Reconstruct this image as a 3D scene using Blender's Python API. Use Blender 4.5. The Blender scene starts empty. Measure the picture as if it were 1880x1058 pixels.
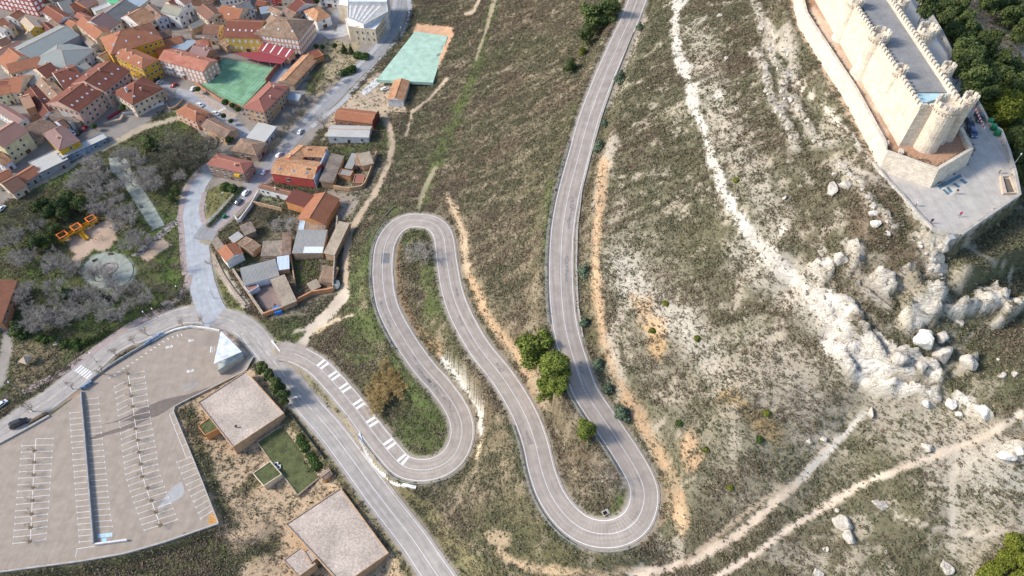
import bpy, bmesh, math, random
import numpy as np
from mathutils import Vector, Matrix, kdtree
R = math.radians
SC = bpy.context.scene
COL = SC.collection
rnd = random.Random(7)
RNG = np.random.default_rng(11)

# ------------------------------------------------------------------ camera
F_PX, PITCH, CAM_H = 1260.0, R(50), 210.0
SP, CP = math.sin(PITCH), math.cos(PITCH)
cam_d = bpy.data.cameras.new("camera")
cam = bpy.data.objects.new("camera", cam_d)
COL.objects.link(cam)
cam.location = (0, 0, CAM_H)
cam.rotation_euler = (R(90) - PITCH, 0, 0)
cam_d.sensor_width = 36.0
cam_d.lens = 36.0 * F_PX / 1880.0
cam_d.clip_start, cam_d.clip_end = 1.0, 8000.0
SC.camera = cam

def ray(u, v):
    x = (np.asarray(u, float) - 940) / F_PX
    y = -(np.asarray(v, float) - 529) / F_PX
    return x, CP + y * SP, -SP + y * CP
def un(u, v, z):                       # photo position -> point of the place at height z
    dx, dy, dz = ray(u, v)
    t = (CAM_H - z) / (-dz)
    return dx * t, dy * t
def proj(X, Y, Z):
    zc = Y * CP + (CAM_H - Z) * SP
    zc = np.where(zc > 5, zc, 5)
    yc = Y * SP - (CAM_H - Z) * CP
    return 940 + F_PX * X / zc, 529 - F_PX * yc / zc

# ------------------------------------------------------------------ noise
def vnoise(x, y, seed=0):
    xi = np.floor(x).astype(np.int64); yi = np.floor(y).astype(np.int64)
    xf = x - xi; yf = y - yi
    def h(a, b):
        n = (a * 374761393 + b * 668265263 + seed * 982451653) & 0xFFFFFFFF
        n = ((n ^ (n >> 13)) * 1274126177) & 0xFFFFFFFF
        return ((n ^ (n >> 16)) & 0xFFFF) / 65535.0
    sx = xf * xf * (3 - 2 * xf); sy = yf * yf * (3 - 2 * yf)
    a = h(xi, yi) * (1 - sx) + h(xi + 1, yi) * sx
    b = h(xi, yi + 1) * (1 - sx) + h(xi + 1, yi + 1) * sx
    return a * (1 - sy) + b * sy
def fbm(x, y, o=4, seed=0):
    s = 0; a = .5; t = 0
    for k in range(o):
        s = s + a * vnoise(x * 2 ** k + 17.3 * k, y * 2 ** k - 9.1 * k, seed + k); t += a; a *= .5
    return s / t
def sstep(a, b, x):
    t = np.clip((x - a) / (b - a), 0, 1)
    return t * t * (3 - 2 * t)

# ------------------------------------------------------------------ tracing helpers (photo positions)
TILES = {'A': (0, 0, 4.7), 'B': (360, 0, 4.7), 'C': (0, 200, 4.7), 'D': (360, 200, 4.7), 'E': (0, 400, 4.7), 'F': (360, 390, 4.7),
         'a': (0, 0, 9.4), 'b': (200, 0, 9.4), 'c': (0, 100, 9.4), 'd': (200, 100, 9.4), 'e': (400, 0, 9.4), 'g': (560, 0, 9.4),
         'h': (0, 200, 9.4), 'P': (0, 580, 3.99), 'Q': (0, 800, 4.1), 'S': (340, 580, 4.07), 'T': (340, 800, 4.087),
         'K': (1420, 0, 4.07), 'L': (1420, 220, 4.07), 'M': (640, 340, 3.11), 'N': (640, 640, 2.532), 'U': (740, 0, 3.526),
         'V': (1200, 0, 3.527), 'W': (1200, 300, 3.527), 'X': (1480, 420, 3.5275), 'Y': (1200, 680, 2.765), '.': (0, 0, 1)}
def px(tile, *pts):
    ox, oy, s = TILES[tile]
    return [(ox + p[0] / s, oy + p[1] / s) for p in pts]

def seg_dist(u, v, pts):
    d = np.full(u.shape, 1e9)
    for (x0, y0), (x1, y1) in zip(pts[:-1], pts[1:]):
        ex, ey = x1 - x0, y1 - y0
        L = ex * ex + ey * ey + 1e-9
        t = np.clip(((u - x0) * ex + (v - y0) * ey) / L, 0, 1)
        d = np.minimum(d, np.hypot(u - x0 - t * ex, v - y0 - t * ey))
    return d
def in_poly(u, v, pts):
    r = np.zeros(u.shape, bool)
    n = len(pts)
    for i in range(n):
        x0, y0 = pts[i]; x1, y1 = pts[(i + 1) % n]
        if y0 == y1: continue
        c = ((y0 > v) != (y1 > v)) & (u < (x1 - x0) * (v - y0) / (y1 - y0) + x0)
        r ^= c
    return r
def poly_sd(u, v, pts):                # signed: negative inside
    d = seg_dist(u, v, pts + pts[:1])
    return np.where(in_poly(u, v, pts), -d, d)
def catmull(P, n=8):
    P = np.array(P, float); out = []
    for i in range(len(P) - 1):
        p0 = P[max(i - 1, 0)]; p1 = P[i]; p2 = P[i + 1]; p3 = P[min(i + 2, len(P) - 1)]
        for k in range(n):
            t = k / n
            out.append(.5 * (2 * p1 + (p2 - p0) * t + (2 * p0 - 5 * p1 + 4 * p2 - p3) * t * t + (3 * p1 - p0 - 3 * p2 + p3) * t ** 3))
    out.append(P[-1])
    return np.array(out)

# ------------------------------------------------------------------ traced roads
R1 = [(512,646,2),(527,646,2.3),(551,654,2.7),(582,672,3.4),(610,700,4),(632,725,4.5),(659,758,5.2),(689,799,6),(722,839,6.9),(737,854,7.2),
 (761,862.5,7.7),(794,861,8.3),(825.6,845,9),(843.4,818,9.5),(848.5,786,10),(837.5,750.6,10.7),(810,711,11.5),(779,676,12.2),(748,632.6,13.2),
 (723.6,590.8,14),(709,555.4,14.7),(702.7,513.6,15.5),(702.7,478,16.2),(708,446,16.9),(723.6,420.4,17.5),(746,406.6,18),(771.8,405,18.6),
 (797.6,411.4,19.2),(813.6,433,19.8),(820,478,20.8),(829.7,533,22),(845.8,578,23),(878,636,24.5),(924,695,26),(960,754.5,27.4),(981.6,810,28.5),
 (993.5,861,29.5),(1011,908.6,30.5),(1039,948,31.4),(1070.5,972,32.2),(1106,981,33),(1141.6,975.7,33.8),(1169,956,34.6),(1182,924,35.4),
 (1182,896.7,36),(1169,865,36.8),(1137.6,813.8,38.3),(1102,762,39.8),(1074.4,719,41.2),(1056.7,670,42.8),(1039,607,44.8),(1031.6,549,46.6),
 (1029.7,488,48.4),(1032,430,50),(1038.7,382,51.4),(1048,340,52.6),(1063,283.6,54.4),(1080,221,56.4),(1106,150,58.6),(1134,85,60.6),(1157,34,62),
 (1170,0,63),(1192,-55,64.5),(1218,-115,66)]
R2 = [(880,1170),(840,1110),(795,1045),(756,988),(707,925),(663,866),(614,800),(585.7,766.7),(551,727.4),(512,675.8),(477.6,631.6),(455,607),
 (428,590),(383,580),(340,579),(298,593.6),(255,615),(238,619),(200.5,640),(160,678),(100,727),(50,760),(0,795),(-70,838),(-140,875)]
R3 = [(402,592),(385,562),(371,520),(363,470),(359,430),(352,390),(356,350),(374,322),(392,306)]
R4 = [(372,440),(386,418),(410,398),(450,355),(490,312),(540,250),(590,200),(640,148),(690,95),(722,50),(738,0),(746,-50)]
R5 = [(222,158),(245,140),(285,152),(320,169),(360,181),(400,201),(430,232),(455,256)]
R6 = [(140,236),(160,220),(186,201),(206,190),(228,165)]
R7 = [(498,160),(509,147),(545,98),(581,68),(620,27),(650,-10)]

# ------------------------------------------------------------------ height of the land: control points (photo u, v, metres)
CTRL = [(0,1058,-4),(150,1055,-3.5),(300,1045,-3),(420,1000,-2),(450,900,-1),(420,850,-.6),(540,930,-.5),(620,1000,-.5),(700,1058,-.5),(-80,1058,-4),
 (430,1100,-3),(100,900,0),(200,800,0),(300,700,0),(380,640,0),(300,900,0),(-60,900,0),(60,700,-.5),(30,650,-1),
 (300,0,6),(0,0,5),(-80,-80,5),(-80,200,3),(100,150,4),(300,200,4),(0,300,1.5),(600,0,9),(740,0,12),(640,180,7),(560,260,4.5),(430,420,2),(620,400,4.5),
 (420,100,6),(200,80,5),(480,140,6),(400,220,4.5),(200,-120,7),(500,-120,9),(760,-100,15),(700,120,9),
 (680,300,6),(620,540,4.2),(560,600,2.2),(630,480,5),(700,220,7),(200,450,-1),(50,500,-2),(100,600,-1.2),(-60,450,-2),(300,330,1),(320,500,0),(250,420,-.5),
 (440,480,2),(520,520,2.5),(560,450,3.5),(420,560,1),(500,360,3.5),(760,110,10),(820,68,12),(794,152,10.5),(695,145,9),
 (1000,100,38),(900,0,24),(820,0,15),(930,150,28),(870,220,22),(780,260,11),(740,330,10),(900,300,28),(850,420,23.5),(940,500,34),(960,600,36),(880,600,28),(900,700,28),
 (960,400,38),(1000,300,45),(1060,60,50),(770,520,17.5),(850,680,16),(880,760,17),(770,740,8.5),(700,700,6.5),(640,640,6),(660,560,9),(660,640,7),(740,800,8),
 (1080,820,35.5),(1000,650,38.5),(1020,760,35),(1100,900,34.5),(880,950,14),(1000,1058,20),(780,930,4),(900,1058,11),(950,980,22),(930,900,22),(890,850,18),(830,980,8),
 (1000,-110,42),(850,-110,20),(1120,-110,58),
 (1180,1052,31),(1250,1000,36),(1300,1058,34),(1260,900,44),(1240,800,47),(1180,700,50),(1130,600,52),(1110,500,55),(1110,400,58),(1150,250,64),(1200,100,69),(1220,0,71),
 (1250,300,71),(1250,450,67),(1300,600,66),(1350,750,62),(1400,900,50),(1500,1058,42),(1550,780,63),(1500,900,52),(1700,950,60),(1840,775,80),(1880,900,70),(1880,1058,58),(1700,1058,50),
 (1760,850,68),(1450,700,69),(1950,1000,64),(1950,700,86),(1300,-110,76),(1250,-110,70),
 (1235,40,74),(1262,150,76),(1295,260,77),(1335,370,78),(1390,460,78),(1455,535,77),(1515,620,76),(1565,695,74),
 (1258,40,80),(1285,150,82),(1322,260,83),(1368,370,84),(1430,460,84),(1500,530,83),(1560,590,82),(1620,650,79),(1680,715,76),(1760,700,78),
 (1400,100,89),(1450,200,91),(1500,300,92),(1350,0,84),(1430,-60,93),(1560,450,92),(1600,520,88),(1660,600,84),(1720,560,87),(1700,480,93),(1780,600,83),(1850,620,82),
 (1450,20,99),(1490,100,99.5),(1550,230,100),(1600,330,100),(1640,390,99),(1720,440,96.5),(1400,-110,94),
 (1700,330,99.8),(1800,350,99.8),(1690,200,100),(1740,120,100),(1650,50,100),(1600,-60,100),(1700,-60,99),
 (1770,455,93),(1880,500,83),(1840,430,92),(1875,350,84),(1880,200,76),(1800,60,84),(1880,0,66),(1950,100,64),(1760,0,90),(1800,-110,84),(1950,300,72),(1740,-110,94),(1830,200,90)]
cu, cv, cz = [np.array(c, float) for c in zip(*(CTRL + [(a, b, c) for a, b, c in R1[::2]]))]
cX, cY = un(cu, cv, cz)
# far anchor points so the sheet runs out calmly to the horizon
far = [(-2500,0,-5),(-2500,2500,0),(0,3000,40),(2500,2500,20),(2500,0,10),(0,-2500,-10),(-2500,-2500,-10),(2500,-2500,0),(-500,250,3),(450,200,20),(0,-60,5),(-200,-40,-5),(200,-40,30),(-350,500,6),(0,500,50),(250,500,60),(300,60,30)]
cX = np.append(cX, [f[0] for f in far]); cY = np.append(cY, [f[1] for f in far]); cz = np.append(cz, [f[2] for f in far])
n = len(cX)
A = np.zeros((n + 3, n + 3))
A[:n, :n] = np.hypot(cX[:, None] - cX[None], cY[:, None] - cY[None]) - 0.0 * np.eye(n)
A[:n, n] = 1; A[:n, n + 1] = cX; A[:n, n + 2] = cY
A[n:, :n] = A[:n, n:].T
A[:n, :n] += np.eye(n) * -0.6
W = np.linalg.solve(A, np.concatenate([cz, np.zeros(3)]))
def base_height(X, Y):
    X = np.asarray(X, float); Y = np.asarray(Y, float); sh = X.shape
    X = X.ravel(); Y = Y.ravel(); out = np.empty(X.shape)
    for i in range(0, len(X), 20000):
        x = X[i:i + 20000]; y = Y[i:i + 20000]
        d = np.hypot(x[:, None] - cX[None], y[:, None] - cY[None])
        out[i:i + 20000] = d @ W[:n] + W[n] + W[n + 1] * x + W[n + 2] * y
    return out.reshape(sh)

# grid: fine where the photo looks, widening to the horizon
STEP = 0.8
def axis(a, b):
    core = list(np.arange(a, b + 1e-6, STEP))
    lo = []; x = a; s = STEP
    while x > -4000: s *= 1.45; x -= s; lo.append(x)
    hi = []; x = b; s = STEP
    while x < 4500: s *= 1.45; x += s; hi.append(x)
    return np.array(lo[::-1] + core + hi)
GX = axis(-330, 205); GY = axis(30, 425)
TX, TY = np.meshgrid(GX, GY)
TZ = base_height(TX, TY)
def hz(x, y, Zg=None):
    Zg = TZ if Zg is None else Zg
    x = np.asarray(x, float); y = np.asarray(y, float)
    fx = np.clip(np.interp(x, GX, np.arange(len(GX))), 0, len(GX) - 1.001); fy = np.clip(np.interp(y, GY, np.arange(len(GY))), 0, len(GY) - 1.001)
    ix = fx.astype(int); iy = fy.astype(int); tx = fx - ix; ty = fy - iy
    return (Zg[iy, ix] * (1 - tx) + Zg[iy, ix + 1] * tx) * (1 - ty) + (Zg[iy + 1, ix] * (1 - tx) + Zg[iy + 1, ix + 1] * tx) * ty
def G(u, v):                            # where the sight line through (u, v) meets the land
    dx, dy, dz = [float(c) for c in ray(u, v)]
    t = np.arange(60, 640, 0.5)
    x = dx * t; y = dy * t; z = CAM_H + dz * t
    below = z < hz(x, y)
    k = int(np.argmax(below)) if below.any() else len(t) - 1
    lo, hi = t[max(k - 1, 0)], t[k]
    for _ in range(12):
        m = .5 * (lo + hi)
        if CAM_H + dz * m < hz(dx * m, dy * m): hi = m
        else: lo = m
    return Vector((dx * hi, dy * hi, float(hz(dx * hi, dy * hi))))

def resample(P, step):
    P = np.array(P); d = np.r_[0, np.cumsum(np.hypot(*np.diff(P[:, :2], axis=0).T))]
    s = np.linspace(0, d[-1], max(2, int(d[-1] / step)))
    return np.stack([np.interp(s, d, P[:, i]) for i in range(P.shape[1])], 1)
def world_road(pts, step=1.0, smooth=15):
    if len(pts[0]) == 3:
        P = catmull([(*un(u, v, z), z) for u, v, z in pts], 10)
    else:
        P = catmull([tuple(G(u, v)) for u, v in pts], 10)
    P = resample(P, step)
    k = np.ones(smooth) / smooth
    z = np.convolve(np.pad(P[:, 2], smooth // 2, mode='edge'), k, 'valid')
    P[:, 2] = z
    for _ in range(3):
        P[1:-1, :2] = .25 * P[:-2, :2] + .5 * P[1:-1, :2] + .25 * P[2:, :2]
    return P
ROADS = {'hairpin_road': (world_road(R1), 4.15), 'main_road': (world_road(R2), 4.6), 'concrete_street': (world_road(R3), 4.9),
         'town_street': (world_road(R4), 4.3), 'village_street': (world_road(R5), 3.6), 'lower_street': (world_road(R6), 3.2), 'school_street': (world_road(R7), 3.4)}

# ------------------------------------------------------------------ zones traced from the photo
LOT = px('.', (-70,848),(0,814),(50,788),(92,764),(122,742),(150,716),(172,697),(205,674),(240,652),(272,634),(300,618),(325,607),(352,603),(380,606),(405,611),(440,637),(466,655),(455,678),(330,742),(318,750),(402,962),(300,996),(230,1016),(150,1030),(0,1050),(-70,1060))
TERRACE = px('L', (742,330),(850,470),(950,570),(1060,700),(1180,822),(1300,862),(1390,872),(1832,572),(1795,400),(1745,230),(1690,90)) + px('K', (1600,930),(1560,850),(1400,560),(1250,250),(1100,0),(1010,-190),(700,-190),(1000,300),(1420,950)) + px('L',(1500,225),(1212,492),(822,352))
WARD = px('K', (245,-30),(268,85),(380,260),(630,635),(842,1040)) + px('L', (860,200),(880,235),(1235,350),(1470,205),(1390,45)) + px('K', (1300,400),(900,-190),(140,-190))
uT, vT = proj(TX, TY, TZ)
inview = (uT > -320) & (uT < 2200) & (vT > -240) & (vT < 1330) & (TY > 25) & (TY < 430)

# level the built-up ground, then cut the roads in
def flatten(poly, z, blend):
    global TZ
    P = np.array([un(u, v, z) for u, v in poly])
    m = (TX > P[:, 0].min() - 15) & (TX < P[:, 0].max() + 15) & (TY > P[:, 1].min() - 15) & (TY < P[:, 1].max() + 15)
    sd = poly_sd(TX[m], TY[m], [tuple(p) for p in P])
    w = 1 - sstep(0.3, blend, sd)
    TZ[m] = TZ[m] * (1 - w) + z * w
hill_n = fbm(TX / 9, TY / 9, 4, 3) - .5
rough = np.where(inview, sstep(640, 760, uT), .0)
TZ = TZ + hill_n * (0.35 + 1.5 * rough) * inview
CLIFF = px('.', (1252,0),(1240,40),(1242,95),(1262,140),(1272,190),(1292,240),(1308,300),(1335,365),(1375,430),(1425,485),(1470,525),(1515,590),(1520,640),(1565,685),(1620,715),(1690,720))
ROCKS = px('.', (1480,500),(1530,470),(1570,500),(1640,450),(1700,440),(1760,500),(1830,540),(1870,560),(1880,700),(1830,780),(1740,740),(1660,730),(1580,700),(1520,640))
OUTCROPS = [px('V', (660,40),(700,120),(715,200)), px('V', (740,290),(790,400),(860,500),(830,560),(840,690)), px('V', (670,340),(720,430),(740,560),(770,660),(820,740),(880,830),(920,960)),
            px('V', (820,280),(900,400),(910,500)), px('V', (890,640),(960,740),(1010,860),(1080,930),(1180,940)), px('W', (1190,10),(1300,100),(1370,190),(1420,260),(1500,330),(1550,410)),
            px('X', (690,60),(770,150),(830,280),(900,300)), px('W', (1240,520),(1330,560),(1300,680)), px('X', (290,280),(400,400),(530,490)), px('X', (650,280),(720,400),(850,480),(1060,520),(1230,480)), px('X', (1390,490),(1270,600),(1200,650))]
du = np.minimum.reduce([seg_dist(uT[inview], vT[inview], o) for o in OUTCROPS])
outc = np.zeros_like(TZ); outc[inview] = 1 - sstep(3, 15, du + (fbm(TX[inview] / 4, TY[inview] / 4, 3, 5) - .5) * 16)
cl = np.zeros_like(TZ); dcl = seg_dist(uT[inview], vT[inview], CLIFF)
cl[inview] = 1 - sstep(3, 17, dcl + (fbm(TX[inview] / 5, TY[inview] / 5, 3, 9) - .5) * 22)
RKP = [px('X', *q) for q in (((-60,330),(60,380),(160,400),(230,470),(330,560),(430,660),(470,740),(580,780),(600,1010),(460,1010),(330,1000),(200,870),(90,670),(110,560),(0,470),(-60,400)), ((640,440),(760,440),(840,500),(860,570),(780,640),(680,710),(590,650),(560,560)), ((690,230),(760,330),(700,410),(640,390),(650,270)),
    ((760,390),(880,345),(945,380),(900,470),(830,500),(760,440)), ((870,520),(960,500),(1085,480),(1090,550),(1000,585),(900,570)), ((1080,430),(1190,395),(1262,440),(1240,520),(1120,585),(1080,545)), ((1180,620),(1280,535),(1420,450),(1430,490),(1290,600),(1220,660)), ((580,790),(700,800),(820,850),(900,960),(870,1010),(600,1000)),
    ((690,60),(780,120),(880,190),(930,280),(880,330),(790,290),(740,180)), ((430,300),(560,330),(590,420),(500,470),(420,390)), ((20,250),(140,250),(160,330),(90,390),(30,330)), ((240,90),(330,80),(340,170),(290,260),(250,170)), ((1000,830),(1060,820),(1130,850),(1060,930),(1000,900)))] + [px('Y', *q) for q in (((960,-10),(1200,40),(1330,70),(1440,100),(1450,180),(1380,185),(1230,130),(1080,100)), ((1500,110),(1600,150),(1740,240),(1650,275),(1560,215)), ((1700,400),(1780,380),(1890,360),(1890,430),(1790,470),(1720,480)), ((1830,190),(1890,230),(1890,300),(1850,260)))]
rk = np.zeros_like(TZ); jj = (fbm(TX[inview] / 5, TY[inview] / 5, 4, 6) - .5) * 26 + (fbm(TX[inview] / 1.8, TY[inview] / 1.8, 2, 16) - .5) * 9
for q in RKP: rk[inview] = np.maximum(rk[inview], 1 - sstep(-2.5, 2.5, poly_sd(uT[inview], vT[inview], q) + jj))
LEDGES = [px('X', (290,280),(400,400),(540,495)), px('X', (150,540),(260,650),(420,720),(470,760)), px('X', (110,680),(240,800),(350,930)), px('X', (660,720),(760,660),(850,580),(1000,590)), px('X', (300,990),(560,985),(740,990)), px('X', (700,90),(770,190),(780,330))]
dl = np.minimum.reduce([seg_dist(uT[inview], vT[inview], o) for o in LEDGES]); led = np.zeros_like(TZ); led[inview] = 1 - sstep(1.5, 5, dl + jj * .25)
ridge = 1 - np.abs(2 * fbm((TX * .76 + TY * .65) / 5, (TX * .65 - TY * .76) / 14, 4, 21) - 1)
ridge2 = 1 - np.abs(2 * fbm(TX / 2.6, TY / 2.6, 3, 31) - 1)
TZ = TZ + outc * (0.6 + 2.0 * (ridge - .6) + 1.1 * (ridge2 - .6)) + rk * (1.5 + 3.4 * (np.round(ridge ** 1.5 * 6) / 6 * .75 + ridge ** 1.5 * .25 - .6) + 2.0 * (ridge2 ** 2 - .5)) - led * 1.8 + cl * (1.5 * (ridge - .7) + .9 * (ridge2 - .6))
flatten(LOT, 0.0, 2.5)
flatten(px('L', (1325,970),(1762,750),(1835,640),(1990,600),(1930,900),(1450,1090)), 94.2, 3)
flatten(TERRACE, 99.9, .9)
flatten(px('K', (90,-30),(150,170),(262,330),(520,770),(640,1040)) + px('L', (735,285),(790,300),(830,190)) + px('K', (812,1040),(600,650),(350,270),(235,90),(205,-30)), 100.4, 5)
flatten(WARD, 103.6, 1.2)
kd = kdtree.KDTree(sum(len(p) for p, w in ROADS.values()))
rz = []; rw = []
for P, w in ROADS.values():
    for p in P:
        kd.insert((p[0], p[1], 0), len(rz)); rz.append(p[2]); rw.append(w)
kd.balance()
RD = np.full(TZ.shape, 99.0)            # distance beyond the road edge
idx = np.argwhere(inview)
for j, i in idx:
    co, k, d = kd.find((GX[i], GY[j], 0))
    e = d - rw[k]
    if e < 9:
        RD[j, i] = e
        s = min(max((e - 1.3) / 5.5, 0), 1); s = s * s * (3 - 2 * s)
        TZ[j, i] = (rz[k] - 0.10) * (1 - s) + TZ[j, i] * s
TZ[np.hypot(TX, TY - 200) > 700] = np.minimum(TZ[np.hypot(TX, TY - 200) > 700], 60)
uT, vT = proj(TX, TY, TZ)
# ------------------------------------------------------------------ materials
MATS = {}
def nodes(name):
    m = bpy.data.materials.new(name); m.use_nodes = True
    nt = m.node_tree; b = nt.nodes['Principled BSDF']
    return m, nt, b
def N(nt, t, **kw):
    n = nt.nodes.new(t)
    for k, v in kw.items():
        if k in n.inputs.keys(): n.inputs[k].default_value = v
        else: setattr(n, k, v)
    return n
def mat(name, col, rough=.85, var=.18, scale=.6, fine=.12, fscale=6.0, bump=.15, metal=0.0, coord='pos', spec=.3):
    """one real colour, uneven in two sizes, with a little relief"""
    if name in MATS: return MATS[name]
    m, nt, b = nodes(name); L = nt.links
    if coord == 'pos': src = N(nt, 'ShaderNodeNewGeometry').outputs['Position']
    else: src = N(nt, 'ShaderNodeTexCoord').outputs['Object']
    n1 = N(nt, 'ShaderNodeTexNoise', Scale=scale, Detail=4.0); n2 = N(nt, 'ShaderNodeTexNoise', Scale=fscale, Detail=3.0)
    L.new(src, n1.inputs['Vector']); L.new(src, n2.inputs['Vector'])
    r1 = N(nt, 'ShaderNodeMapRange'); r1.inputs['From Min'].default_value = .3; r1.inputs['From Max'].default_value = .7
    r1.inputs['To Min'].default_value = 1 - var; r1.inputs['To Max'].default_value = 1 + var
    r2 = N(nt, 'ShaderNodeMapRange'); r2.inputs['From Min'].default_value = .3; r2.inputs['From Max'].default_value = .7
    r2.inputs['To Min'].default_value = 1 - fine; r2.inputs['To Max'].default_value = 1 + fine
    L.new(n1.outputs['Fac'], r1.inputs['Value']); L.new(n2.outputs['Fac'], r2.inputs['Value'])
    mu = N(nt, 'ShaderNodeMath', operation='MULTIPLY'); L.new(r1.outputs[0], mu.inputs[0]); L.new(r2.outputs[0], mu.inputs[1])
    mx = N(nt, 'ShaderNodeVectorMath', operation='SCALE'); mx.inputs[0].default_value = col; L.new(mu.outputs[0], mx.inputs['Scale'])
    L.new(mx.outputs[0], b.inputs['Base Color'])
    b.inputs['Roughness'].default_value = rough; b.inputs['Metallic'].default_value = metal; b.inputs['Specular IOR Level'].default_value = spec
    if bump:
        bp = N(nt, 'ShaderNodeBump', Strength=bump, Distance=.3); L.new(n2.outputs['Fac'], bp.inputs['Height']); L.new(bp.outputs[0], b.inputs['Normal'])
    MATS[name] = m
    return m
def roofmat(name, c1, c2, mott=.5, rough=.85):
    """clay tiles: colour runs in courses (u along the eave, v up the slope), older tiles darker"""
    if name in MATS: return MATS[name]
    m, nt, b = nodes(name); L = nt.links
    uv = N(nt, 'ShaderNodeUVMap'); mp = N(nt, 'ShaderNodeMapping'); mp.inputs['Scale'].default_value = (1.6, .55, 1)
    L.new(uv.outputs[0], mp.inputs['Vector'])
    n1 = N(nt, 'ShaderNodeTexNoise', Scale=1.0, Detail=5.0, Roughness=.7); L.new(mp.outputs[0], n1.inputs['Vector'])
    pos = N(nt, 'ShaderNodeNewGeometry'); n2 = N(nt, 'ShaderNodeTexNoise', Scale=.22, Detail=3.0); L.new(pos.outputs['Position'], n2.inputs['Vector'])
    wv = N(nt, 'ShaderNodeTexWave', Scale=.62, Distortion=.4); wv.wave_type = 'BANDS'; wv.bands_direction = 'X'; L.new(uv.outputs[0], wv.inputs['Vector'])
    ad = N(nt, 'ShaderNodeMath', operation='MULTIPLY_ADD'); L.new(n2.outputs['Fac'], ad.inputs[0]); ad.inputs[1].default_value = .6; L.new(n1.outputs['Fac'], ad.inputs[2])
    r = N(nt, 'ShaderNodeMapRange'); r.inputs['From Min'].default_value = .8 - mott * .5; r.inputs['From Max'].default_value = .8 + mott * .5 - .1
    r.inputs['From Min'].default_value = .8 - .35 / max(mott, .1) * .5; r.inputs['From Max'].default_value = .8 + .35 / max(mott, .1) * .5
    L.new(ad.outputs[0], r.inputs['Value'])
    mx = N(nt, 'ShaderNodeMix', data_type='RGBA'); mx.inputs[6].default_value = (*c1, 1); mx.inputs[7].default_value = (*c2, 1); L.new(r.outputs[0], mx.inputs[0])
    L.new(mx.outputs[2], b.inputs['Base Color'])
    bp = N(nt, 'ShaderNodeBump', Strength=.5, Distance=.12); L.new(wv.outputs['Fac'], bp.inputs['Height'])
    bp2 = N(nt, 'ShaderNodeBump', Strength=.5, Distance=.25); L.new(n1.outputs['Fac'], bp2.inputs['Height']); L.new(bp.outputs[0], bp2.inputs['Normal']); L.new(bp2.outputs[0], b.inputs['Normal'])
    b.inputs['Roughness'].default_value = rough; b.inputs['Specular IOR Level'].default_value = .2
    MATS[name] = m
    return m
def attrmat(name, a, bcol, rough=.8, attr='tone', trans=0.0):
    """foliage: two leaf colours mixed by each leaf's own tone"""
    if name in MATS: return MATS[name]
    m, nt, b = nodes(name); L = nt.links
    at = N(nt, 'ShaderNodeAttribute', attribute_name=attr)
    oi = N(nt, 'ShaderNodeObjectInfo')
    ad = N(nt, 'ShaderNodeMath', operation='MULTIPLY_ADD'); L.new(oi.outputs['Random'], ad.inputs[0]); ad.inputs[1].default_value = .35
    su = N(nt, 'ShaderNodeMath', operation='SUBTRACT'); L.new(at.outputs['Fac'], su.inputs[0]); su.inputs[1].default_value = .17; L.new(su.outputs[0], ad.inputs[2]); ad.use_clamp = True
    mx = N(nt, 'ShaderNodeMix', data_type='RGBA'); mx.inputs[6].default_value = (*a, 1); mx.inputs[7].default_value = (*bcol, 1); L.new(ad.outputs[0], mx.inputs[0])
    L.new(mx.outputs[2], b.inputs['Base Color']); b.inputs['Roughness'].default_value = rough; b.inputs['Specular IOR Level'].default_value = .15
    MATS[name] = m
    return m
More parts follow.
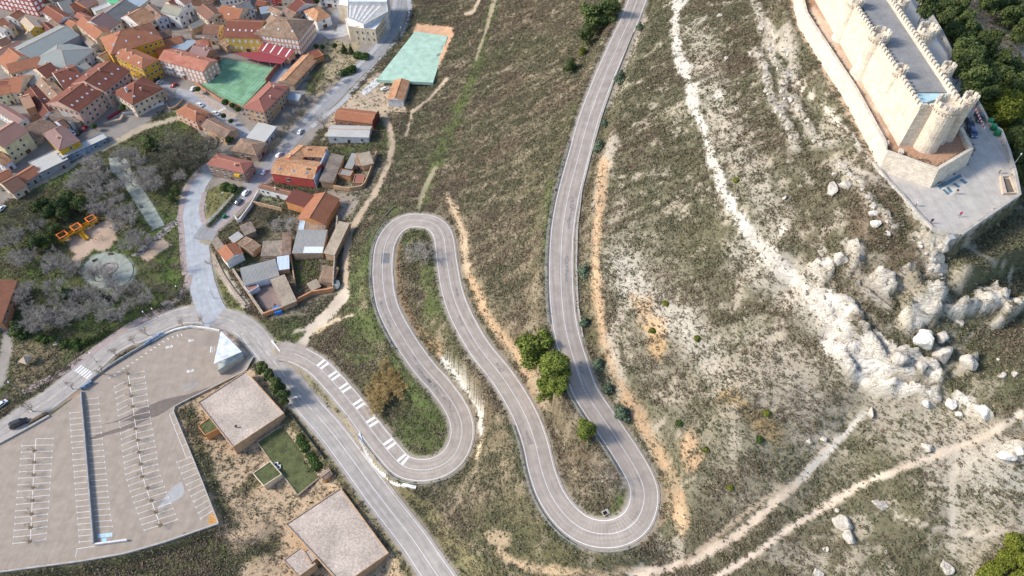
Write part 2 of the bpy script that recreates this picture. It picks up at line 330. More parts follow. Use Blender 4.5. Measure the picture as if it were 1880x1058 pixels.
def vcolmat(name, noise=.22, scale=1.6, rough=.95, bump=.6):
    """ground: soil colour stored on the sheet, broken up by stones and dry stalks"""
    m, nt, b = nodes(name); L = nt.links
    at = N(nt, 'ShaderNodeAttribute', attribute_name='soil'); pos = N(nt, 'ShaderNodeNewGeometry')
    rg = N(nt, 'ShaderNodeAttribute', attribute_name='relief')
    n1 = N(nt, 'ShaderNodeTexNoise', Scale=scale, Detail=6.0, Roughness=.65); n2 = N(nt, 'ShaderNodeTexNoise', Scale=.12, Detail=4.0)
    n3 = n2
    for q in (n1, n2, n3): L.new(pos.outputs['Position'], q.inputs['Vector'])
    r1 = N(nt, 'ShaderNodeMapRange'); r1.inputs['From Min'].default_value = .32; r1.inputs['From Max'].default_value = .68; L.new(n1.outputs['Fac'], r1.inputs['Value'])
    a1 = N(nt, 'ShaderNodeMath', operation='MULTIPLY'); L.new(rg.outputs['Fac'], a1.inputs[0]); a1.inputs[1].default_value = noise
    s1 = N(nt, 'ShaderNodeMath', operation='SUBTRACT'); s1.inputs[0].default_value = 1.0; L.new(a1.outputs[0], s1.inputs[1]); L.new(s1.outputs[0], r1.inputs['To Min'])
    s2 = N(nt, 'ShaderNodeMath', operation='ADD'); s2.inputs[0].default_value = 1.0; L.new(a1.outputs[0], s2.inputs[1]); L.new(s2.outputs[0], r1.inputs['To Max'])
    r2 = N(nt, 'ShaderNodeMapRange'); r2.inputs['From Min'].default_value = .3; r2.inputs['From Max'].default_value = .7; r2.inputs['To Min'].default_value = .85; r2.inputs['To Max'].default_value = 1.15; L.new(n2.outputs['Fac'], r2.inputs['Value'])
    mu = N(nt, 'ShaderNodeMath', operation='MULTIPLY'); L.new(r1.outputs[0], mu.inputs[0]); L.new(r2.outputs[0], mu.inputs[1])
    mx = N(nt, 'ShaderNodeVectorMath', operation='SCALE'); L.new(at.outputs['Color'], mx.inputs[0]); L.new(mu.outputs[0], mx.inputs['Scale'])
    rk_ = N(nt, 'ShaderNodeAttribute', attribute_name='rock'); mp = N(nt, 'ShaderNodeMapping'); mp.inputs['Rotation'].default_value = (0, 0, .86); mp.inputs['Scale'].default_value = (.14, .5, .5); L.new(pos.outputs['Position'], mp.inputs['Vector'])
    n5 = N(nt, 'ShaderNodeTexNoise', Scale=1.0, Detail=7.0, Roughness=.6, Distortion=.9); L.new(mp.outputs[0], n5.inputs['Vector'])
    ab = N(nt, 'ShaderNodeMath', operation='SUBTRACT'); L.new(n5.outputs['Fac'], ab.inputs[0]); ab.inputs[1].default_value = .5; a2 = N(nt, 'ShaderNodeMath', operation='ABSOLUTE'); L.new(ab.outputs[0], a2.inputs[0])
    r5 = N(nt, 'ShaderNodeMapRange'); r5.inputs['From Min'].default_value = .004; r5.inputs['From Max'].default_value = .03; r5.inputs['To Min'].default_value = .8; r5.inputs['To Max'].default_value = 0; L.new(a2.outputs[0], r5.inputs['Value'])
    r6 = N(nt, 'ShaderNodeMapRange'); r6.inputs['From Min'].default_value = .5; r6.inputs['From Max'].default_value = .72; r6.inputs['To Max'].default_value = .55; L.new(n5.outputs['Fac'], r6.inputs['Value'])
    mxm = N(nt, 'ShaderNodeMath', operation='MAXIMUM'); L.new(r5.outputs[0], mxm.inputs[0]); L.new(r6.outputs[0], mxm.inputs[1])
    fr = N(nt, 'ShaderNodeMath', operation='MULTIPLY'); L.new(mxm.outputs[0], fr.inputs[0]); L.new(rk_.outputs['Fac'], fr.inputs[1])
    mq = N(nt, 'ShaderNodeMix', data_type='RGBA'); L.new(fr.outputs[0], mq.inputs[0]); L.new(mx.outputs[0], mq.inputs[6]); mq.inputs[7].default_value = (.20, .165, .12, 1)
    L.new(mq.outputs[2], b.inputs['Base Color']); b.inputs['Roughness'].default_value = rough; b.inputs['Specular IOR Level'].default_value = .1
    ml = N(nt, 'ShaderNodeMath', operation='MULTIPLY'); L.new(rg.outputs['Fac'], ml.inputs[0]); ml.inputs[1].default_value = bump
    bp0 = N(nt, 'ShaderNodeBump', Distance=.6); L.new(rk_.outputs['Fac'], bp0.inputs['Strength']); L.new(n5.outputs['Fac'], bp0.inputs['Height'])
    bp = N(nt, 'ShaderNodeBump', Distance=.5); L.new(bp0.outputs[0], bp.inputs['Normal']); L.new(ml.outputs[0], bp.inputs['Strength']); L.new(n1.outputs['Fac'], bp.inputs['Height']); L.new(bp.outputs[0], b.inputs['Normal'])
    return m
def asphalt(name, c, streak=.12, worn=.66):
    """worn surface: patches, fine grain, and darker wheel tracks along v"""
    if name in MATS: return MATS[name]
    m, nt, b = nodes(name); L = nt.links
    pos = N(nt, 'ShaderNodeNewGeometry'); uv = N(nt, 'ShaderNodeUVMap')
    n1 = N(nt, 'ShaderNodeTexNoise', Scale=.35, Detail=5.0, Roughness=.6); n2 = N(nt, 'ShaderNodeTexNoise', Scale=5.0, Detail=2.0)
    L.new(pos.outputs['Position'], n1.inputs['Vector']); L.new(pos.outputs['Position'], n2.inputs['Vector'])
    mp = N(nt, 'ShaderNodeMapping'); mp.inputs['Scale'].default_value = (1.1, .03, 1); L.new(uv.outputs[0], mp.inputs['Vector'])
    n3 = N(nt, 'ShaderNodeTexNoise', Scale=1.0, Detail=4.0); L.new(mp.outputs[0], n3.inputs['Vector'])
    mp4 = N(nt, 'ShaderNodeMapping'); mp4.inputs['Scale'].default_value = (.9, .12, 1); L.new(uv.outputs[0], mp4.inputs['Vector'])
    n4 = N(nt, 'ShaderNodeTexNoise', Scale=1.0, Detail=3.0); L.new(mp4.outputs[0], n4.inputs['Vector'])
    tot = None
    for q, lo, hi, am in ((n1, .3, .7, .14), (n2, .3, .7, .08), (n3, .35, .65, streak)):
        r = N(nt, 'ShaderNodeMapRange'); r.inputs['From Min'].default_value = lo; r.inputs['From Max'].default_value = hi; r.inputs['To Min'].default_value = 1 - am; r.inputs['To Max'].default_value = 1 + am
        L.new(q.outputs['Fac'], r.inputs['Value'])
        if tot is None: tot = r.outputs[0]
        else:
            mu = N(nt, 'ShaderNodeMath', operation='MULTIPLY'); L.new(tot, mu.inputs[0]); L.new(r.outputs[0], mu.inputs[1]); tot = mu.outputs[0]
    r = N(nt, 'ShaderNodeMapRange'); r.inputs['From Min'].default_value = .6; r.inputs['From Max'].default_value = .78; r.inputs['To Min'].default_value = 1; r.inputs['To Max'].default_value = worn
    L.new(n4.outputs['Fac'], r.inputs['Value'])
    mu = N(nt, 'ShaderNodeMath', operation='MULTIPLY'); L.new(tot, mu.inputs[0]); L.new(r.outputs[0], mu.inputs[1])
    mx = N(nt, 'ShaderNodeVectorMath', operation='SCALE'); mx.inputs[0].default_value = c; L.new(mu.outputs[0], mx.inputs['Scale'])
    L.new(mx.outputs[0], b.inputs['Base Color']); b.inputs['Roughness'].default_value = .9; b.inputs['Specular IOR Level'].default_value = .2
    MATS[name] = m
    return m

# ------------------------------------------------------------------ mesh builder
ORG = {}
class MB:
    def __init__(s): s.v = []; s.f = []; s.uv = []; s.mi = []
    def poly(s, pts, m=0, uv=None):
        i = len(s.v); s.v += [tuple(p) for p in pts]; s.f.append(tuple(range(i, i + len(pts)))); s.mi.append(m)
        s.uv.append(uv if uv else [(p[0], p[1]) for p in pts])
    def box(s, c, size, rz=0, m=0):
        cx, cy, cz = c; a, b, h = [q / 2 for q in size]; ca, sa = math.cos(rz), math.sin(rz)
        P = [(cx + x * ca - y * sa, cy + x * sa + y * ca, cz + z) for z in (-h, h) for x, y in ((-a, -b), (a, -b), (a, b), (-a, b))]
        for q in ((0, 3, 2, 1), (4, 5, 6, 7), (0, 1, 5, 4), (1, 2, 6, 5), (2, 3, 7, 6), (3, 0, 4, 7)): s.poly([P[k] for k in q], m)
    def prism(s, p2, z0, z1, m=0, mtop=None, msides=None):
        n = len(p2)
        ar = sum(p2[i][0] * p2[(i + 1) % n][1] - p2[(i + 1) % n][0] * p2[i][1] for i in range(n))
        if ar < 0: p2 = p2[::-1]
        lo = [(p[0], p[1], z0 if not callable(z0) else z0(p)) for p in p2]; hi = [(p[0], p[1], z1 if not callable(z1) else z1(p)) for p in p2]
        s.poly(hi, m if mtop is None else mtop); s.poly(lo[::-1], m)
        for i in range(n):
            j = (i + 1) % n; l = math.dist(p2[i], p2[j])
            s.poly([lo[i], lo[j], hi[j], hi[i]], m if msides is None else msides, [(0, 0), (l, 0), (l, hi[j][2] - lo[j][2]), (0, hi[i][2] - lo[i][2])])
    def tube(s, pts, r, n=6, m=0, cap=True):
        pts = [Vector(p) for p in pts]; rs = r if isinstance(r, (list, tuple)) else [r] * len(pts); rings = []
        for i, p in enumerate(pts):
            d = (pts[min(i + 1, len(pts) - 1)] - pts[max(i - 1, 0)]).normalized()
            u = d.orthogonal().normalized() if abs(d.z) < .9 else d.cross(Vector((0, 1, 0))).normalized(); w = d.cross(u)
            rings.append([p + (u * math.cos(2 * math.pi * k / n) + w * math.sin(2 * math.pi * k / n)) * rs[i] for k in range(n)])
        for a, b in zip(rings[:-1], rings[1:]):
            for k in range(n): s.poly([a[k], a[(k + 1) % n], b[(k + 1) % n], b[k]], m)
        if cap: s.poly(rings[0][::-1], m); s.poly(rings[-1], m)
    def lathe(s, prof, c=(0, 0, 0), n=12, m=0):
        for (r0, z0), (r1, z1) in zip(prof[:-1], prof[1:]):
            for k in range(n):
                a, b = 2 * math.pi * k / n, 2 * math.pi * (k + 1) / n
                q = [(c[0] + r0 * math.cos(a), c[1] + r0 * math.sin(a), c[2] + z0), (c[0] + r0 * math.cos(b), c[1] + r0 * math.sin(b), c[2] + z0),
                     (c[0] + r1 * math.cos(b), c[1] + r1 * math.sin(b), c[2] + z1), (c[0] + r1 * math.cos(a), c[1] + r1 * math.sin(a), c[2] + z1)]
                if r0 < 1e-6: q = [q[0], q[2], q[3]]
                elif r1 < 1e-6: q = q[:3]
                s.poly(q, m)
    def wall(s, pts, th, h0, h1, m=0, mtop=None):
        """thick wall along pts [(x, y)]; h0/h1 numbers or functions of (x, y)"""
        P = [Vector((p[0], p[1])) for p in pts]; Ls = []; Rs = []
        for i, p in enumerate(P):
            d = (P[min(i + 1, len(P) - 1)] - P[max(i - 1, 0)])
            if d.length < 1e-6: d = Vector((1, 0))
            d.normalize(); nn = Vector((-d.y, d.x))
            k = 1.0
            if 0 < i < len(P) - 1:
                e = (P[i] - P[i - 1]).normalized(); k = 1 / max(.5, abs(nn.dot(Vector((-e.y, e.x)))))
            Ls.append(p + nn * th / 2 * k); Rs.append(p - nn * th / 2 * k)
        f0 = h0 if callable(h0) else (lambda x, y: h0); f1 = h1 if callable(h1) else (lambda x, y: h1)
        def q(p, c, f): return (p.x, p.y, f(c.x, c.y))
        d = 0
        for i in range(len(P) - 1):
            a, b = P[i], P[i + 1]; l = (b - a).length; e = d + l
            l0, l1, r0, r1 = Ls[i], Ls[i + 1], Rs[i], Rs[i + 1]
            s.poly([q(r0, a, f0), q(r1, b, f0), q(r1, b, f1), q(r0, a, f1)], m, [(d, 0), (e, 0), (e, 2), (d, 2)])
            s.poly([q(l1, b, f0), q(l0, a, f0), q(l0, a, f1), q(l1, b, f1)], m, [(d, 0), (e, 0), (e, 2), (d, 2)])
            s.poly([q(r0, a, f1), q(r1, b, f1), q(l1, b, f1), q(l0, a, f1)], m if mtop is None else mtop)
            d = e
        for i in (0, -1):
            s.poly([q(Ls[i], P[i], f0), q(Rs[i], P[i], f0), q(Rs[i], P[i], f1), q(Ls[i], P[i], f1)], m)
    def build(s, name, mats, parent=None, smooth=False, world=True):
        me = bpy.data.meshes.new(name)
        o = Vector((0, 0, 0))
        if parent is not None and world: o = ORG.get(parent.name, Vector((0, 0, 0)))
        me.from_pydata([(p[0] - o.x, p[1] - o.y, p[2] - o.z) for p in s.v], [], s.f)
        for m in (mats if isinstance(mats, (list, tuple)) else [mats]): me.materials.append(m)
        me.polygons.foreach_set('material_index', s.mi)
        ul = me.uv_layers.new(name='UVMap')
        ul.data.foreach_set('uv', [c for f in s.uv for p in f for c in p])
        if smooth: me.polygons.foreach_set('use_smooth', [True] * len(s.f))
        me.update()
        ob = bpy.data.objects.new(name, me); COL.objects.link(ob)
        if parent is not None: ob.parent = parent; ORG[ob.name] = o
        return ob
def np_mesh(name, V, Fc, m, tone=None, smooth=False):
    """fast mesh from arrays; Fc is (n, 3) or (n, 4)"""
    me = bpy.data.meshes.new(name); k = Fc.shape[1]
    me.vertices.add(len(V)); me.vertices.foreach_set('co', np.ascontiguousarray(V, np.float32).ravel())
    me.loops.add(Fc.size); me.loops.foreach_set('vertex_index', np.ascontiguousarray(Fc, np.int32).ravel())
    me.polygons.add(len(Fc)); me.polygons.foreach_set('loop_start', np.arange(0, Fc.size, k, dtype=np.int32)); me.polygons.foreach_set('loop_total', np.full(len(Fc), k, np.int32))
    if smooth: me.polygons.foreach_set('use_smooth', np.ones(len(Fc), bool))
    for q in (m if isinstance(m, (list, tuple)) else [m]): me.materials.append(q)
    if tone is not None:
        a = me.attributes.new('tone', 'FLOAT', 'FACE'); a.data.foreach_set('value', np.ascontiguousarray(tone, np.float32))
    me.update(calc_edges=True)
    return me
def tag(o, label=None, cat=None, group=None, kind=None):
    if label: o['label'] = label
    if cat: o['category'] = cat
    if group: o['group'] = group
    if kind: o['kind'] = kind
    return o
def thing(name, label, cat, loc=(0, 0, 0), rz=0, group=None):
    o = bpy.data.objects.new(name, None); COL.objects.link(o)
    o.location = loc; o.rotation_euler = (0, 0, rz); o.empty_display_size = .5
    ORG[o.name] = Vector(loc)
    return tag(o, label, cat, group)
def copy_tree(o, parent=None):
    c = o.copy(); COL.objects.link(c); c.parent = parent
    for ch in list(o.children): copy_tree(ch, c)
    return c

# ------------------------------------------------------------------ ground colours by zone (real-world albedo)
iv = (uT > -300) & (uT < 2180) & (vT > -220) & (vT < 1310) & (TY > 20) & (TY < 440)
U, V = uT[iv], vT[iv]; Xw, Yw = TX[iv], TY[iv]
nz = fbm(Xw / 6, Yw / 6, 4, 41) - .5; nf = fbm(Xw / 2.2, Yw / 2.2, 3, 51) - .5; nl = fbm(Xw / 30, Yw / 30, 3, 61) - .5
nv = fbm(Xw / 1.3, Yw / 1.3, 2, 71) - .5
col = np.empty((len(U), 3)); col[:] = (.18, .148, .095)
relief = np.ones(len(U)); scrub = np.ones(len(U)); green = np.zeros(len(U))
def lay(w, c, rel=None, sc=None, gr=None):
    global col, relief, scrub, green
    w = np.clip(w, 0, 1); col = col * (1 - w[:, None]) + np.array(c) * w[:, None]
    if rel is not None: relief = relief * (1 - w) + rel * w
    if sc is not None: scrub = scrub * (1 - w) + sc * w
    if gr is not None: green = green * (1 - w) + gr * w
def line(pts, half, soft, c, rel=None, sc=None, gr=None, jit=1.0, k=1.0):
    d = seg_dist(U, V, pts) + jit * (nz * 14 + nf * 10)
    lay(k * (1 - sstep(half, half + soft, d)), c, rel, sc, gr)
def area(pts, soft, c, rel=None, sc=None, gr=None, jit=1.0, k=1.0):
    d = poly_sd(U, V, pts) + jit * (nz * 16 + nf * 10)
    lay(k * (1 - sstep(-soft, soft, d)), c, rel, sc, gr)
BROWN, OLIVE, GRASS = (.145, .105, .068), (.115, .108, .055), (.095, .125, .04)
SAND, ORANGE, PALE, WHITE, DIRT = (.34, .26, .17), (.43, .295, .18), (.375, .325, .255), (.54, .49, .42), (.40, .31, .22)
# broad vegetation patches of the slope
lay(sstep(-.02, .22, nl), OLIVE); lay(sstep(.05, .3, -nl) * .8, BROWN)
lay(sstep(.06, .2, nf + nz * .4) * .8 * (U > 640), (.27, .22, .15), sc=.75)
east = sstep(1070, 1160, U + nz * 80)
lay(east, (.145, .132, .082), sc=1.0); lay(east * sstep(.08, .2, nf * .8 + nz * .9 + .035 * sstep(0, 40, U - 1240 - (V - 60) * .55)), (.34, .295, .22), sc=.55)
area(px('.', (1110,370),(1170,380),(1240,500),(1330,640),(1420,760),(1560,840),(1500,960),(1380,980),(1290,880),(1230,780),(1150,640),(1090,470)), 40, (.31,.27,.205), 1, .7, jit=7.0, k=.5)
for p, h, s, c in ((px('.', (1140,480),(1190,560),(1260,600),(1300,650)), 8, 40, (.5,.455,.385)), (px('.', (1330,690),(1450,710),(1500,790)), 14, 45, PALE), (px('.', (1340,730),(1420,790)), 5, 20, (.36,.235,.10)),
                   (px('.', (1260,810),(1275,850)), 5, 14, (.56,.35,.2)), (px('.', (1390,650),(1560,730),(1700,800),(1870,830)), 22, 60, PALE), (px('.', (1750,860),(1880,870)), 35, 50, (.46,.42,.35)), (px('.', (1730,840),(1760,1000)), 12, 40, PALE), (px('.', (1800,960),(1880,950)), 25, 40, PALE), (px('.', (1420,1010),(1500,1030)), 8, 25, PALE), (px('.', (1600,650),(1640,760),(1800,800)), 20, 40, PALE), (px('.', (1380,470),(1480,540),(1560,620)), 26, 40, (.5,.45,.37)), (px('.', (1280,60),(1310,190),(1350,270),(1420,400)), 10, 40, (.46,.41,.33)), (px('.', (1180,560),(1210,640)), 6, 20, (.54,.34,.16))):
    line(p, h, s, c, 1, .4, jit=3.0, k=.65)
# dark scrub on the east side
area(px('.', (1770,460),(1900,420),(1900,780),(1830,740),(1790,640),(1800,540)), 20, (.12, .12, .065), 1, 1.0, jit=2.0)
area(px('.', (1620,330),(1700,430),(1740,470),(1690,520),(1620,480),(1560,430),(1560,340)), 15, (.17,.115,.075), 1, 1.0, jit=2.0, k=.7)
# cut banks along the hairpins
for p, h, s, c in ((px('.', (1176,30),(1160,80),(1135,130),(1115,190)), 5, 12, PALE), (px('.', (1125,260),(1105,330),(1098,380)), 5, 10, PALE), (px('.', (1108,300),(1098,420),(1092,480),(1098,560),(1110,620),(1128,680),(1150,730)), 4, 9, ORANGE),
                   (px('.', (1150,560),(1120,620),(1140,690)), 4, 10, PALE), (px('.', (1150,735),(1175,770),(1200,820),(1225,860),(1240,905),(1252,960)), 7, 10, ORANGE), (px('.', (1250,930),(1252,985)), 3, 5, (.45,.32,.19)),
                   (px('.', (822,360),(838,395),(850,430),(858,500)), 4, 7, (.45,.34,.225)), (px('.', (862,510),(880,550),(900,590),(925,620),(950,650),(975,690),(985,740)), 4.5, 8, ORANGE), (px('.', (985,700),(1000,740)), 6, 12, SAND),
                   (px('.', (800,640),(806,652)), 4, 4, ORANGE), (px('.', (812,660),(838,690),(862,722),(880,755),(884,800)), 3.5, 4, (.6,.55,.47)), (px('.', (885,800),(876,840)), 2, 4, (.6,.48,.32)),
                   (px('.', (915,1013),(940,1030),(980,1045),(1040,1050),(1100,1055),(1200,1045)), 4, 5, (.45,.33,.21)), (px('.', (905,985),(925,990)), 8, 10, SAND),
                   (px('.', (640,570),(600,600),(570,615)), 1, 3, (.5,.38,.24))):
    line(p, h, s, c, 1, .15, jit=.8)
line(px('.', (592,672),(640,720),(700,800),(735,835)), 11, 4, (.5,.33,.17), .8, .1, jit=.4)
line(px('.', (800,636),(770,620),(735,560),(722,500),(724,450)), 10, 4, (.3,.2,.11), .8, .5, jit=.6)
line(px('.', (1170,985),(1215,930),(1224,880)), 18, 6, (.32,.24,.15), .8, .6, jit=.8)
# lush verges
for p, h, s in ((px('.', (722,384),(700,405),(686,440),(681,500),(684,560),(700,620)), 9, 8), (px('.', (740,670),(770,715),(800,750),(820,790),(806,830)), 20, 14), (px('.', (745,442),(770,424),(786,430)), 6, 6),
                (px('.', (800,480),(812,530),(830,580)), 9, 10), (px('.', (770,480),(800,560)), 10, 16), (px('.', (905,0),(890,80),(862,170),(835,225),(800,300),(775,375)), 5, 7), (px('.', (838,210),(800,300)), 8, 14), (px('.', (1010,340),(1004,430),(1008,520)), 5, 6),
                (px('.', (945,790),(965,860),(985,900)), 5, 6), (px('.', (1150,900),(1125,950),(1095,952)), 7, 6), (px('.', (690,440),(640,540),(650,600)), 8, 24), (px('.', (660,640),(670,600)), 20, 30), (px('.', (790,760),(760,820)), 34, 20),
                (px('.', (600,500),(628,400),(640,370)), 8, 12), (px('.', (690,270),(640,280),(600,290)), 9, 9), (px('.', (700,230),(720,260)), 9, 12), (px('.', (500,600),(540,600)), 16, 12)):
    line(p, h, s, GRASS, 1, .35, 1.0, jit=1.2, k=.75)
line(px('.', (908,0),(893,60),(868,140),(838,215),(812,270),(790,325),(775,378)), 3.0, 8, (.115,.135,.05), 1, .4, .8, jit=.4)
line(px('.', (905,0),(890,62),(874,110)), 1.2, 2, (.27,.22,.15), .5, 0, 0, jit=.1)
# footpaths and tracks
for p, h, s, c in ((px('.', (700,205),(715,235),(720,262),(712,305),(690,350),(660,395),(640,430),(634,480),(634,530),(612,565),(575,600),(548,628)), 5.0, 3, DIRT), (px('.', (632,540),(606,575),(570,605),(542,632)), 9, 3, (.5,.42,.33)),
                   (px('.', (540,632),(552,620)), 16, 4, (.5,.42,.33)), (px('.', (648,578),(615,590),(590,600),(570,612)), 1.6, 2, (.52,.42,.28)), (px('.', (910,0),(895,50),(880,90)), 1.0, 2, (.3,.25,.17)), (px('.', (880,0),(870,22),(856,26)), 2.5, 2, DIRT), (px('.', (820,145),(790,180),(757,205),(745,250)), 2, 2, DIRT),
                   (px('.', (768,384),(778,350),(800,310)), 2.5, 4, (.26,.225,.145)), (px('.', (1160,1054),(1210,1048),(1270,1030),(1350,985),(1420,925),(1470,880),(1520,825),(1535,810)), 7, 3, (.56,.45,.34)), (px('.', (1470,880),(1535,815),(1590,755)), 3.5, 4, (.5,.46,.4)), (px('.', (1250,1040),(1370,940),(1440,890)), 3, 3, DIRT),
                   (px('.', (1300,1070),(1380,1020),(1440,975),(1540,915),(1580,890),(1680,850),(1760,820),(1830,790),(1860,770),(1900,735)), 5, 3, (.55,.45,.35)), (px('.', (1640,948),(1720,970),(1800,982),(1880,975)), 1.8, 3, (.44,.38,.3)), (px('.', (1755,830),(1748,900),(1750,1010)), 3, 5, (.42,.37,.3)),
                   (px('.', (1395,0),(1410,45),(1415,75),(1430,95)), 1.5, 2, DIRT), (px('V', (700,110),(770,170),(790,280),(880,370),(890,490),(980,580),(1100,700),(1200,790),(1290,880),(1340,960),(1400,1030)), 2.2, 2, (.5,.45,.36)),
                   (px('X', (1030,100),(1130,170),(1290,240),(1320,300),(1300,460),(1200,550),(1130,640),(1030,720),(985,830),(990,950)), 2.8, 2.5, (.36,.31,.23)), (px('X', (1150,1015),(1270,1000)), 1.5, 2, (.36,.31,.23)),
                   (px('.', (1545,300),(1610,330)), 4, 8, PALE)):
    line(p, h, s, c, .5, .0, 0, jit=.25)
line(px('.', (704,215),(716,262),(690,340),(650,400)), 1.1, 1.2, (.24,.2,.12), jit=.1)
# limestone: cliff face, crags, outcrops
cliffw = cl[iv]; rockw = rk[iv]; outw = outc[iv]; rid = ridge[iv]; rid2 = ridge2[iv]
lay(outw * .95, (.44, .395, .325), 1, .15)
lay(rockw, (.60, .545, .455), .9, .04)
lay(rockw * sstep(.02, .2, nl + nz * .5) * .7, (.50, .435, .345), .9, .08)
lay(rockw * sstep(.12, .2, nz + nf * .4) * .7, (.17, .145, .085), 1, .8)
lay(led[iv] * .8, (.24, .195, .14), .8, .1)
line(px('.', (1500,545),(1545,590),(1570,650),(1610,690)), 14, 14, (.68,.625,.545), .7, .02, jit=1.0, k=.9)
line(px('.', (1400,470),(1460,520),(1500,545)), 4, 8, (.62,.57,.49), .7, .1, jit=.8)
lay(sstep(.1, .75, cliffw + nf * .5), (.60, .55, .475), .8, .06); lay(sstep(.3, .8, cliffw) * sstep(-.05, .1, nz), (.66,.61,.535))
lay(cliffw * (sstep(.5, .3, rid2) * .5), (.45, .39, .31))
for u0, v0, r in ((1440,418,9),(1434,422,7),(1375,100,5),(1300,270,9),(1510,460,8),(1500,500,14),(1320,175,9)): lay(1 - sstep(r * .5, r * 1.6, np.hypot(U - u0, V - v0) + nf * 8), WHITE, .7, .1)
# foot of the castle wall, ward, terrace
area(px('K', (100,-40),(205,-40),(235,90),(350,270),(600,650),(810,1040),(760,1250),(640,1040),(470,720),(330,470),(170,200)), 3, (.50,.37,.25), .8, .12, jit=.5)
area(WARD, 1.5, (.42,.25,.16), .8, .0, jit=.3); line(px('K', (300,80),(400,250),(560,480),(700,700),(830,1000)), 5, 8, (.6,.44,.32), .8, 0, jit=1)
area(px('.', (1690,-200),(2000,-200),(2000,420),(1870,350),(1850,280),(1790,150),(1730,50)), 6, (.11,.1,.05), 1, 1.0, jit=1)
line(px('.', (1760,-10),(1830,60),(1890,130)), 16, 14, (.33,.28,.22), 1, .4, jit=1.2)
area(TERRACE, 1.0, (.47,.43,.38), .3, 0, jit=.0)
# left side: village, park, yards
area(px('.', (-150,-150),(760,-150),(758,0),(742,60),(700,115),(655,165),(620,210),(560,270),(500,335),(440,395),(420,400),(380,380),(360,330),(320,215),(300,205),(240,245),(150,290),(60,345),(0,380),(-150,400)), 4, (.255,.225,.195), .5, .0, 0, jit=.5)
area(px('.', (-150,400),(0,385),(60,350),(150,296),(260,236),(330,205),(380,260),(372,330),(345,395),(345,470),(345,510),(330,545),(260,590),(150,655),(60,705),(-20,740),(-150,790)), 3, (.105,.115,.045), 1, .35, .5, jit=1)
for p, h, s in ((px('.', (330,215),(290,245),(270,260)), 14, 10), (px('.', (150,300),(60,350)), 7, 6), (px('.', (310,410),(270,400)), 12, 14), (px('.', (160,470),(240,455),(300,470)), 14, 16), (px('.', (150,590),(250,560),(310,520)), 14, 20), (px('.', (60,490),(100,520)), 14, 14), (px('.', (130,320),(150,330)), 10, 12), (px('.', (210,340),(250,400),(280,425)), 9, 8), (px('.', (100,420),(80,440)), 10, 10)):
    line(p, h, s, (.10, .15, .035), 1, .3, 1.0, jit=1.0, k=.8)
line(px('.', (40,355),(100,322),(190,272),(260,236),(330,216)), 3.5, 3, (.42,.34,.24), .6, 0, jit=.4)
area(px('C', (940,430),(1060,410),(1120,480),(1140,560),(1230,690),(1330,840),(1425,1005),(1320,1050),(1210,880),(1110,720),(1045,620),(960,540)), 2, (.3,.32,.27), .3, 0, 0, jit=0)
lay(1 - sstep(.95, 1.15, np.hypot((U - 200) / 47, (V - 498) / 34)), (.3,.32,.27), .3, 0, 0)
area(px('E', (560,180),(640,130),(830,60),(960,-20),(1010,200),(940,270),(790,290),(680,420),(620,380),(640,310)), 2.5, (.45,.33,.24), .5, .0, jit=.6)
area(px('E', (1200,330),(1390,170),(1490,235),(1270,385)), 1.5, (.45,.33,.24), .5, 0, jit=.2)
area(px('.', (18,640),(55,628),(120,650),(95,680),(60,705),(25,720)), 5, (.26,.2,.12), 1, .4, jit=.8)
line(px('.', (0,700),(12,640),(16,600)), 9, 3, (.33,.29,.25), .4, 0, jit=.1)
area(px('.', (366,395),(384,350),(410,335),(448,346),(405,392),(378,418)), 2, (.19,.18,.07), .8, .15, .4, jit=.4)
area(px('.', (382,500),(392,486),(420,520),(455,575),(470,590),(440,575),(400,562),(385,545)), 2, (.17,.17,.06), .8, .3, .5, jit=.5)
area(px('.', (440,560),(500,610),(560,610),(540,640),(508,632),(480,610)), 3, (.12,.15,.045), 1, .6, .6, jit=.6)
area(px('.', (540,672),(556,680),(600,740),(668,800),(690,860),(620,790),(560,715)), 1.5, (.16,.17,.06), .9, .35, .6, jit=.3)
area(px('.', (600,745),(668,800),(780,920),(860,1010),(960,1090),(860,1090),(700,890)), 3, (.2,.17,.09), 1, .8, .3, jit=.6)
area(px('.', (318,750),(460,676),(520,700),(560,750),(660,860),(800,1060),(850,1120),(560,1120),(440,1060),(400,965)), 2, (.46,.34,.22), 1, .18, jit=.6)
for p, h, s in ((px('.', (345,760),(380,860),(420,960)), 6, 14), (px('.', (540,770),(600,830),(700,950),(760,1040)), 16, 10), (px('.', (440,900),(480,880)), 4, 16), (px('.', (700,930),(760,1020)), 10, 12), (px('.', (430,1030),(500,1000)), 5, 20)):
    line(p, h, s, (.17,.155,.07), 1, .9, .4, jit=1.2, k=.85)
line(px('.', (750,985),(790,1050)), 12, 5, (.42,.38,.33), .5, .1, jit=.3)
area(px('.', (-100,1062),(0,1056),(150,1036),(300,1002),(400,966),(425,1000),(445,1080),(-100,1130)), 3, (.15,.135,.06), 1, 1.0, .4, jit=.8)
area(px('.', (625,300),(690,275),(712,300),(668,370),(600,480),(632,530),(560,580),(500,590),(470,560),(440,470),(600,360)), 4, (.24,.205,.15), .8, .35, .3, jit=.8)
area(px('.', (610,210),(690,130),(745,150),(745,205),(700,205),(660,225),(590,260)), 3, (.47,.37,.26), .7, .1, jit=.6)
area(px('B', (1020,480),(1110,340),(1400,380),(1420,520),(1330,580),(1160,730),(960,860),(960,720)), 3, (.38,.31,.19), .8, .15, .2, jit=.8)
line(px('B', (1050,500),(1060,640),(980,760)), 5, 8, (.13,.15,.05), 1, .5, .8, jit=.8)
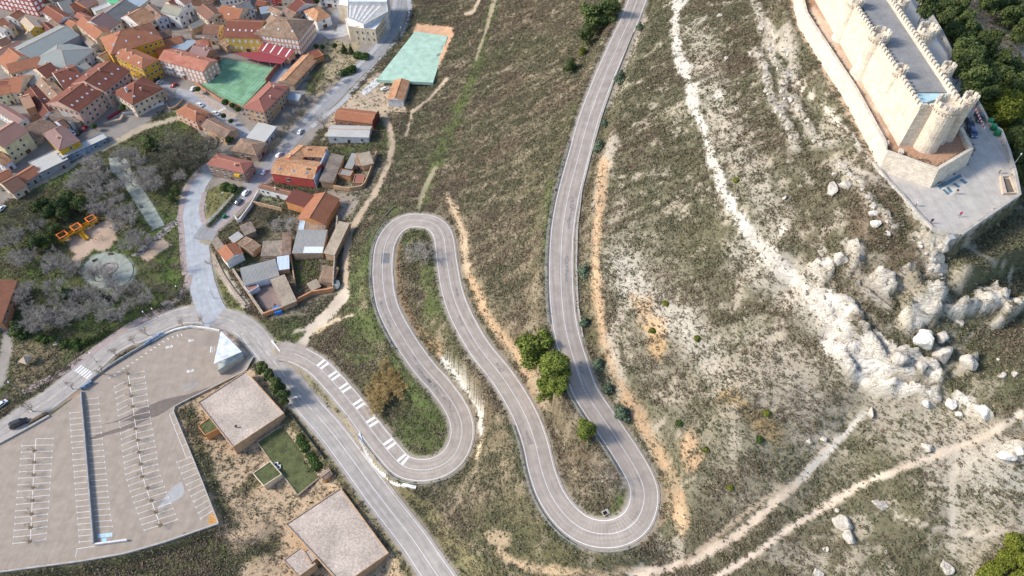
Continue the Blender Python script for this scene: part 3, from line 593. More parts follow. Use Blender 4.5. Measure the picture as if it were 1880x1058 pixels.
area(px('U', (80,150),(330,180),(325,240),(200,530),(150,540),(280,240),(60,215)), 1.5, (.55,.33,.2), .9, 0, jit=.4)
line(px('B', (1420,800),(1620,700),(1500,640),(1340,770)), 1, 2, (.3,.25,.18), jit=.2)
line(px('B', (1350,790),(1500,620),(1650,450),(1800,300)), 4, 5, (.2,.16,.08), 1, .8, jit=.5)
area(px('D', (1130,690),(1330,740),(1400,770),(1390,830),(1290,950),(1200,960)), 2, (.3,.25,.2), .6, .05, jit=.6)
area(px('F', (835,390),(1060,380),(1060,590),(990,640),(860,680)), 1.5, (.08,.12,.03), 1, .7, 1.0, jit=.4)
area(px('F', (360,280),(480,260),(560,400),(420,460)), 1.5, (.08,.12,.035), 1, .5, .8, jit=.4)
area(px('F', (500,680),(700,580),(740,800),(580,850)), 1.5, (.26,.2,.18), .7, .0, jit=.4)
area(px('F', (460,0),(850,-30),(850,160),(610,200),(420,110)), 2, (.13,.11,.07), 1, .6, .2, jit=.5)
area(px('D', (500,790),(720,850),(800,800),(560,740)), 1, (.2,.2,.12), .8, .3, .5, jit=.3)
area(px('D', (1190,560),(1340,520),(1440,560),(1380,640),(1240,660)), 1, (.16,.15,.08), .8, .3, .4, jit=.3)
line(px('F', (130,380),(220,520),(330,680),(430,800)), 7, 3, (.45,.38,.3), .8, 0, jit=.4)
# roadside
rd = RD[iv]
lay(1 - sstep(.3, 1.2, rd), (.34, .29, .22), .6, .0)
scrub *= sstep(.4, 2.0, rd)
lotsd = poly_sd(U, V, LOT); lay(1 - sstep(-.5, .5, lotsd), (.33, .275, .225), .3, 0); scrub *= sstep(1, 5, lotsd)

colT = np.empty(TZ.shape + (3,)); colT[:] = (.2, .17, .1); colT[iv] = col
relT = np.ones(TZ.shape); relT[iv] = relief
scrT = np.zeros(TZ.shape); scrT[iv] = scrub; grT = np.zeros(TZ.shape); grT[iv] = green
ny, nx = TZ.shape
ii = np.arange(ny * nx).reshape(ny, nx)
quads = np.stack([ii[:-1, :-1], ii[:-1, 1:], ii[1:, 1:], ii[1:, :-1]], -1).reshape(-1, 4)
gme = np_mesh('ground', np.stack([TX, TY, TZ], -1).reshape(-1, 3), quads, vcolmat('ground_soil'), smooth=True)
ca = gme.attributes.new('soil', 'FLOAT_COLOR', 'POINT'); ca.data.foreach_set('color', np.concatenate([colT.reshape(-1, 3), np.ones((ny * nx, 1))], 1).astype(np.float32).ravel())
rq = np.zeros(TZ.shape); rq[iv] = np.clip(cliffw * .8 + rockw + outw, 0, 1); qa = gme.attributes.new('rock', 'FLOAT', 'POINT'); qa.data.foreach_set('value', rq.astype(np.float32).ravel())
ra = gme.attributes.new('relief', 'FLOAT', 'POINT'); ra.data.foreach_set('value', relT.astype(np.float32).ravel())
ground = bpy.data.objects.new('ground', gme); COL.objects.link(ground); tag(ground, kind='structure')

# ------------------------------------------------------------------ roads
ASPH = asphalt('hairpin_asphalt', (.365, .315, .272)); ASPH2 = asphalt('main_asphalt', (.385, .345, .308)); CONC = asphalt('pale_concrete', (.41, .42, .43), .06)
PAINT = mat('road_paint', (.78, .77, .74), var=.08, fine=.12, fscale=2.5, bump=0)
def strip(P, o0, o1, dz, mb, m=0, s0=0, s1=None, rag=0):
    d = np.gradient(P[:, :2], axis=0); d /= np.linalg.norm(d, axis=1)[:, None]; nn = np.stack([-d[:, 1], d[:, 0]], 1)
    if s1 is None: s1 = len(P) - 1
    ln = np.r_[0, np.cumsum(np.linalg.norm(np.diff(P[:, :2], axis=0), axis=1))]
    J = (fbm(P[:, 0] * .45, P[:, 1] * .45, 3, 77) - .5) * 2 * rag; a0 = o0 - J; a1 = o1 + J[::-1]
    for i in range(s0, s1):
        q = [(P[i, 0] + nn[i, 0] * o, P[i, 1] + nn[i, 1] * o, P[i, 2] + dz) for o in (a1[i], a0[i])] + [(P[i + 1, 0] + nn[i + 1, 0] * o, P[i + 1, 1] + nn[i + 1, 1] * o, P[i + 1, 2] + dz) for o in (a0[i + 1], a1[i + 1])]
        mb.poly(q, m, [(o1, ln[i]), (o0, ln[i]), (o0, ln[i + 1]), (o1, ln[i + 1])])
ROADM = {'hairpin_road': ASPH, 'main_road': ASPH2, 'concrete_street': CONC, 'town_street': asphalt('street_asphalt', (.30, .29, .285)), 'village_street': asphalt('village_asphalt', (.36, .36, .37), .05), 'lower_street': asphalt('lower_asphalt', (.2, .2, .21), .05), 'school_street': asphalt('school_asphalt', (.26, .27, .29), .05)}
lift = {'hairpin_road': .012, 'main_road': .008, 'concrete_street': .016, 'town_street': .004, 'village_street': .02, 'lower_street': .012, 'school_street': .008}
for nm, (P, w) in ROADS.items():
    mb = MB(); strip(P, -w, w, lift[nm], mb, rag=.22); tag(mb.build(nm, ROADM[nm]), kind='structure')
def arc_at(P, u, v):                     # index of the road point nearest a photo position
    uu, vv = proj(P[:, 0], P[:, 1], P[:, 2]); return int(np.argmin(np.hypot(uu - u, vv - v)))
PH = ROADS['hairpin_road'][0]; PM = ROADS['main_road'][0]
mk = MB()
i0 = arc_at(PH, 540, 650)
strip(PH, -3.62, -3.46, .02, mk, 0, i0); strip(PH, 3.46, 3.62, .02, mk, 0, arc_at(PH, 552, 655)); strip(PH, -.06, .06, .02, mk, 0, i0)
j0, j1 = arc_at(PM, 840, 1110), arc_at(PM, 545, 715)
strip(PM, -3.75, -3.6, .016, mk, 0, j0, arc_at(PM, 570, 745)); strip(PM, 3.6, 3.75, .016, mk, 0, j0, arc_at(PM, 440, 597))
strip(PM, -.07, .07, .016, mk, 0, j0, arc_at(PM, 590, 770))
for i in range(arc_at(PM, 590, 770), len(PM) - 30, 6): strip(PM, -.06, .06, .016, mk, 0, i, min(i + 3, len(PM) - 2))
strip(PM, 3.7, 3.82, .016, mk, 0, arc_at(PM, 400, 584), arc_at(PM, 90, 735))
strip(PM, -3.9, -3.75, .016, mk, 0, arc_at(PM, 340, 580), arc_at(PM, 190, 650))
# slow-down bars: pairs of long bars across one lane
for u0, v0 in ((582,672),(600,690),(622,714),(647,744),(672,775),(702,815),(727,846)):
    k = arc_at(PH, u0, v0)
    for dk in (0, 2): strip(PH, .15, 3.4, .0204, mk, 0, k + dk, k + dk + 1)
k = arc_at(PH, 527, 646)
p = PH[k]; d = PH[k + 2] - PH[k]; an = math.atan2(d[1], d[0])
q0, q1 = G(500, 628), G(516, 648)
mk.wall([(q0.x, q0.y), (q1.x, q1.y)], .5, 1, PH[0][2] + .03)
# zebra crossings
def zebra(P, k, half, nbar, mb, length=3.6):
    d = P[k + 1] - P[k]; d = d / np.linalg.norm(d[:2]); nn = np.array([-d[1], d[0]])
    for j in range(nbar):
        o = -half + (j + .5) * 2 * half / nbar; c = P[k][:2] + nn * o
        a = c - d[:2] * length / 2; b = c + d[:2] * length / 2; w = half / nbar * .55
        mb.poly([(*(a - nn * w), P[k][2] + .022), (*(b - nn * w), P[k][2] + .022), (*(b + nn * w), P[k][2] + .022), (*(a + nn * w), P[k][2] + .022)])
zebra(PM, arc_at(PM, 153, 684), 3.6, 6, mk)
zebra(ROADS['village_street'][0], arc_at(ROADS['village_street'][0], 397, 205), 3.2, 6, mk, 4.5)
tag(mk.build('road_markings', PAINT), kind='structure')
# ------------------------------------------------------------------ car park: sheet, bays, lettering
LOTM = asphalt('car_park_asphalt', (.35, .287, .228), .05, .93)
mb = MB(); mb.poly([(*un(u, v, 0.02), 0.02) for u, v in LOT]); tag(mb.build('parking_lot', LOTM), kind='structure')
def U0(u, v, z=0.0): x, y = un(u, v, z); return Vector((float(x), float(y), z))
def lerpline(P, t):
    P = np.array(P, float); d = np.r_[0, np.cumsum(np.hypot(*np.diff(P, axis=0).T))]; d /= d[-1]
    return np.array([np.interp(t, d, P[:, 0]), np.interp(t, d, P[:, 1])])
mk = MB()
def stroke(a, b, w=.12, z=.03):
    a = U0(*a, z); b = U0(*b, z); d = (b - a); d.z = 0; d.normalize(); nn = Vector((-d.y, d.x, 0)) * w / 2
    mk.poly([a - nn, b - nn, b + nn, a + nn])
def ends(p, q, tick=2.2):
    """a bay line with the short cross stroke at its open end q"""
    stroke(p, q); e = np.array(q); d = (e - np.array(p)); d /= np.hypot(*d); n = np.array([-d[1], d[0]])
    stroke(tuple(e - n * tick), tuple(e + n * tick))
def bays(nb, left, right, spine=None, lfrom=0, lends=True, rends=True):
    for k in range(nb):
        t = k / (nb - 1); l = lerpline(left, t); r = lerpline(right, t)
        if spine is not None:
            s = lerpline(spine, t)
            if k >= lfrom: ends(tuple(s), tuple(l))
            ends(tuple(s), tuple(r))
        elif lends: ends(tuple(r), tuple(l))
        else: ends(tuple(l), tuple(r))
    if spine is not None:
        for a, b in zip(spine[:-1], spine[1:]): stroke(a, b, .18)
C1S = [(65.7,805.6),(60,900),(55.6,995)]
bays(17, px('Q', (180,30),(165,72),(130,440),(97,812)), px('Q', (400,22),(372,437),(345,780)), C1S, 1)
bays(23, px('P', (510,712),(524,907)) + px('Q', (555,240),(575,515),(598,800)), px('P', (597,703),(612,900)) + px('Q', (645,235),(680,505),(702,790)))
bays(23, px('P', (622,612),(645,890)) + px('Q', (670,230),(700,540),(722,690)), px('P', (718,600),(750,922)) + px('Q', (800,300),(828,585),(845,682)), None, 0, False)
C4S = px('P', (938,425),(965,590),(1000,870)) + px('Q', (1025,0),(1048,130),(1075,310),(1112,430),(1150,520),(1205,675))
bays(27, px('P', (828,478),(845,545),(880,830),(905,1045)) + px('Q', (945,300),(1000,480),(1085,712)), px('P', (1055,405),(1095,715),(1145,1010)) + px('Q', (1195,270),(1265,455),(1335,630)), C4S, 1)
bays(11, px('Q', (1330,200),(1420,410),(1510,625)), px('Q', (1447,160),(1530,370),(1610,560)))
a5 = px('P', (1240,720),(1365,1040)); stroke(*a5)
for t in (0, .25, .46, .73, 1.0):
    p = lerpline(a5, t); stroke(tuple(p), (p[0] + 9.5, p[1] - 4.2))
for x, y in ((800,455),(840,435),(870,410),(905,385),(935,368),(970,345),(1003,322),(1037,300),(1070,275),(1105,250),(1135,232),(1165,210),(1195,190),(1230,168),(1265,155),(1300,145),(1330,140),(1367,133),(1405,132),(1485,138),(1520,142),(1550,165),(1562,190)):
    q = px('P', (x, y))[0]; c = np.array(px('P', (1400, 330))[0]) ; d = c - np.array(q); d /= np.hypot(*d); d *= 2.2
    stroke((q[0] - d[0], q[1] - d[1]), (q[0] + d[0], q[1] + d[1]), .28)
stroke(*px('P', (1548,210),(1542,268)), .4); stroke(*px('P', (1562,212),(1556,270)), .1); stroke(*px('P', (1575,212),(1568,268)), .1)
stroke(*px('Q', (580,852),(712,832)), .15); stroke(*px('Q', (580,852),(568,915)), .12)
def ground_text(s, u, v, du, dv, size, z, zz=0.0):
    cu = bpy.data.curves.new('lettering', 'FONT'); cu.body = s; cu.size = size; cu.align_x = 'CENTER'; cu.align_y = 'CENTER'; cu.offset = .035
    o = bpy.data.objects.new('lettering', cu); COL.objects.link(o)
    dg = bpy.context.evaluated_depsgraph_get(); me = o.evaluated_get(dg).to_mesh()
    a = U0(u, v, zz); b = U0(u + du, v + dv, zz); an = math.atan2(b.y - a.y, b.x - a.x); ca, sa = math.cos(an), math.sin(an)
    for p in me.polygons: mk.poly([(a.x + w.x * ca - w.y * sa, a.y + w.x * sa + w.y * ca, z) for w in (me.vertices[k].co for k in p.vertices)])
    o.evaluated_get(dg).to_mesh_clear(); bpy.data.objects.remove(o)
for x, y in ((1405,180),(1240,228),(1395,405)): 
    q = px('P', (x, y))[0]; ground_text('BUS', q[0], q[1], 10, -2.2, 1.5, .03)
tag(mk.build('parking_markings', PAINT), kind='structure')
# dark wet stain, concrete patches, leaf litter: flat marks on the asphalt
def patch(nm, pts, z, m, jitter=0.0):
    mb = MB(); P = catmull([U0(u, v, z)[:2] for u, v in pts + pts[:1]], 6)[:-1] if jitter else [U0(u, v, z)[:2] for u, v in pts]
    mb.poly([(p[0] + rnd.uniform(-1, 1) * jitter, p[1] + rnd.uniform(-1, 1) * jitter, z) for p in P]); return tag(mb.build(nm, m), kind='structure')
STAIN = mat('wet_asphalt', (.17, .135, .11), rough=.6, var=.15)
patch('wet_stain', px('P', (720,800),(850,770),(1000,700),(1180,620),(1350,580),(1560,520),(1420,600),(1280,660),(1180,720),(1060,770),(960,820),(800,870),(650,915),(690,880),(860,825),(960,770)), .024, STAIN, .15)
PCON = mat('patch_concrete', (.40, .385, .37), var=.12, scale=1.0)
patch('concrete_patch', px('Q', (1365,345),(1385,440),(1280,510),(1190,550),(1230,480),(1290,400)), .0235, PCON, .1)
patch('manhole_patch', px('P', (1415,120),(1475,115),(1490,130),(1450,145),(1425,135)), .0235, PCON, .05)
patch('pale_patch', px('P', (1320,530),(1430,475),(1450,510),(1340,550)), .0235, mat('patch_concrete_warm', (.33,.29,.26)), .05)
patch('leaf_litter', px('Q', (1570,600),(1620,585),(1655,640),(1575,668)), .0245, mat('dry_leaves', (.50,.27,.10), var=.4, scale=2, fine=.4), .2)
patch('blue_bay_paint', px('Q', (735,742),(845,730),(845,760),(735,770)), .0315, mat('pale_blue_paint', (.45,.62,.72), var=.2, scale=1.5), 0)
patch('pale_blue_symbol', px('Q', (768,775),(803,770),(800,800),(765,805)), .0315, mat('sky_blue_paint', (.35,.6,.75), var=.2, scale=1.5), 0)
q = [Vector((PH[k][0], PH[k][1], PH[k][2])) for k in (arc_at(PH, 702, 466), arc_at(PH, 700, 487))]
mb = MB(); d = (q[1] - q[0]); d.z = 0; d.normalize(); nn = Vector((-d.y, d.x, 0))
strip(PH, -2.6, .6, .0165, mb, 0, arc_at(PH, 701, 486), arc_at(PH, 703, 466)); tag(mb.build('asphalt_repair', mat('repair_asphalt', (.19,.185,.185), var=.15)), kind='structure')

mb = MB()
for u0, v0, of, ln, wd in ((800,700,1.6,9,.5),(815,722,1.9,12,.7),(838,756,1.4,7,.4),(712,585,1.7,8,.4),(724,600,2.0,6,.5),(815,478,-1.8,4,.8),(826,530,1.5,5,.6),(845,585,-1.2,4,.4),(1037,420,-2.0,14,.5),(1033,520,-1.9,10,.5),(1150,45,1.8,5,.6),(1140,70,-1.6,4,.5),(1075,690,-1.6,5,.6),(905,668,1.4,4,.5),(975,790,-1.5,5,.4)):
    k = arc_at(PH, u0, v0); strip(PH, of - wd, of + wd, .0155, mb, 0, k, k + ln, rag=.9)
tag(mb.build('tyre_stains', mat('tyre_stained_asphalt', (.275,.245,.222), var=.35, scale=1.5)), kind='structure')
# ------------------------------------------------------------------ walls and kerbs of the car park and roads
PCW = mat('pale_wall_concrete', (.42, .39, .35), var=.15, fscale=3); GCW = mat('grey_wall_concrete', (.33, .325, .325), var=.2, fscale=3)
WPLAS = mat('white_plaster', (.70, .67, .63), var=.12); STONE = mat('field_stone', (.40, .32, .24), var=.25, scale=1.0, fine=.3, fscale=4, bump=.5)
BRICKO = mat('orange_brick', (.47, .23, .12), var=.15, fine=.2, fscale=8); BRICKD = mat('brown_brick', (.33, .19, .13), var=.18, fine=.25, fscale=7)
def gz(x, y): return float(hz(x, y))
def wpts(tile, *p, z=None): 
    out = []
    for q in px(tile, *p):
        g = G(*q) if z is None else U0(*q, z); out.append((g.x, g.y))
    return out
def wall_thing(name, label, cat, pts, th, h, m, cap=None, z0=None, group=None):
    mb = MB(); P = resample([(*p, 0) for p in pts], 2.5) if cap != 'keep' else pts
    z1 = (lambda x, y: gz(x, y) + h) if z0 is None else (lambda x, y: z0 + h)
    mb.wall([(p[0], p[1]) for p in P], th, lambda x, y: gz(x, y) - .7, z1)
    return tag(mb.build(name, m), label, cat, group)
wall_thing('boundary_wall', 'low pale concrete wall along the bottom edge of the car park', 'wall', wpts('.', (402,962),(300,997),(230,1017),(150,1031),(0,1051),(-70,1061)), .5, .7, PCW)
wall_thing('boundary_wall', 'low pale wall between the car park and the scrub lot of the flat roofed halls', 'wall', wpts('.', (466,657),(455,679),(330,743),(317,751),(360,855),(402,962)), .35, .8, PCW)
wall_thing('curved_parapet', 'white curved parapet wall round the top of the car park arc', 'wall', wpts('.', (280,628),(300,616),(325,606),(352,601),(380,604),(404,609)), .6, .9, WPLAS)
wall_thing('graffiti_wall', 'grey car park wall with blue graffiti beside the main road', 'wall', wpts('.', (152,716),(172,697),(205,673),(240,651),(272,633),(282,627)), .45, 1.3, GCW)
wall_thing('roadside_wall', 'pale roadside wall at the left edge beside the parked black van', 'wall', wpts('.', (-60,847),(0,816),(50,789),(92,765)), .6, .9, PCW)
wall_thing('dividing_wall', 'dark grey dividing wall between two rows of parking bays', 'wall', [U0(u, v)[:2] for u, v in px('P', (598,560),(612,700),(630,900)) + px('Q', (655,120),(682,440),(712,820))], .42, 1.2, GCW)
wall_thing('dividing_wall', 'short white wall at the foot of the dividing wall in the car park', 'wall', [U0(u, v)[:2] for u, v in px('Q', (716,822),(840,806),(962,790))], .5, .9, WPLAS)
wall_thing('planter_kerb', 'brown planted kerb strip at the car park entrance', 'planter', wpts('P', (500,620),(545,585),(590,560)), 1.1, .4, mat('planter_soil', (.33,.22,.14)))
wall_thing('planter_kerb', 'brown planted kerb strip in front of the black van', 'planter', wpts('P', (215,785),(280,745),(345,712)), 1.1, .5, mat('planter_hedge', (.16,.11,.06), var=.5, scale=2))
BLUEP = mat('graffiti_blue', (.22, .30, .42), var=.7, scale=1.2, fine=.4, fscale=3)
mb = MB()
ga, gb = U0(*px('P', (1070,215))[0]), U0(*px('P', (1195,135))[0])
mb.wall([(ga.x - .0, ga.y - .06), ((ga.x + gb.x) / 2, (ga.y + gb.y) / 2 - .08), (gb.x, gb.y - .06)], .6, .15, 1.34); tag(mb.build('graffiti_panel', [BLUEP]), 'blue graffiti painted on a section of the curved car park wall', 'graffiti')
mb = MB(); ga, gb = U0(*px('P', (600,545))[0]), U0(*px('P', (680,492))[0]); mb.wall([(ga.x, ga.y), (gb.x, gb.y)], .55, .15, 1.4); tag(mb.build('graffiti_panel', [BLUEP]), 'blue graffiti at the upper left corner of the car park wall', 'graffiti')
# pavements (raised 0.13) along the left street and the avenue
PAVE = mat('pink_paving', (.37, .29, .26), var=.12, fine=.15, fscale=3); PAVG = mat('grey_paving', (.40, .39, .38), var=.1, fine=.12, fscale=3)
def pavement(name, pts, m, th=2.0):
    P = resample([tuple(G(*q)) for q in pts], 2.0); mb = MB(); mb.wall([(p[0], p[1]) for p in P], th, lambda x, y: gz(x, y) - .5, lambda x, y: gz(x, y) + .13); return tag(mb.build(name, m), kind='structure')
pavement('pavement', px('.', (42,722),(80,702),(120,680),(160,652),(200,624),(240,597),(280,578),(310,562),(332,545),(344,524),(348,505)), PAVE, 3.0)
pavement('pavement', px('.', (340,505),(336,470),(334,430),(330,400),(338,360),(352,330),(372,312)), PAVE, 2.4)
pavement('pavement', px('.', (405,610),(430,630),(452,654)), PAVE, 2.2)
pavement('pavement', px('D', (165,1050),(300,930),(470,770),(560,665),(640,600)), PAVE, 2.0)
pavement('pavement', px('D', (130,1030),(60,960),(45,870),(75,720)), PAVE, 2.2)
pavement('pavement', px('B', (930,1058),(1110,860),(1330,640),(1560,410),(1640,300),(1700,130),(1720,0)), PAVG, 2.4)
pavement('pavement', px('B', (1000,1100),(1270,880),(1430,700),(1660,440),(1800,280),(1850,130),(1840,0)), PAVG, 2.6)
pavement('pavement', px('B', (0,790),(110,880),(230,960),(340,1010)), mat('tan_paving', (.42,.33,.26)), 4.0)
pavement('plaza_paving', px('B', (1140,270),(1180,300),(1280,280),(1290,210)), PAVG, 9.0)
# park: walkway, oval, small paths
PARKC = mat('park_concrete', (.29, .31, .265), var=.2, scale=.5)
def slab(name, pts, m, dz=.05, kind='structure', step=None):
    P = [G(*q) for q in pts]; mb = MB(); zz = np.mean([p.z for p in P])
    c = Vector((np.mean([p.x for p in P]), np.mean([p.y for p in P]), 0))
    mb.prism([(p.x, p.y) for p in P], lambda p: gz(p[0], p[1]) - .6, lambda p: gz(p[0], p[1]) + dz); return tag(mb.build(name, m), kind=kind)
def drape(name, pts, m, dz=.1, n=14, kind='structure'):
    """a sheet lying on the land inside a traced outline"""
    P = [G(*q) for q in pts]; xs = [p.x for p in P]; ys = [p.y for p in P]
    bm = bmesh.new(); f = bm.faces.new([bm.verts.new((p.x, p.y, 0)) for p in P]); bmesh.ops.triangulate(bm, faces=[f])
    bmesh.ops.subdivide_edges(bm, edges=bm.edges[:], cuts=5, use_grid_fill=True)
    for v in bm.verts: v.co.z = gz(v.co.x, v.co.y) + dz
    me = bpy.data.meshes.new(name); bm.to_mesh(me); bm.free(); me.materials.append(m); o = bpy.data.objects.new(name, me); COL.objects.link(o); return tag(o, kind=kind)
drape('park_walkway', px('C', (940,430),(1060,410),(1120,480),(1140,560),(1230,690),(1330,840),(1425,1005),(1320,1050),(1210,880),(1110,720),(1045,620),(960,540)), PARKC, .2)
oval = [(200 + 46 * math.cos(a) * .97 + 6 * math.sin(a), 498 + 33 * math.sin(a) - 6 * math.cos(a)) for a in np.linspace(0, 2 * math.pi, 28)[:-1]]
drape('park_oval', oval, PARKC, .22)
drape('park_path', px('E', (1130,330),(1440,60),(1560,-10),(1590,20),(1480,100),(1190,345)), mat('grey_path', (.30,.27,.26)), .07)
drape('park_path', px('E', (1380,740),(1440,700),(1490,730),(1440,790)), PAVE, .09)
LIME = mat('raw_limestone', (.62, .56, .47), var=.2, scale=.8, fine=.25, fscale=3, bump=.8)
# sports courts
def court(name, label, pts, m, lines, lm, dz=.12):
    t = thing(name, label, 'sports court', G(*np.mean(np.array(pts), axis=0)))
    P = [G(*q) for q in pts]; zc = max(p.z for p in P) + .05
    P = [U0(*q, zc) for q in pts]
    mb = MB(); mb.prism([(p.x, p.y) for p in P], zc - 1.5, zc + dz); mb.build('court_surface', m, t)
    if lines:
        mb = MB(); a, b, c, d = P[:4]
        def at(s, q): return (a * (1 - s) + b * s) * (1 - q) + (d * (1 - s) + c * s) * q
        def ln(p, q, w=.14):
            e = q - p; e.z = 0; e.normalize(); nn = Vector((-e.y, e.x, 0)) * w / 2; z = Vector((0, 0, dz + .006)); mb.poly([p - nn + z, q - nn + z, q + nn + z, p + nn + z])
        for s0, s1, q0, q1 in ((.07, .93, .06, .94), (.12, .88, .12, .88)):
            C = [at(s0, q0), at(s1, q0), at(s1, q1), at(s0, q1)]
            for k in range(4): ln(C[k], C[(k + 1) % 4])
        ln(at(.5, .06), at(.5, .94)); 
        cc = at(.5, .5); r = (at(.5, .62) - cc).length
        for k in range(16): ln(cc + Vector((math.cos(k * .3927), math.sin(k * .3927), 0)) * r, cc + Vector((math.cos((k + 1) * .3927), math.sin((k + 1) * .3927), 0)) * r)
        for e in (.07, .93):
            cc = at(e, .5)
            pr = [at(e + (.12 if e < .5 else -.12) * math.sin(k * math.pi / 8), .5 - .28 * math.cos(k * math.pi / 8)) for k in range(9)]
            for p, q in zip(pr[:-1], pr[1:]): ln(p, q)
        mb.build('court_lines', lm, t)
    return t
CGREEN = mat('court_green', (.165, .31, .175), var=.25, scale=.25, fscale=2, bump=0); CPALE = mat('court_pale_green', (.40, .55, .43), var=.15, scale=.3, fscale=2, bump=0)
court('sports_court', 'green school sports court with pale oval lines beside the maroon awning', px('B', (215,505),(715,590),(400,925),(58,728)), CGREEN, True, mat('court_line_paint', (.4,.62,.48), bump=0))
court('sports_court', 'pale mint green court with faded surface beside the hillside', px('.', (762,58),(822,67),(795,152),(691,147)), CPALE, False, None)
slab('concrete_ramp', px('B', (1415,800),(1555,672),(1630,690),(1460,825)), mat('ramp_concrete', (.55,.54,.52), var=.1), .12)
wall_thing('court_wall', 'orange brick wall along the street side of the green school court', 'wall', wpts('B', (-5,725),(100,800),(215,878),(300,905),(395,935)), .35, 1.6, BRICKO)
wall_thing('court_wall', 'dark red brick wall between the school court and the school street', 'wall', wpts('B', (610,715),(700,600),(770,510),(835,450)), .4, 2.6, mat('dark_red_brick', (.30,.12,.09), fine=.2))
# ------------------------------------------------------------------ houses
RM = {'orange': roofmat('orange_tiles', (.27,.105,.058), (.43,.185,.10), .5), 'red': roofmat('red_tiles', (.15,.052,.034), (.27,.10,.064), .5), 'darkred': roofmat('dark_red_tiles', (.11,.038,.028), (.19,.066,.046), .3),
      'brown': roofmat('brown_tiles', (.16,.08,.055), (.26,.14,.095), .4), 'mottle': roofmat('mottled_tiles', (.15,.10,.068), (.42,.285,.19), .8), 'mottleorange': roofmat('mottled_orange_tiles', (.30,.13,.06), (.62,.36,.20), .8),
      'redmottle': roofmat('mottled_red_tiles', (.30,.09,.055), (.55,.25,.17), .7), 'mottlegrey': roofmat('weathered_grey_tiles', (.15,.115,.09), (.40,.32,.25), .8), 'darkmottle': roofmat('dark_weathered_tiles', (.12,.08,.06), (.34,.23,.17), .8),
      'mottlelight': roofmat('pale_weathered_tiles', (.28,.22,.16), (.52,.42,.31), .7), 'pinkish': roofmat('pink_tiles', (.30,.155,.115), (.40,.22,.165), .3), 'mauve': roofmat('mauve_tiles', (.22,.135,.12), (.31,.20,.175), .3),
      'pinkred': roofmat('pink_red_tiles', (.28,.105,.08), (.38,.16,.115), .25), 'greytile': roofmat('grey_tiles', (.15,.145,.13), (.29,.28,.25), .5), 'greysheet': roofmat('grey_sheet_roof', (.22,.235,.215), (.33,.345,.315), .3, .6),
      'palegrey': roofmat('pale_fibre_cement', (.40,.385,.35), (.56,.54,.49), .4), 'grey': roofmat('grey_fibre_cement', (.24,.235,.22), (.36,.35,.325), .5), 'tan': roofmat('tan_tiles', (.50,.26,.15), (.62,.36,.22), .3),
      'maroon': roofmat('maroon_sheet', (.26,.045,.055), (.34,.075,.08), .2, .55), 'bluegrey': roofmat('blue_grey_sheet', (.24,.30,.34), (.36,.42,.46), .3, .5), 'bluesheet': roofmat('pale_blue_sheet', (.48,.56,.62), (.62,.69,.74), .3, .5),
      'greygreen': roofmat('grey_green_tiles', (.24,.23,.17), (.38,.36,.28), .5), 'green': roofmat('green_white_sheet', (.05,.35,.12), (.2,.55,.28), .3, .5), 'gravel': mat('roof_gravel', (.47,.385,.315), var=.2, scale=.16, fine=.28, fscale=2.2), 'white': roofmat('white_membrane', (.62,.66,.68), (.74,.76,.77), .3), 'turf': mat('turf_roof', (.095,.105,.04), var=.35, scale=.5, fine=.3, fscale=2.5, bump=.5), 'wood': roofmat('silvered_boards', (.38,.29,.21), (.52,.42,.31), .6)}
def wm(n, c, **k): return mat('render_' + n, c, var=.16, scale=.5, fine=.08, fscale=3, **k)
WM = {'white': wm('white', (.70,.68,.65)), 'cream': wm('cream', (.66,.54,.39)), 'yellow': wm('yellow', (.74,.47,.12)), 'ochre': wm('ochre', (.60,.36,.035)), 'pink': wm('pink', (.58,.38,.29)), 'pinkish': wm('salmon', (.62,.36,.25)),
      'brick': BRICKO, 'brickdark': BRICKD, 'brickorange': mat('bright_brick', (.56,.25,.10), var=.15, fine=.2), 'stone': STONE, 'redwall': wm('red', (.50,.085,.07)), 'grey': wm('grey', (.34,.33,.33)), 'bluewhite': wm('blue_white', (.52,.58,.68)),
      'adobe': mat('adobe_wall', (.47,.31,.19), var=.2, fine=.25, fscale=4, bump=.4), 'yellowpale': wm('pale_yellow', (.58,.52,.32)), 'brownstone': mat('brown_stone', (.27,.19,.145), var=.2, fine=.35, fscale=5, bump=.4), 'darkgrey': wm('dark_grey', (.2,.2,.21))}
GLASS = mat('window_glass', (.025, .03, .035), rough=.15, var=.3, bump=0, spec=.6); FRAME = mat('window_frame', (.68, .66, .62), var=.1, bump=0); SHUT = mat('white_shutter', (.80, .78, .74), var=.06, bump=0)
DOORM = mat('door_wood', (.12, .06, .035), var=.3); SKYL = mat('skylight_glass', (.55, .60, .64), rough=.2, bump=0); BLUEG = mat('blue_skylight', (.10,.2,.33), rough=.2, bump=0); CHIM = mat('chimney_render', (.60, .42, .32), var=.2); CAPM = mat('ridge_tile', (.55,.27,.15), var=.2)
WMESH = {}
def open_mesh(kind, w, h):
    k = (kind, round(w, 1), round(h, 1))
    if k in WMESH: return WMESH[k]
    mb = MB(); f = .1 if kind != 'plain' else .05
    mb.box((0, -.03, 0), (w + 2 * f, .1, h + 2 * f), 0, 0); mb.box((0, -.09, 0), (w, .05, h), 0, 1)
    if w > .8 and kind != 'door': mb.box((0, -.1, 0), (.06, .07, h), 0, 0)
    if kind != 'door': mb.box((0, -.1, -h / 2 - f), (w + .3, .22, .08), 0, 0)
    nm = 'door' if kind == 'door' else 'window'
    o = mb.build(nm, [FRAME, {'door': DOORM, 'shut': SHUT}.get(kind, GLASS)]); me = o.data; bpy.data.objects.remove(o); WMESH[k] = me
    return me
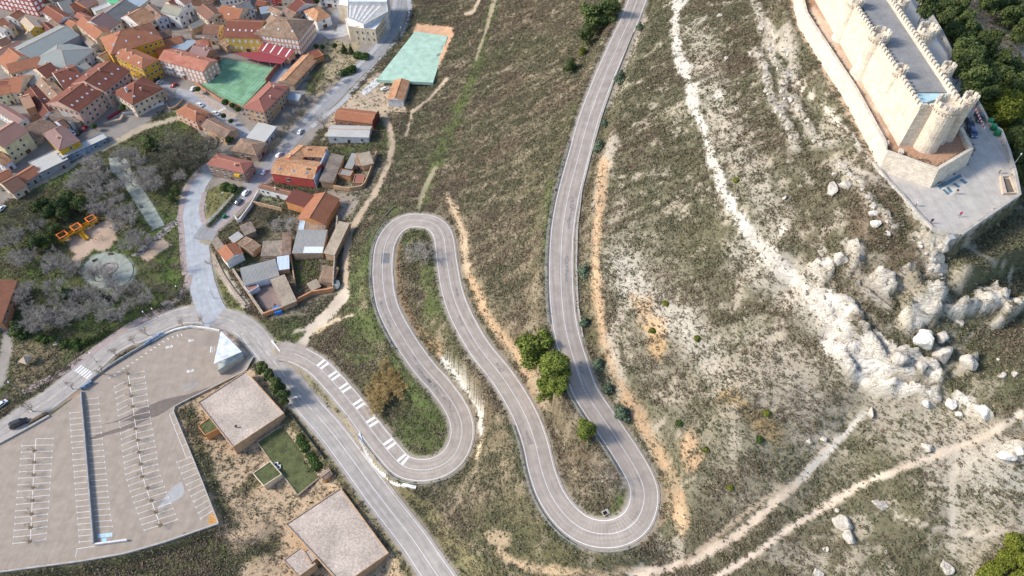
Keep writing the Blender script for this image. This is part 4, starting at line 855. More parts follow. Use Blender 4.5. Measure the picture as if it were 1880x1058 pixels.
def opening(root, kind, p, ang, w, h):
    o = bpy.data.objects.new('door' if kind == 'door' else 'window', open_mesh(kind, w, h)); COL.objects.link(o); o.parent = root
    o.location = Vector(p) - ORG[root.name]; o.rotation_euler = (0, 0, ang); return o
def ground_at(P2, H):
    c = np.mean(np.array(P2), axis=0); z = 3.0
    for _ in range(5): x, y = un(c[0], c[1], z + H); z = float(hz(x, y))
    return z
NH = [0]; GV_ = 'houses of the old village'
def house(label, tl, p0, p1, p2, H, roof='gable', rm='orange', wl='cream', wins=True, pitch=.36, name='house', cat='house', over=.35, sty=None, gap=2.6, kind='frame', chim=1, sky=0, skym=None, root=None, group=None, wh=(1.0, 1.25), base=None, door=True, wsides=None):
    rm = RM.get(rm, rm); wmm = WM.get(wl, wl)
    q = px(tl, p0, p1, p2); zg = ground_at([q[0], q[1], q[2]], H) if base is None else base
    ze = zg + H
    A = Vector((*map(float, un(*q[0], ze)), 0)); B = Vector((*map(float, un(*q[1], ze)), 0)); Cc = Vector((*map(float, un(*q[2], ze)), 0))
    ux = (B - A); L = ux.length; ux.normalize(); uy = Vector((-ux.y, ux.x, 0)); W = (Cc - A).dot(uy)
    if W < 0: A, B = B, A; ux = -ux; uy = -uy; W = -W
    L = max(L, 1.5); W = max(W, 1.5)
    if group == GV_: A = A - ux * L * .09 - uy * W * .09; L *= 1.18; W *= 1.18; pitch = pitch * 1.25 if roof != 'shed' else pitch
    def P(x, y, z): 
        w = A + ux * x + uy * y; return Vector((w.x, w.y, z))
    cen = P(L / 2, W / 2, zg)
    new = root is None
    if new: root = thing(name, label, cat, cen, 0, group)
    NH[0] += 1; r = random.Random(NH[0] * 31)
    zb = min(gz(*P(x, y, 0)[:2]) for x in (0, L) for y in (0, W)) - .6
    ins = over if roof != 'flat' else 0.0
    mb = MB(); fp = [P(ins, ins, 0), P(L - ins, ins, 0), P(L - ins, W - ins, 0), P(ins, W - ins, 0)]
    mb.prism([(p.x, p.y) for p in fp], zb, ze - .02)
    # roof
    rb = MB(); t = .16
    def slope(pts, e0, e1):
        d = (pts[1] - pts[0]).normalized(); nrm = (pts[1] - pts[0]).cross(pts[-1] - pts[0]).normalized(); s = nrm.cross(d)
        rb.poly(pts, 0, [((p - pts[0]).dot(d) + NH[0] * 3.7, (p - pts[0]).dot(s)) for p in pts])
    def skirt(z0, z1):
        c = [(0, 0), (L, 0), (L, W), (0, W)]
        for i in range(4):
            a, b = c[i], c[(i + 1) % 4]; rb.poly([P(*a, z0), P(*b, z0), P(*b, z1), P(*a, z1)], 0)
        rb.poly([P(0, 0, z0), P(0, W, z0), P(L, W, z0), P(L, 0, z0)], 0)
    top = None
    if roof == 'flat':
        e = .3
        skirt(ze - .1, ze + .05); slope([P(0, 0, ze + .05), P(L, 0, ze + .05), P(L, W, ze + .05), P(0, W, ze + .05)], 0, 0)
        pb = MB()
        for a, b in (((0, .1), (L, .1)), ((L - .1, .2), (L - .1, W - .2)), ((L, W - .1), (0, W - .1)), ((.1, W - .2), (.1, .2))):
            A1, B1 = P(*a, 0), P(*b, 0); pb.wall([(A1.x, A1.y), (B1.x, B1.y)], .2, ze - .3, ze + .32)
        pb.build('parapet', wmm, root); ridge_z = ze + .05; zf = lambda x, y: ze + .05
    elif roof == 'shed':
        rh = pitch * W; skirt(ze - t, ze)
        slope([P(0, 0, ze), P(L, 0, ze), P(L, W, ze + rh), P(0, W, ze + rh)], 0, 0)
        rb.poly([P(L, 0, ze), P(L, W, ze), P(L, W, ze + rh)], 1); rb.poly([P(0, W, ze), P(0, 0, ze), P(0, W, ze + rh)], 1); rb.poly([P(L, W, ze), P(0, W, ze), P(0, W, ze + rh), P(L, W, ze + rh)], 1)
        zf = lambda x, y: ze + rh * y / W
    else:
        along = (roof == 'gable' or (roof == 'hip' and L >= W))
        S, T = (L, W) if along else (W, L)                   # S along the ridge, T across
        Q = (lambda s, q, z: P(s, q, z)) if along else (lambda s, q, z: P(q, S - s, z))
        rh = pitch * T / 2; skirt(ze - t, ze); i = 0 if roof != 'hip' else min(T / 2, S / 2)
        zr = ze + rh
        a, b, c, d = Q(0, 0, ze), Q(S, 0, ze), Q(S, T, ze), Q(0, T, ze); e, f = Q(i, T / 2, zr), Q(S - i, T / 2, zr)
        if (f - e).length < .05:
            for pr in ((a, b), (b, c), (c, d), (d, a)): slope([pr[0], pr[1], e], 0, 0)
        else:
            slope([a, b, f, e], 0, 0); slope([c, d, e, f], 0, 0)
            if roof == 'hip': slope([b, c, f], 0, 0); slope([d, a, e], 0, 0)
            else: rb.poly([b, c, f], 1); rb.poly([d, a, e], 1)
            rb.tube([e + Vector((0, 0, .02)), f + Vector((0, 0, .02))], .13, 5, 2)
        if roof == 'hip':
            for p, q2 in ((a, e), (d, e), (b, f), (c, f)): rb.tube([p, q2], .1, 5, 2)
        def zf(x, y):
            s, q2 = (x, y) if along else (S - y, x)
            h = rh * (1 - abs(q2 - T / 2) / (T / 2))
            if roof == 'hip': h = min(h, rh * min(s, S - s) / max(i, .1))
            return ze + max(h, 0)
    wo = mb.build('wall', wmm, root); ro = rb.build('roof', [rm, wmm, CAPM], root)
    # openings on every wall turned to the viewer's side
    sty = sty or max(1, int(round(H / 3.1)))
    if wins:
        c = [(ins, ins), (L - ins, ins), (L - ins, W - ins), (ins, W - ins)]
        for i in range(4):
            a, b = P(*c[i], 0), P(*c[(i + 1) % 4], 0); l = (b - a).length; dd = (b - a).normalized(); out = Vector((dd.y, -dd.x, 0))
            m = (a + b) / 2
            if (Vector((0, 0, 0)) - m).normalized().dot(out) < .12 or l < 2.4: continue
            if wsides is not None and i not in wsides: continue
            ang = math.atan2(dd.y, dd.x); nn = max(1, int(l / gap)); sh = (H - .3) / sty
            for s in range(sty):
                for k in range(nn):
                    x = (k + .5) * l / nn; z = zg + s * sh + sh * .56
                    if r.random() < .12 and kind != 'shut': continue
                    pt = a + dd * x
                    if s == 0 and k == nn // 2 and door: opening(root, 'door', (pt.x, pt.y, zg + 1.05), ang, 1.3 if r.random() < .7 else 2.4, 2.1)
                    elif sty > 1 or r.random() < .7: opening(root, kind, (pt.x, pt.y, z), ang, wh[0], min(wh[1], sh * .55))
    for k in range(chim):
        if roof == 'flat': break
        x, y = L * r.uniform(.2, .8), W * r.uniform(.3, .75); z = zf(x, y); p = P(x, y, z); an = math.atan2(ux.y, ux.x)
        cb = MB(); cb.box((p.x, p.y, z + .35), (.55, .7, 1.5), an); cb.box((p.x, p.y, z + 1.16), (.75, .9, .14), an); cb.build('chimney', CHIM, root)
    for k in range(sky):
        x, y = L * (k + .6) / (sky + .2), W * (.22 if roof != 'shed' else .5); z = zf(x, y); z2 = zf(x, y + .5)
        sb = MB(); w = .42
        sb.prism([tuple(P(x - w, y - .5, 0)[:2]), tuple(P(x + w, y - .5, 0)[:2]), tuple(P(x + w, y + .5, 0)[:2]), tuple(P(x - w, y + .5, 0)[:2])], lambda p: ze - .1, lambda p: zf((Vector((*p, 0)) - A).dot(ux), (Vector((*p, 0)) - A).dot(uy)) + .09)
        sb.build('skylight', skym or SKYL, root)
    root['_h'] = 0
    del root['_h']
    return root, P, L, W, ze, zg, ux, uy
def block(label, tile, pts, H, rm='palegrey', wl='white', name='building', cat='building', root=None, group=None, par=.3, th=.25, z=None):
    """flat-roofed block on a traced roof outline"""
    q = px(tile, *pts); zg = ground_at(q, H) if z is None else z; ze = zg + H
    W2 = [tuple(map(float, un(a, b, ze))) for a, b in q]; c = np.mean(W2, axis=0)
    if root is None: root = thing(name, label, cat, (c[0], c[1], zg), 0, group)
    mb = MB(); zb = min(gz(*p) for p in W2) - .6; mb.prism(W2, zb, ze); mb.build('wall', WM.get(wl, wl), root)
    mb = MB(); mb.prism([tuple(c + (np.array(p) - c) * .995) for p in W2], ze - .15, ze + .06); mb.build('roof', [RM.get(rm, rm)], root)
    if par:
        mb = MB(); mb.wall([tuple(c + (np.array(p) - c) * .993) for p in W2 + W2[:1]], th, ze - .2, ze + par); mb.build('parapet', WM.get(wl, wl), root)
    return root, W2, ze, zg
def faces_windows(root, W2, zg, rows, gap, w, h, kind='frame', only=None):
    ar = sum(W2[i][0] * W2[(i + 1) % len(W2)][1] - W2[(i + 1) % len(W2)][0] * W2[i][1] for i in range(len(W2)))
    V2 = W2 if ar > 0 else W2[::-1]
    for i in range(len(V2)):
        a, b = Vector((*V2[i], 0)), Vector((*V2[(i + 1) % len(V2)], 0)); l = (b - a).length; dd = (b - a).normalized(); out = Vector((dd.y, -dd.x, 0))
        if (-(a + b) / 2).normalized().dot(out) < .12 or l < 2: continue
        n = max(1, int(l / gap))
        for z in rows:
            for k in range(n): 
                p = a + dd * (k + .5) * l / n; opening(root, kind, (p.x, p.y, zg + z), math.atan2(dd.y, dd.x), w, h)
# ------------------------------------------------------------------ the village, house by house
GV = 'houses of the old village'
def hs(label, tl, p0, p1, p2, H, roof='gable', rm='orange', wl='cream', **k):
    k.setdefault('group', GV); return house(label, tl, p0, p1, p2, H, roof, rm, wl, **k)
# upper left corner
hs('apartment block with red and white facade in the top left corner', 'a', (-260,-215), (470,-75), (560,-330), 12, 'gable', 'brown', mat('render_block_red', (.42,.12,.10)), sty=4, gap=3.0, kind='shut', wh=(1.7,1.5), name='apartment_block', cat='apartment block')
hs('cream house with two dark windows at the top edge beside the red and white block', 'a', (600,85), (905,10), (480,-120), 5, 'gable', 'brown', 'cream', sty=1, gap=5, door=False, chim=0)
hs('house with plain red roof and white end wall, above the big grey sheet roofs', 'a', (750,210), (1010,375), (930,110), 6, 'gable', 'red', 'white', chim=0)
r_, P_, L_, W_, ze_, zg_, ux_, uy_ = hs('big grey sheet roofed hall in the village, the larger of two', 'a', (590,985), (1290,625), (400,770), 7, 'gable', 'greysheet', 'grey', wins=False, pitch=.22, chim=0, name='hall', cat='hall')
hs('grey hipped sheet roofed hall with a blue white end wall', 'A', (575,592), (785,432), (470,400), 6, 'hip', 'greysheet', 'bluewhite', pitch=.25, gap=5, chim=0, name='hall', cat='hall')
hs('house with wide orange roof, left of the grey hipped hall', 'c', (0,110), (165,240), (560,0), 6, 'gable', 'orange', 'cream', chim=0)
hs('long orange roofed shed with a pale flank wall below the grey halls', 'c', (205,320), (690,200), (170,240), 6, 'shed', 'orange', 'cream', pitch=.4, chim=0)
hs('flat grey terrace roof between the orange shed and a mottled roof', 'c', (550,510), (770,405), (420,350), 5.5, 'flat', 'grey', 'grey')
hs('house with big plain red roof and white roof hatch behind the long pink building', 'c', (1115,575), (1440,458), (965,300), 8, 'gable', 'red', 'white', sky=3, chim=2, pitch=.3)
hs('house with rust red roof beside the grey flat terrace', 'c', (800,400), (1010,300), (712,215), 8, 'gable', 'red', 'cream', chim=1)
hs('long pink three storey building with red roof, its lower half', 'c', (1345,955), (1790,608), (1130,640), 9, 'gable', 'red', 'pink', sty=3, gap=2.9, chim=2, sky=6, pitch=.3, wh=(1.1,1.5))
hs('pink three storey building with red roof, upper half beside the brown hipped house', 'c', (1795,604), (2175,300), (1490,350), 9.5, 'gable', 'red', 'pink', sty=3, gap=2.9, chim=2, sky=4, pitch=.3, wh=(1.1,1.5))
hs('old house with mottled tiles and a thin yellow side wall', 'c', (640,520), (890,780), (850,420), 6, 'gable', 'mottle', 'yellow', sky=2)
hs('house with dark maroon roof and one big white roof window', 'c', (690,600), (965,960), (470,710), 6, 'gable', 'darkred', 'white', sky=1, chim=0)
hs('tall narrow brick house with tan roof and a bright white side', 'c', (440,930), (590,880), (265,770), 9, 'gable', 'tan', 'brick', gap=2.4)
hs('yellow house with orange roof at the left edge, above the yellow flats', 'c', (-60,705), (170,668), (-80,560), 6, 'gable', 'orange', 'yellowpale', chim=0)
hs('house with rusty orange roof and a dark chimney, left of the grey terrace', 'c', (145,640), (345,640), (55,380), 6, 'gable', 'orange', 'cream')
hs('house with red roof at the left edge beside the rusty orange roof', 'c', (-60,640), (125,640), (-90,430), 5.5, 'gable', 'red', 'cream', chim=0)
hs('house with brown mauve roof and white end wall behind the yellow flats', 'h', (290,245), (450,160), (20,-40), 6, 'gabley', 'mauve', 'white', chim=0)
hs('pale yellow three storey flats with pink roof at the left edge', 'h', (60,640), (435,397), (-60,400), 9.3, 'gable', 'pinkish', 'yellowpale', sty=3, gap=3.0, chim=0, name='apartment_block', cat='apartment block')
hs('house with mauve hipped roof and ochre front wall beside the park edge', 'h', (770,440), (1020,690), (1040,260), 5.5, 'hip', 'mauve', 'ochre', sky=0, gap=7)
hs('long low stone barn with dark brown roof behind the mauve hipped house', 'h', (560,540), (960,330), (490,395), 3.2, 'shed', 'darkmottle', 'stone', pitch=.3, chim=0, name='barn', cat='barn')
hs('long low building with pale cracked roof at the park edge', 'h', (700,1085), (1130,880), (560,915), 3.4, 'flat', 'palegrey', 'grey', gap=6)
hs('narrow low building with pale roof and blue graffiti wall by the park path', 'h', (1120,835), (1790,525), (1065,752), 3, 'flat', 'palegrey', mat('graffiti_render', (.24,.30,.38), var=.5, scale=.6), gap=4)
hs('low cottage with orange roof, right one of the row at the park edge', 'C', (205,635), (345,547), (130,580), 3.5, 'gable', 'orange', 'grey', chim=0)
hs('low cottage with brown roof, lowest of the row at the park edge', 'C', (105,722), (215,660), (5,640), 4, 'gable', 'brown', 'cream', chim=0)
hs('low cottage with faded orange roof at the left edge, above the brown one', 'C', (-40,640), (100,572), (-60,580), 4.5, 'gable', 'orange', 'cream', chim=0)
hs('small house with orange roof and blue white front below the yellow flats', 'h', (45,975), (190,885), (-60,760), 4, 'gable', 'mottleorange', 'bluewhite', gap=3)
hs('small house with brown roof and pale blue garage behind the mauve hipped house', 'h', (1125,335), (1195,295), (1000,200), 4.5, 'gable', 'brown', 'bluewhite', gap=5, chim=0)
hs('house with pale beige roof at the end of the dark maroon roof', 'h', (1185,235), (1275,200), (960,20), 4, 'gable', 'palegrey', 'white', gap=4, chim=0)
hs('old barn with streaked brown roof beside the pink building end', 'h', (1330,230), (1395,150), (1130,-20), 4, 'shed', 'mottlegrey', 'stone', pitch=.25, chim=0, wins=False)
# big orange and yellow block
r_, *_ = hs('large orange hipped roof with dormers over a yellow building, upper block', 'A', (980,455), (1365,335), (850,345), 10, 'hip', 'orange', 'ochre', sty=3, gap=2.6, chim=3, sky=4, pitch=.42)
hs('yellow corner building with orange roof and teal ground floor, lower block', 'A', (975,468), (1215,582), (1310,500), 9.6, 'hip', 'orange', 'ochre', sty=3, gap=2.4, chim=2, sky=3, pitch=.3)
hs('cream house with brown hipped roof and balconies, across from the yellow corner building', 'd', (120,650), (415,840), (835,565), 7, 'hip', 'red', 'cream', sty=2, gap=2.6, sky=3, pitch=.4)
r_, P_, L_, W_, ze_, zg_, ux_, uy_ = hs('pink and white balcony building with red roof beside the green court', 'd', (915,95), (1580,275), (1010,-110), 8.2, 'gable', 'redmottle', 'pinkish', sty=3, gap=2.5, chim=3, pitch=.3, kind='shut', wh=(1.2,1.5))
for k, (x, z) in enumerate(((.22, 5.4), (.45, 5.4), (.22, 2.9), (.45, 2.9))):
    c = P_(L_ * x, -.2, zg_ + z); mb = MB(); an = math.atan2(ux_.y, ux_.x); mb.box(c, (4.2, 1.1, .15), an); mb.box(c + Vector((0, 0, .5)) - uy_ * .5, (4.2, .08, .9), an); mb.build('balcony', mat('balcony_white', (.72,.7,.67), bump=0), r_)
hs('mauve roofed rear wing of the balcony building with brick chimneys', 'A', (1640,468), (1765,500), (1725,395), 7.5, 'gable', 'mauve', 'brick', chim=2)
# school
hs('yellow school wing with brown red roof and a row of small skylights', 'e', (150,618), (690,642), (300,350), 8.5, 'gable', 'red', 'yellow', sty=2, gap=3.2, sky=6, chim=0, name='school_wing', cat='school', kind='shut')
hs('salmon school building with mottled hipped roof and two rows of white shutters', 'e', (690,575), (1350,660), (1600,378), 9.4, 'hip', 'mottle', 'pinkish', sty=3, gap=2.1, kind='shut', wh=(1.2,1.5), sky=3, chim=0, door=False, name='school_wing', cat='school')
r_, P_, L_, W_, ze_, zg_, ux_, uy_ = hs('maroon lean-to roof with four white stripes below the salmon school', 'e', (740,872), (1190,985), (830,788), 4.2, 'shed', 'maroon', 'pinkish', wins=False, chim=0, pitch=.25, name='school_porch', cat='porch')
for k in range(4):
    x = L_ * (.12 + .25 * k); mb = MB()
    a = [P_(x, .3, ze_ + .1), P_(x + .7, .3, ze_ + .1), P_(x + .7, W_ - .3, ze_ + .06 + .25 * W_), P_(x, W_ - .3, ze_ + .06 + .25 * W_)]; mb.poly(a); mb.poly([p - Vector((0, 0, .08)) for p in a][::-1]); mb.build('roof_stripe', SHUT, r_)
def canopy(label, tile, pts, H, m, posts, name='canopy', cat='canopy'):
    q = px(tile, *pts); zg = ground_at(q, H); W2 = [tuple(map(float, un(a, b, zg + H))) for a, b in q]; c = np.mean(W2, axis=0)
    t = thing(name, label, cat, (c[0], c[1], zg)); mb = MB(); mb.prism(W2, zg + H - .12, zg + H + .05); mb.build('roof', m, t)
    for k in range(posts):
        i = k * len(W2) / posts; a = np.array(W2[int(i)]); b = np.array(W2[(int(i) + 1) % len(W2)]); p = a + (b - a) * (i % 1); p = c + (p - c) * .95
        mb = MB(); mb.tube([(p[0], p[1], gz(*p) - .3), (p[0], p[1], zg + H - .1)], .08, 6); mb.build('post', FRAME, t)
    return t
canopy('broad maroon awning roof on posts over the top of the green court', 'B', [(320,460),(545,447),(800,488),(738,553),(530,527)], 3.4, RM['maroon'], 10)
canopy('narrow maroon awning roof on posts along the left side of the green court', 'B', [(65,640),(150,487),(213,490),(98,660)], 3.2, RM['maroon'], 8)
hs('corner house with pink red hipped roof at the lower end of the green court', 'B', (430,915), (590,952), (772,756), 7.5, 'hip', 'pinkred', 'adobe', sty=3, gap=2.6, chim=2, kind='frame', pitch=.3)
hs('long old barn with pale orange tiles beside the school street', 'B', (850,715), (1032,520), (715,700), 3.2, 'gable', 'mottleorange', 'stone', chim=0, pitch=.3, name='barn', cat='barn', gap=6)
hs('small shed with bright orange brick gable at the end of the long barn', 'B', (1012,505), (1090,478), (1035,440), 3.4, 'flat', 'red', 'brickorange', wins=False, name='shed', cat='shed')
hs('small grey shed roof among bushes below the long barn', 'B', (790,850), (880,870), (830,790), 2.6, 'gable', 'bluegrey', 'stone', wins=False, chim=0, name='shed', cat='shed')
# civic hall, white
r_, W2, ze, zg = block('white civic hall with striped grey metal roof and lower office wing at the top edge', 'g', [(735,40),(1410,45),(1432,205),(1010,432),(738,312)], 10.5, asphalt('standing_seam', (.40,.39,.37), .1), 'white', name='civic_hall', cat='hall')
seam = mat('pale_seam_panel', (.62,.60,.56), bump=0)
for k in range(6):
    t0 = (k + .3) / 6; a = np.array(W2[0]) * (1 - t0) + np.array(W2[1]) * t0; b = np.array(W2[4]) * (1 - t0) + np.array(W2[3]) * t0; e = (np.array(W2[1]) - np.array(W2[0])) / 16
    b = a + (b - a) * .93; mb = MB(); mb.prism([tuple(a), tuple(a + e), tuple(b + e * .8), tuple(b)], ze + .05, ze + .16); mb.build('roof_panel', seam, r_)
_, W3, z3, g3 = block('', 'g', [(840,478),(1210,515),(1452,205),(1170,232),(1020,452)], 8.3, 'white', 'cream', root=r_, z=zg)
faces_windows(r_, W3, zg, (5.8, 2.2), 2.7, .55, 1.6, 'plain')
_, W4, *_ = block('', 'g', [(555,88),(738,112),(738,-60),(600,-70)], 8.6, 'white', 'cream', root=r_, z=zg)
block('', 'g', [(690,318),(890,372),(975,415),(860,470),(742,460)], 7.6, 'white', 'cream', root=r_, z=zg)
block('', 'g', [(738,34),(1412,38),(1440,-120),(720,-140)], 12.5, 'white', 'white', root=r_, z=zg)
for dx in (.35, .62, .8):
    p = np.array(W3[1]) * (1 - dx) + np.array(W3[2]) * dx; p = p + (np.array(W3[4]) - np.array(W3[1])) * .45; mb = MB(); mb.tube([(p[0], p[1], z3), (p[0], p[1], z3 + .8)], .15, 6); mb.lathe([(.4, 0), (.3, .2), (0, .35)], (p[0], p[1], z3 + .8), 8); mb.build('roof_vent', mat('vent_metal', (.3,.31,.33), metal=.5), r_)
# right of the school
hs('white house with mottled orange hipped roof on the school street corner', 'e', (1505,200), (1700,355), (1870,235), 5.5, 'hip', 'mottleorange', 'white', gap=5, chim=0)
hs('white house with brown red roof behind the mottled orange hipped house', 'e', (1245,125), (1345,205), (1560,-10), 6, 'gable', 'darkred', 'white', chim=0)
hs('old stone house with dark brown broken tiles behind the salmon school', 'e', (1110,215), (1275,300), (1220,130), 5, 'gable', 'darkmottle', 'stone', gap=3, chim=0)
hs('long house with mottled tan roof and white flank behind the salmon school', 'e', (870,178), (1050,268), (830,50), 5, 'gable', 'mottle', 'white', chim=0)
hs('small blue grey metal lean-to beside the mottled tan roof', 'e', (750,240), (900,215), (800,170), 4, 'shed', 'bluegrey', 'grey', wins=False, chim=0, name='shed', cat='shed')
hs('cream house with bright orange roof and one roof window above the yellow school wing', 'e', (0,292), (330,347), (190,110), 6, 'gable', 'orange', 'cream', sky=1, chim=0)
hs('house with grey tiled roof and white end wall left of the orange brick wall', 'e', (410,222), (600,140), (270,110), 6, 'gable', 'greytile', 'white', chim=0)
hs('tall white house with rows of dark windows at the top edge above the orange roof', 'e', (40,-70), (480,-150), (30,-230), 9, 'gable', 'grey', 'white', sty=3, gap=2.2, chim=0)
hs('small house with red roof and bright orange brick wall behind the school', 'e', (655,88), (795,112), (720,5), 4.5, 'gable', 'red', 'brickorange', wins=False, chim=0)
hs('red walled house at the top edge above the old stone house', 'e', (915,-75), (1085,-65), (915,-210), 6, 'gable', 'brown', 'redwall', gap=2.6, chim=0)
hs('beige house at the top edge, right of the red walled house', 'e', (1092,-65), (1295,-60), (1092,-190), 6, 'gable', 'brown', 'cream', gap=2.6, chim=0)
hs('white villa at the top edge, left of the civic hall', 'g', (270,-40), (545,-10), (280,-170), 5, 'hip', 'grey', 'white', gap=3)
hs('cream house with brown roof and small square windows, left of the yellow school wing', 'B', (66,287), (182,292), (125,215), 6.5, 'gable', 'brown', 'cream', sty=2, gap=2.5)
hs('house with mottled roof and rubble yard between the school and the balcony building', 'e', (20,740), (150,800), (50,480), 4, 'shed', 'mottle', 'adobe', wins=False, chim=0, pitch=.15)
# top middle of the village
hs('tall white house with grey green roof and blank white side', 'b', (920,202), (1185,268), (985,65), 7.5, 'gable', 'greygreen', 'white', gap=4, chim=0, wh=(1.2,1.3))
hs('narrow white house with pink roof behind the grey green roof', 'b', (1300,78), (1395,28), (1200,-10), 7.5, 'gable', 'pinkish', 'white', gap=2, chim=0)
hs('small red roof behind the tall white house with the grey green roof', 'b', (1130,130), (1230,82), (1050,20), 5, 'gable', 'red', 'cream', wins=False, chim=0)
hs('cream walled house with brown roof at the end of the orange roofed one', 'b', (1530,195), (1700,335), (1720,60), 7, 'gable', 'brown', 'cream', gap=3, chim=0)
hs('dark brick house at the top edge beside the tall white one', 'b', (1400,-85), (1720,-60), (1400,-200), 6.5, 'gable', 'brown', 'brickdark', chim=0)
hs('long narrow shed with grey weathered tiles below the cream walled house', 'b', (1450,500), (1662,405), (1370,475), 3.5, 'shed', 'greytile', 'adobe', wins=False, chim=0, pitch=.3, name='shed', cat='shed')
hs('old house with dark weathered roof and blue white end wall', 'b', (620,160), (820,342), (745,65), 6, 'gable', 'darkmottle', 'bluewhite', gap=2.6, chim=0)
hs('large old house with pale orange mottled roof behind the orange dormer roof', 'b', (545,445), (795,312), (400,230), 6, 'gable', 'mottleorange', 'white', gap=5, chim=1)
hs('house with long grey tiled roof at the top, left of the dark weathered roof', 'A', (1010,192), (1172,72), (880,128), 6, 'gable', 'greytile', 'cream', chim=0)
hs('house with mauve roof beside the long grey tiled roof', 'A', (920,262), (1015,195), (825,145), 6, 'gable', 'mauve', 'white', chim=0)
hs('house with orange roof and long cream side wall beside the large grey hall', 'a', (1350,420), (1640,655), (1560,290), 7, 'gable', 'orange', 'cream', gap=4, chim=0, wh=(.8,1))
hs('house with pink tiled roof at the top edge with an orange brick flank', 'a', (1500,135), (1665,32), (1290,50), 5.5, 'gable', 'pinkish', 'brickorange', chim=0)
hs('house with streaked grey roof near the top edge, left of the pink tiled roof', 'a', (1140,235), (1315,180), (1000,60), 5, 'gable', 'greytile', 'white', chim=0)
hs('small white building with pale flat roof near the green awning', 'A', (830,98), (950,52), (815,70), 4.5, 'flat', 'palegrey', 'white', gap=4)
canopy('green and white striped awning roof at the top of the village', 'A', [(935,35),(1035,30),(1010,0),(915,5)], 4, RM['green'], 4)
hs('flat blue grey metal roof at the top edge of the village', 'A', (1200,55), (1275,0), (1115,0), 5.5, 'flat', 'bluegrey', 'cream')
hs('tall tan house with silvered boards on its roof above the large grey hall', 'a', (370,380), (515,530), (490,240), 6, 'gable', 'wood', 'ochre', chim=0, gap=4)
hs('house with tan weathered roof between the silvered roof and a maroon one', 'a', (560,575), (720,385), (510,500), 4.6, 'gable', 'wood', 'cream', wins=False, chim=0)
hs('house with dark maroon roof next to the large grey hall', 'a', (690,455), (830,580), (800,370), 5, 'gable', 'darkred', 'stone', chim=0)
hs('house with long dark brown roof just above the large grey hall', 'a', (850,390), (1000,500), (920,300), 5, 'gable', 'darkmottle', 'stone', chim=0)
hs('small tall house with orange roof left of the silvered boards', 'a', (280,332), (420,242), (225,230), 6.5, 'gable', 'orange', 'white', gap=2.5)
hs('white house with faded orange roof at the left edge below the red and white block', 'a', (0,462), (140,402), (-60,370), 5, 'gable', 'orange', 'white', chim=0)
hs('small pink roofed house below the faded orange roof at the left edge', 'a', (165,492), (245,452), (120,425), 5, 'gable', 'pinkish', 'yellowpale', chim=0)
hs('white house with grey roof at the left edge, above the long pink roof', 'a', (-90,520), (60,565), (-60,430), 5, 'gable', 'grey', 'white', chim=0)
hs('house with long pink roof at the left edge beside the large grey hall', 'a', (0,945), (360,775), (-20,865), 5, 'gable', 'pinkish', 'cream', chim=0)
hs('brick house with rusty orange roof behind the balcony building', 'A', (1350,432), (1568,368), (1335,375), 5, 'gable', 'orange', 'brickorange', wins=False, chim=0)
hs('old house with dark weathered tiles beside the orange dormer roof', 'A', (1370,347), (1490,300), (1335,298), 5, 'gable', 'darkmottle', 'stone', chim=0, wins=False)
hs('old house with brown grey mottled tiles in the middle of the village', 'A', (1500,347), (1645,332), (1480,285), 5, 'gable', 'mottlegrey', 'stone', chim=0, wins=False)
hs('flat blue grey sheet roof between the balcony building and mottled tiles', 'A', (1600,432), (1692,362), (1562,348), 4.5, 'flat', 'bluegrey', 'grey', wins=False)
hs('small house with red tiled roof in front of the cream one with small windows', 'A', (1700,402), (1795,392), (1688,352), 6, 'gable', 'redmottle', 'brick', chim=2, wins=False)
hs('red and brown house at the far top edge, left of the tall white house', 'A', (655,100), (770,60), (620,40), 5, 'gable', 'red', 'brick', chim=0)
hs('cream house at the far top edge with brown roof above the streaked grey one', 'A', (470,10), (600,-60), (400,-60), 6, 'gable', 'mauve', 'cream', chim=0)
hs('small house with red roof between the streaked grey roof and the cream side wall', 'a', (1290,290), (1420,350), (1400,215), 4.5, 'gable', 'pinkred', 'cream', wins=False, chim=0)
hs('small orange roofed house at the corner of the large grey hall', 'a', (1125,410), (1240,470), (1210,310), 5, 'gable', 'orange', 'cream', wins=False, chim=0)
hs('white plastered shed with grey roof beside the pink red skylight house', 'c', (1330,330), (1560,225), (1270,260), 7.6, 'shed', 'greytile', 'white', chim=0, pitch=.1, gap=4)
hs('low house with brown mottled roof in the gap right of the large grey hall', 'A', (905,520), (985,470), (870,470), 3.5, 'gable', 'mottle', 'cream', chim=0, gap=4)
hs('small house with brown roof at the left edge above the wide orange roof', 'A', (10,400), (90,365), (-10,350), 4.5, 'gable', 'brown', 'cream', chim=0, wins=False)
hs('small house with red roof wedged between the pink long roof and the wide orange one', 'A', (95,440), (175,405), (75,400), 4, 'gable', 'redmottle', 'cream', chim=0, wins=False)
hs('narrow house with mauve roof behind the rust red roof beside the grey terrace', 'A', (300,545), (370,515), (280,510), 5, 'gable', 'mauve', 'white', chim=1, wins=False)
hs('small house with mottled roof in front of the orange long cream sided house', 'A', (700,335), (780,400), (760,300), 3.5, 'gable', 'mottlegrey', 'white', chim=0, wins=False)
hs('small house with dark roof and open shed in the dark yard by the brick house', 'c', (640,960), (830,1060), (760,850), 2.6, 'flat', 'grey', 'grey', wins=False)
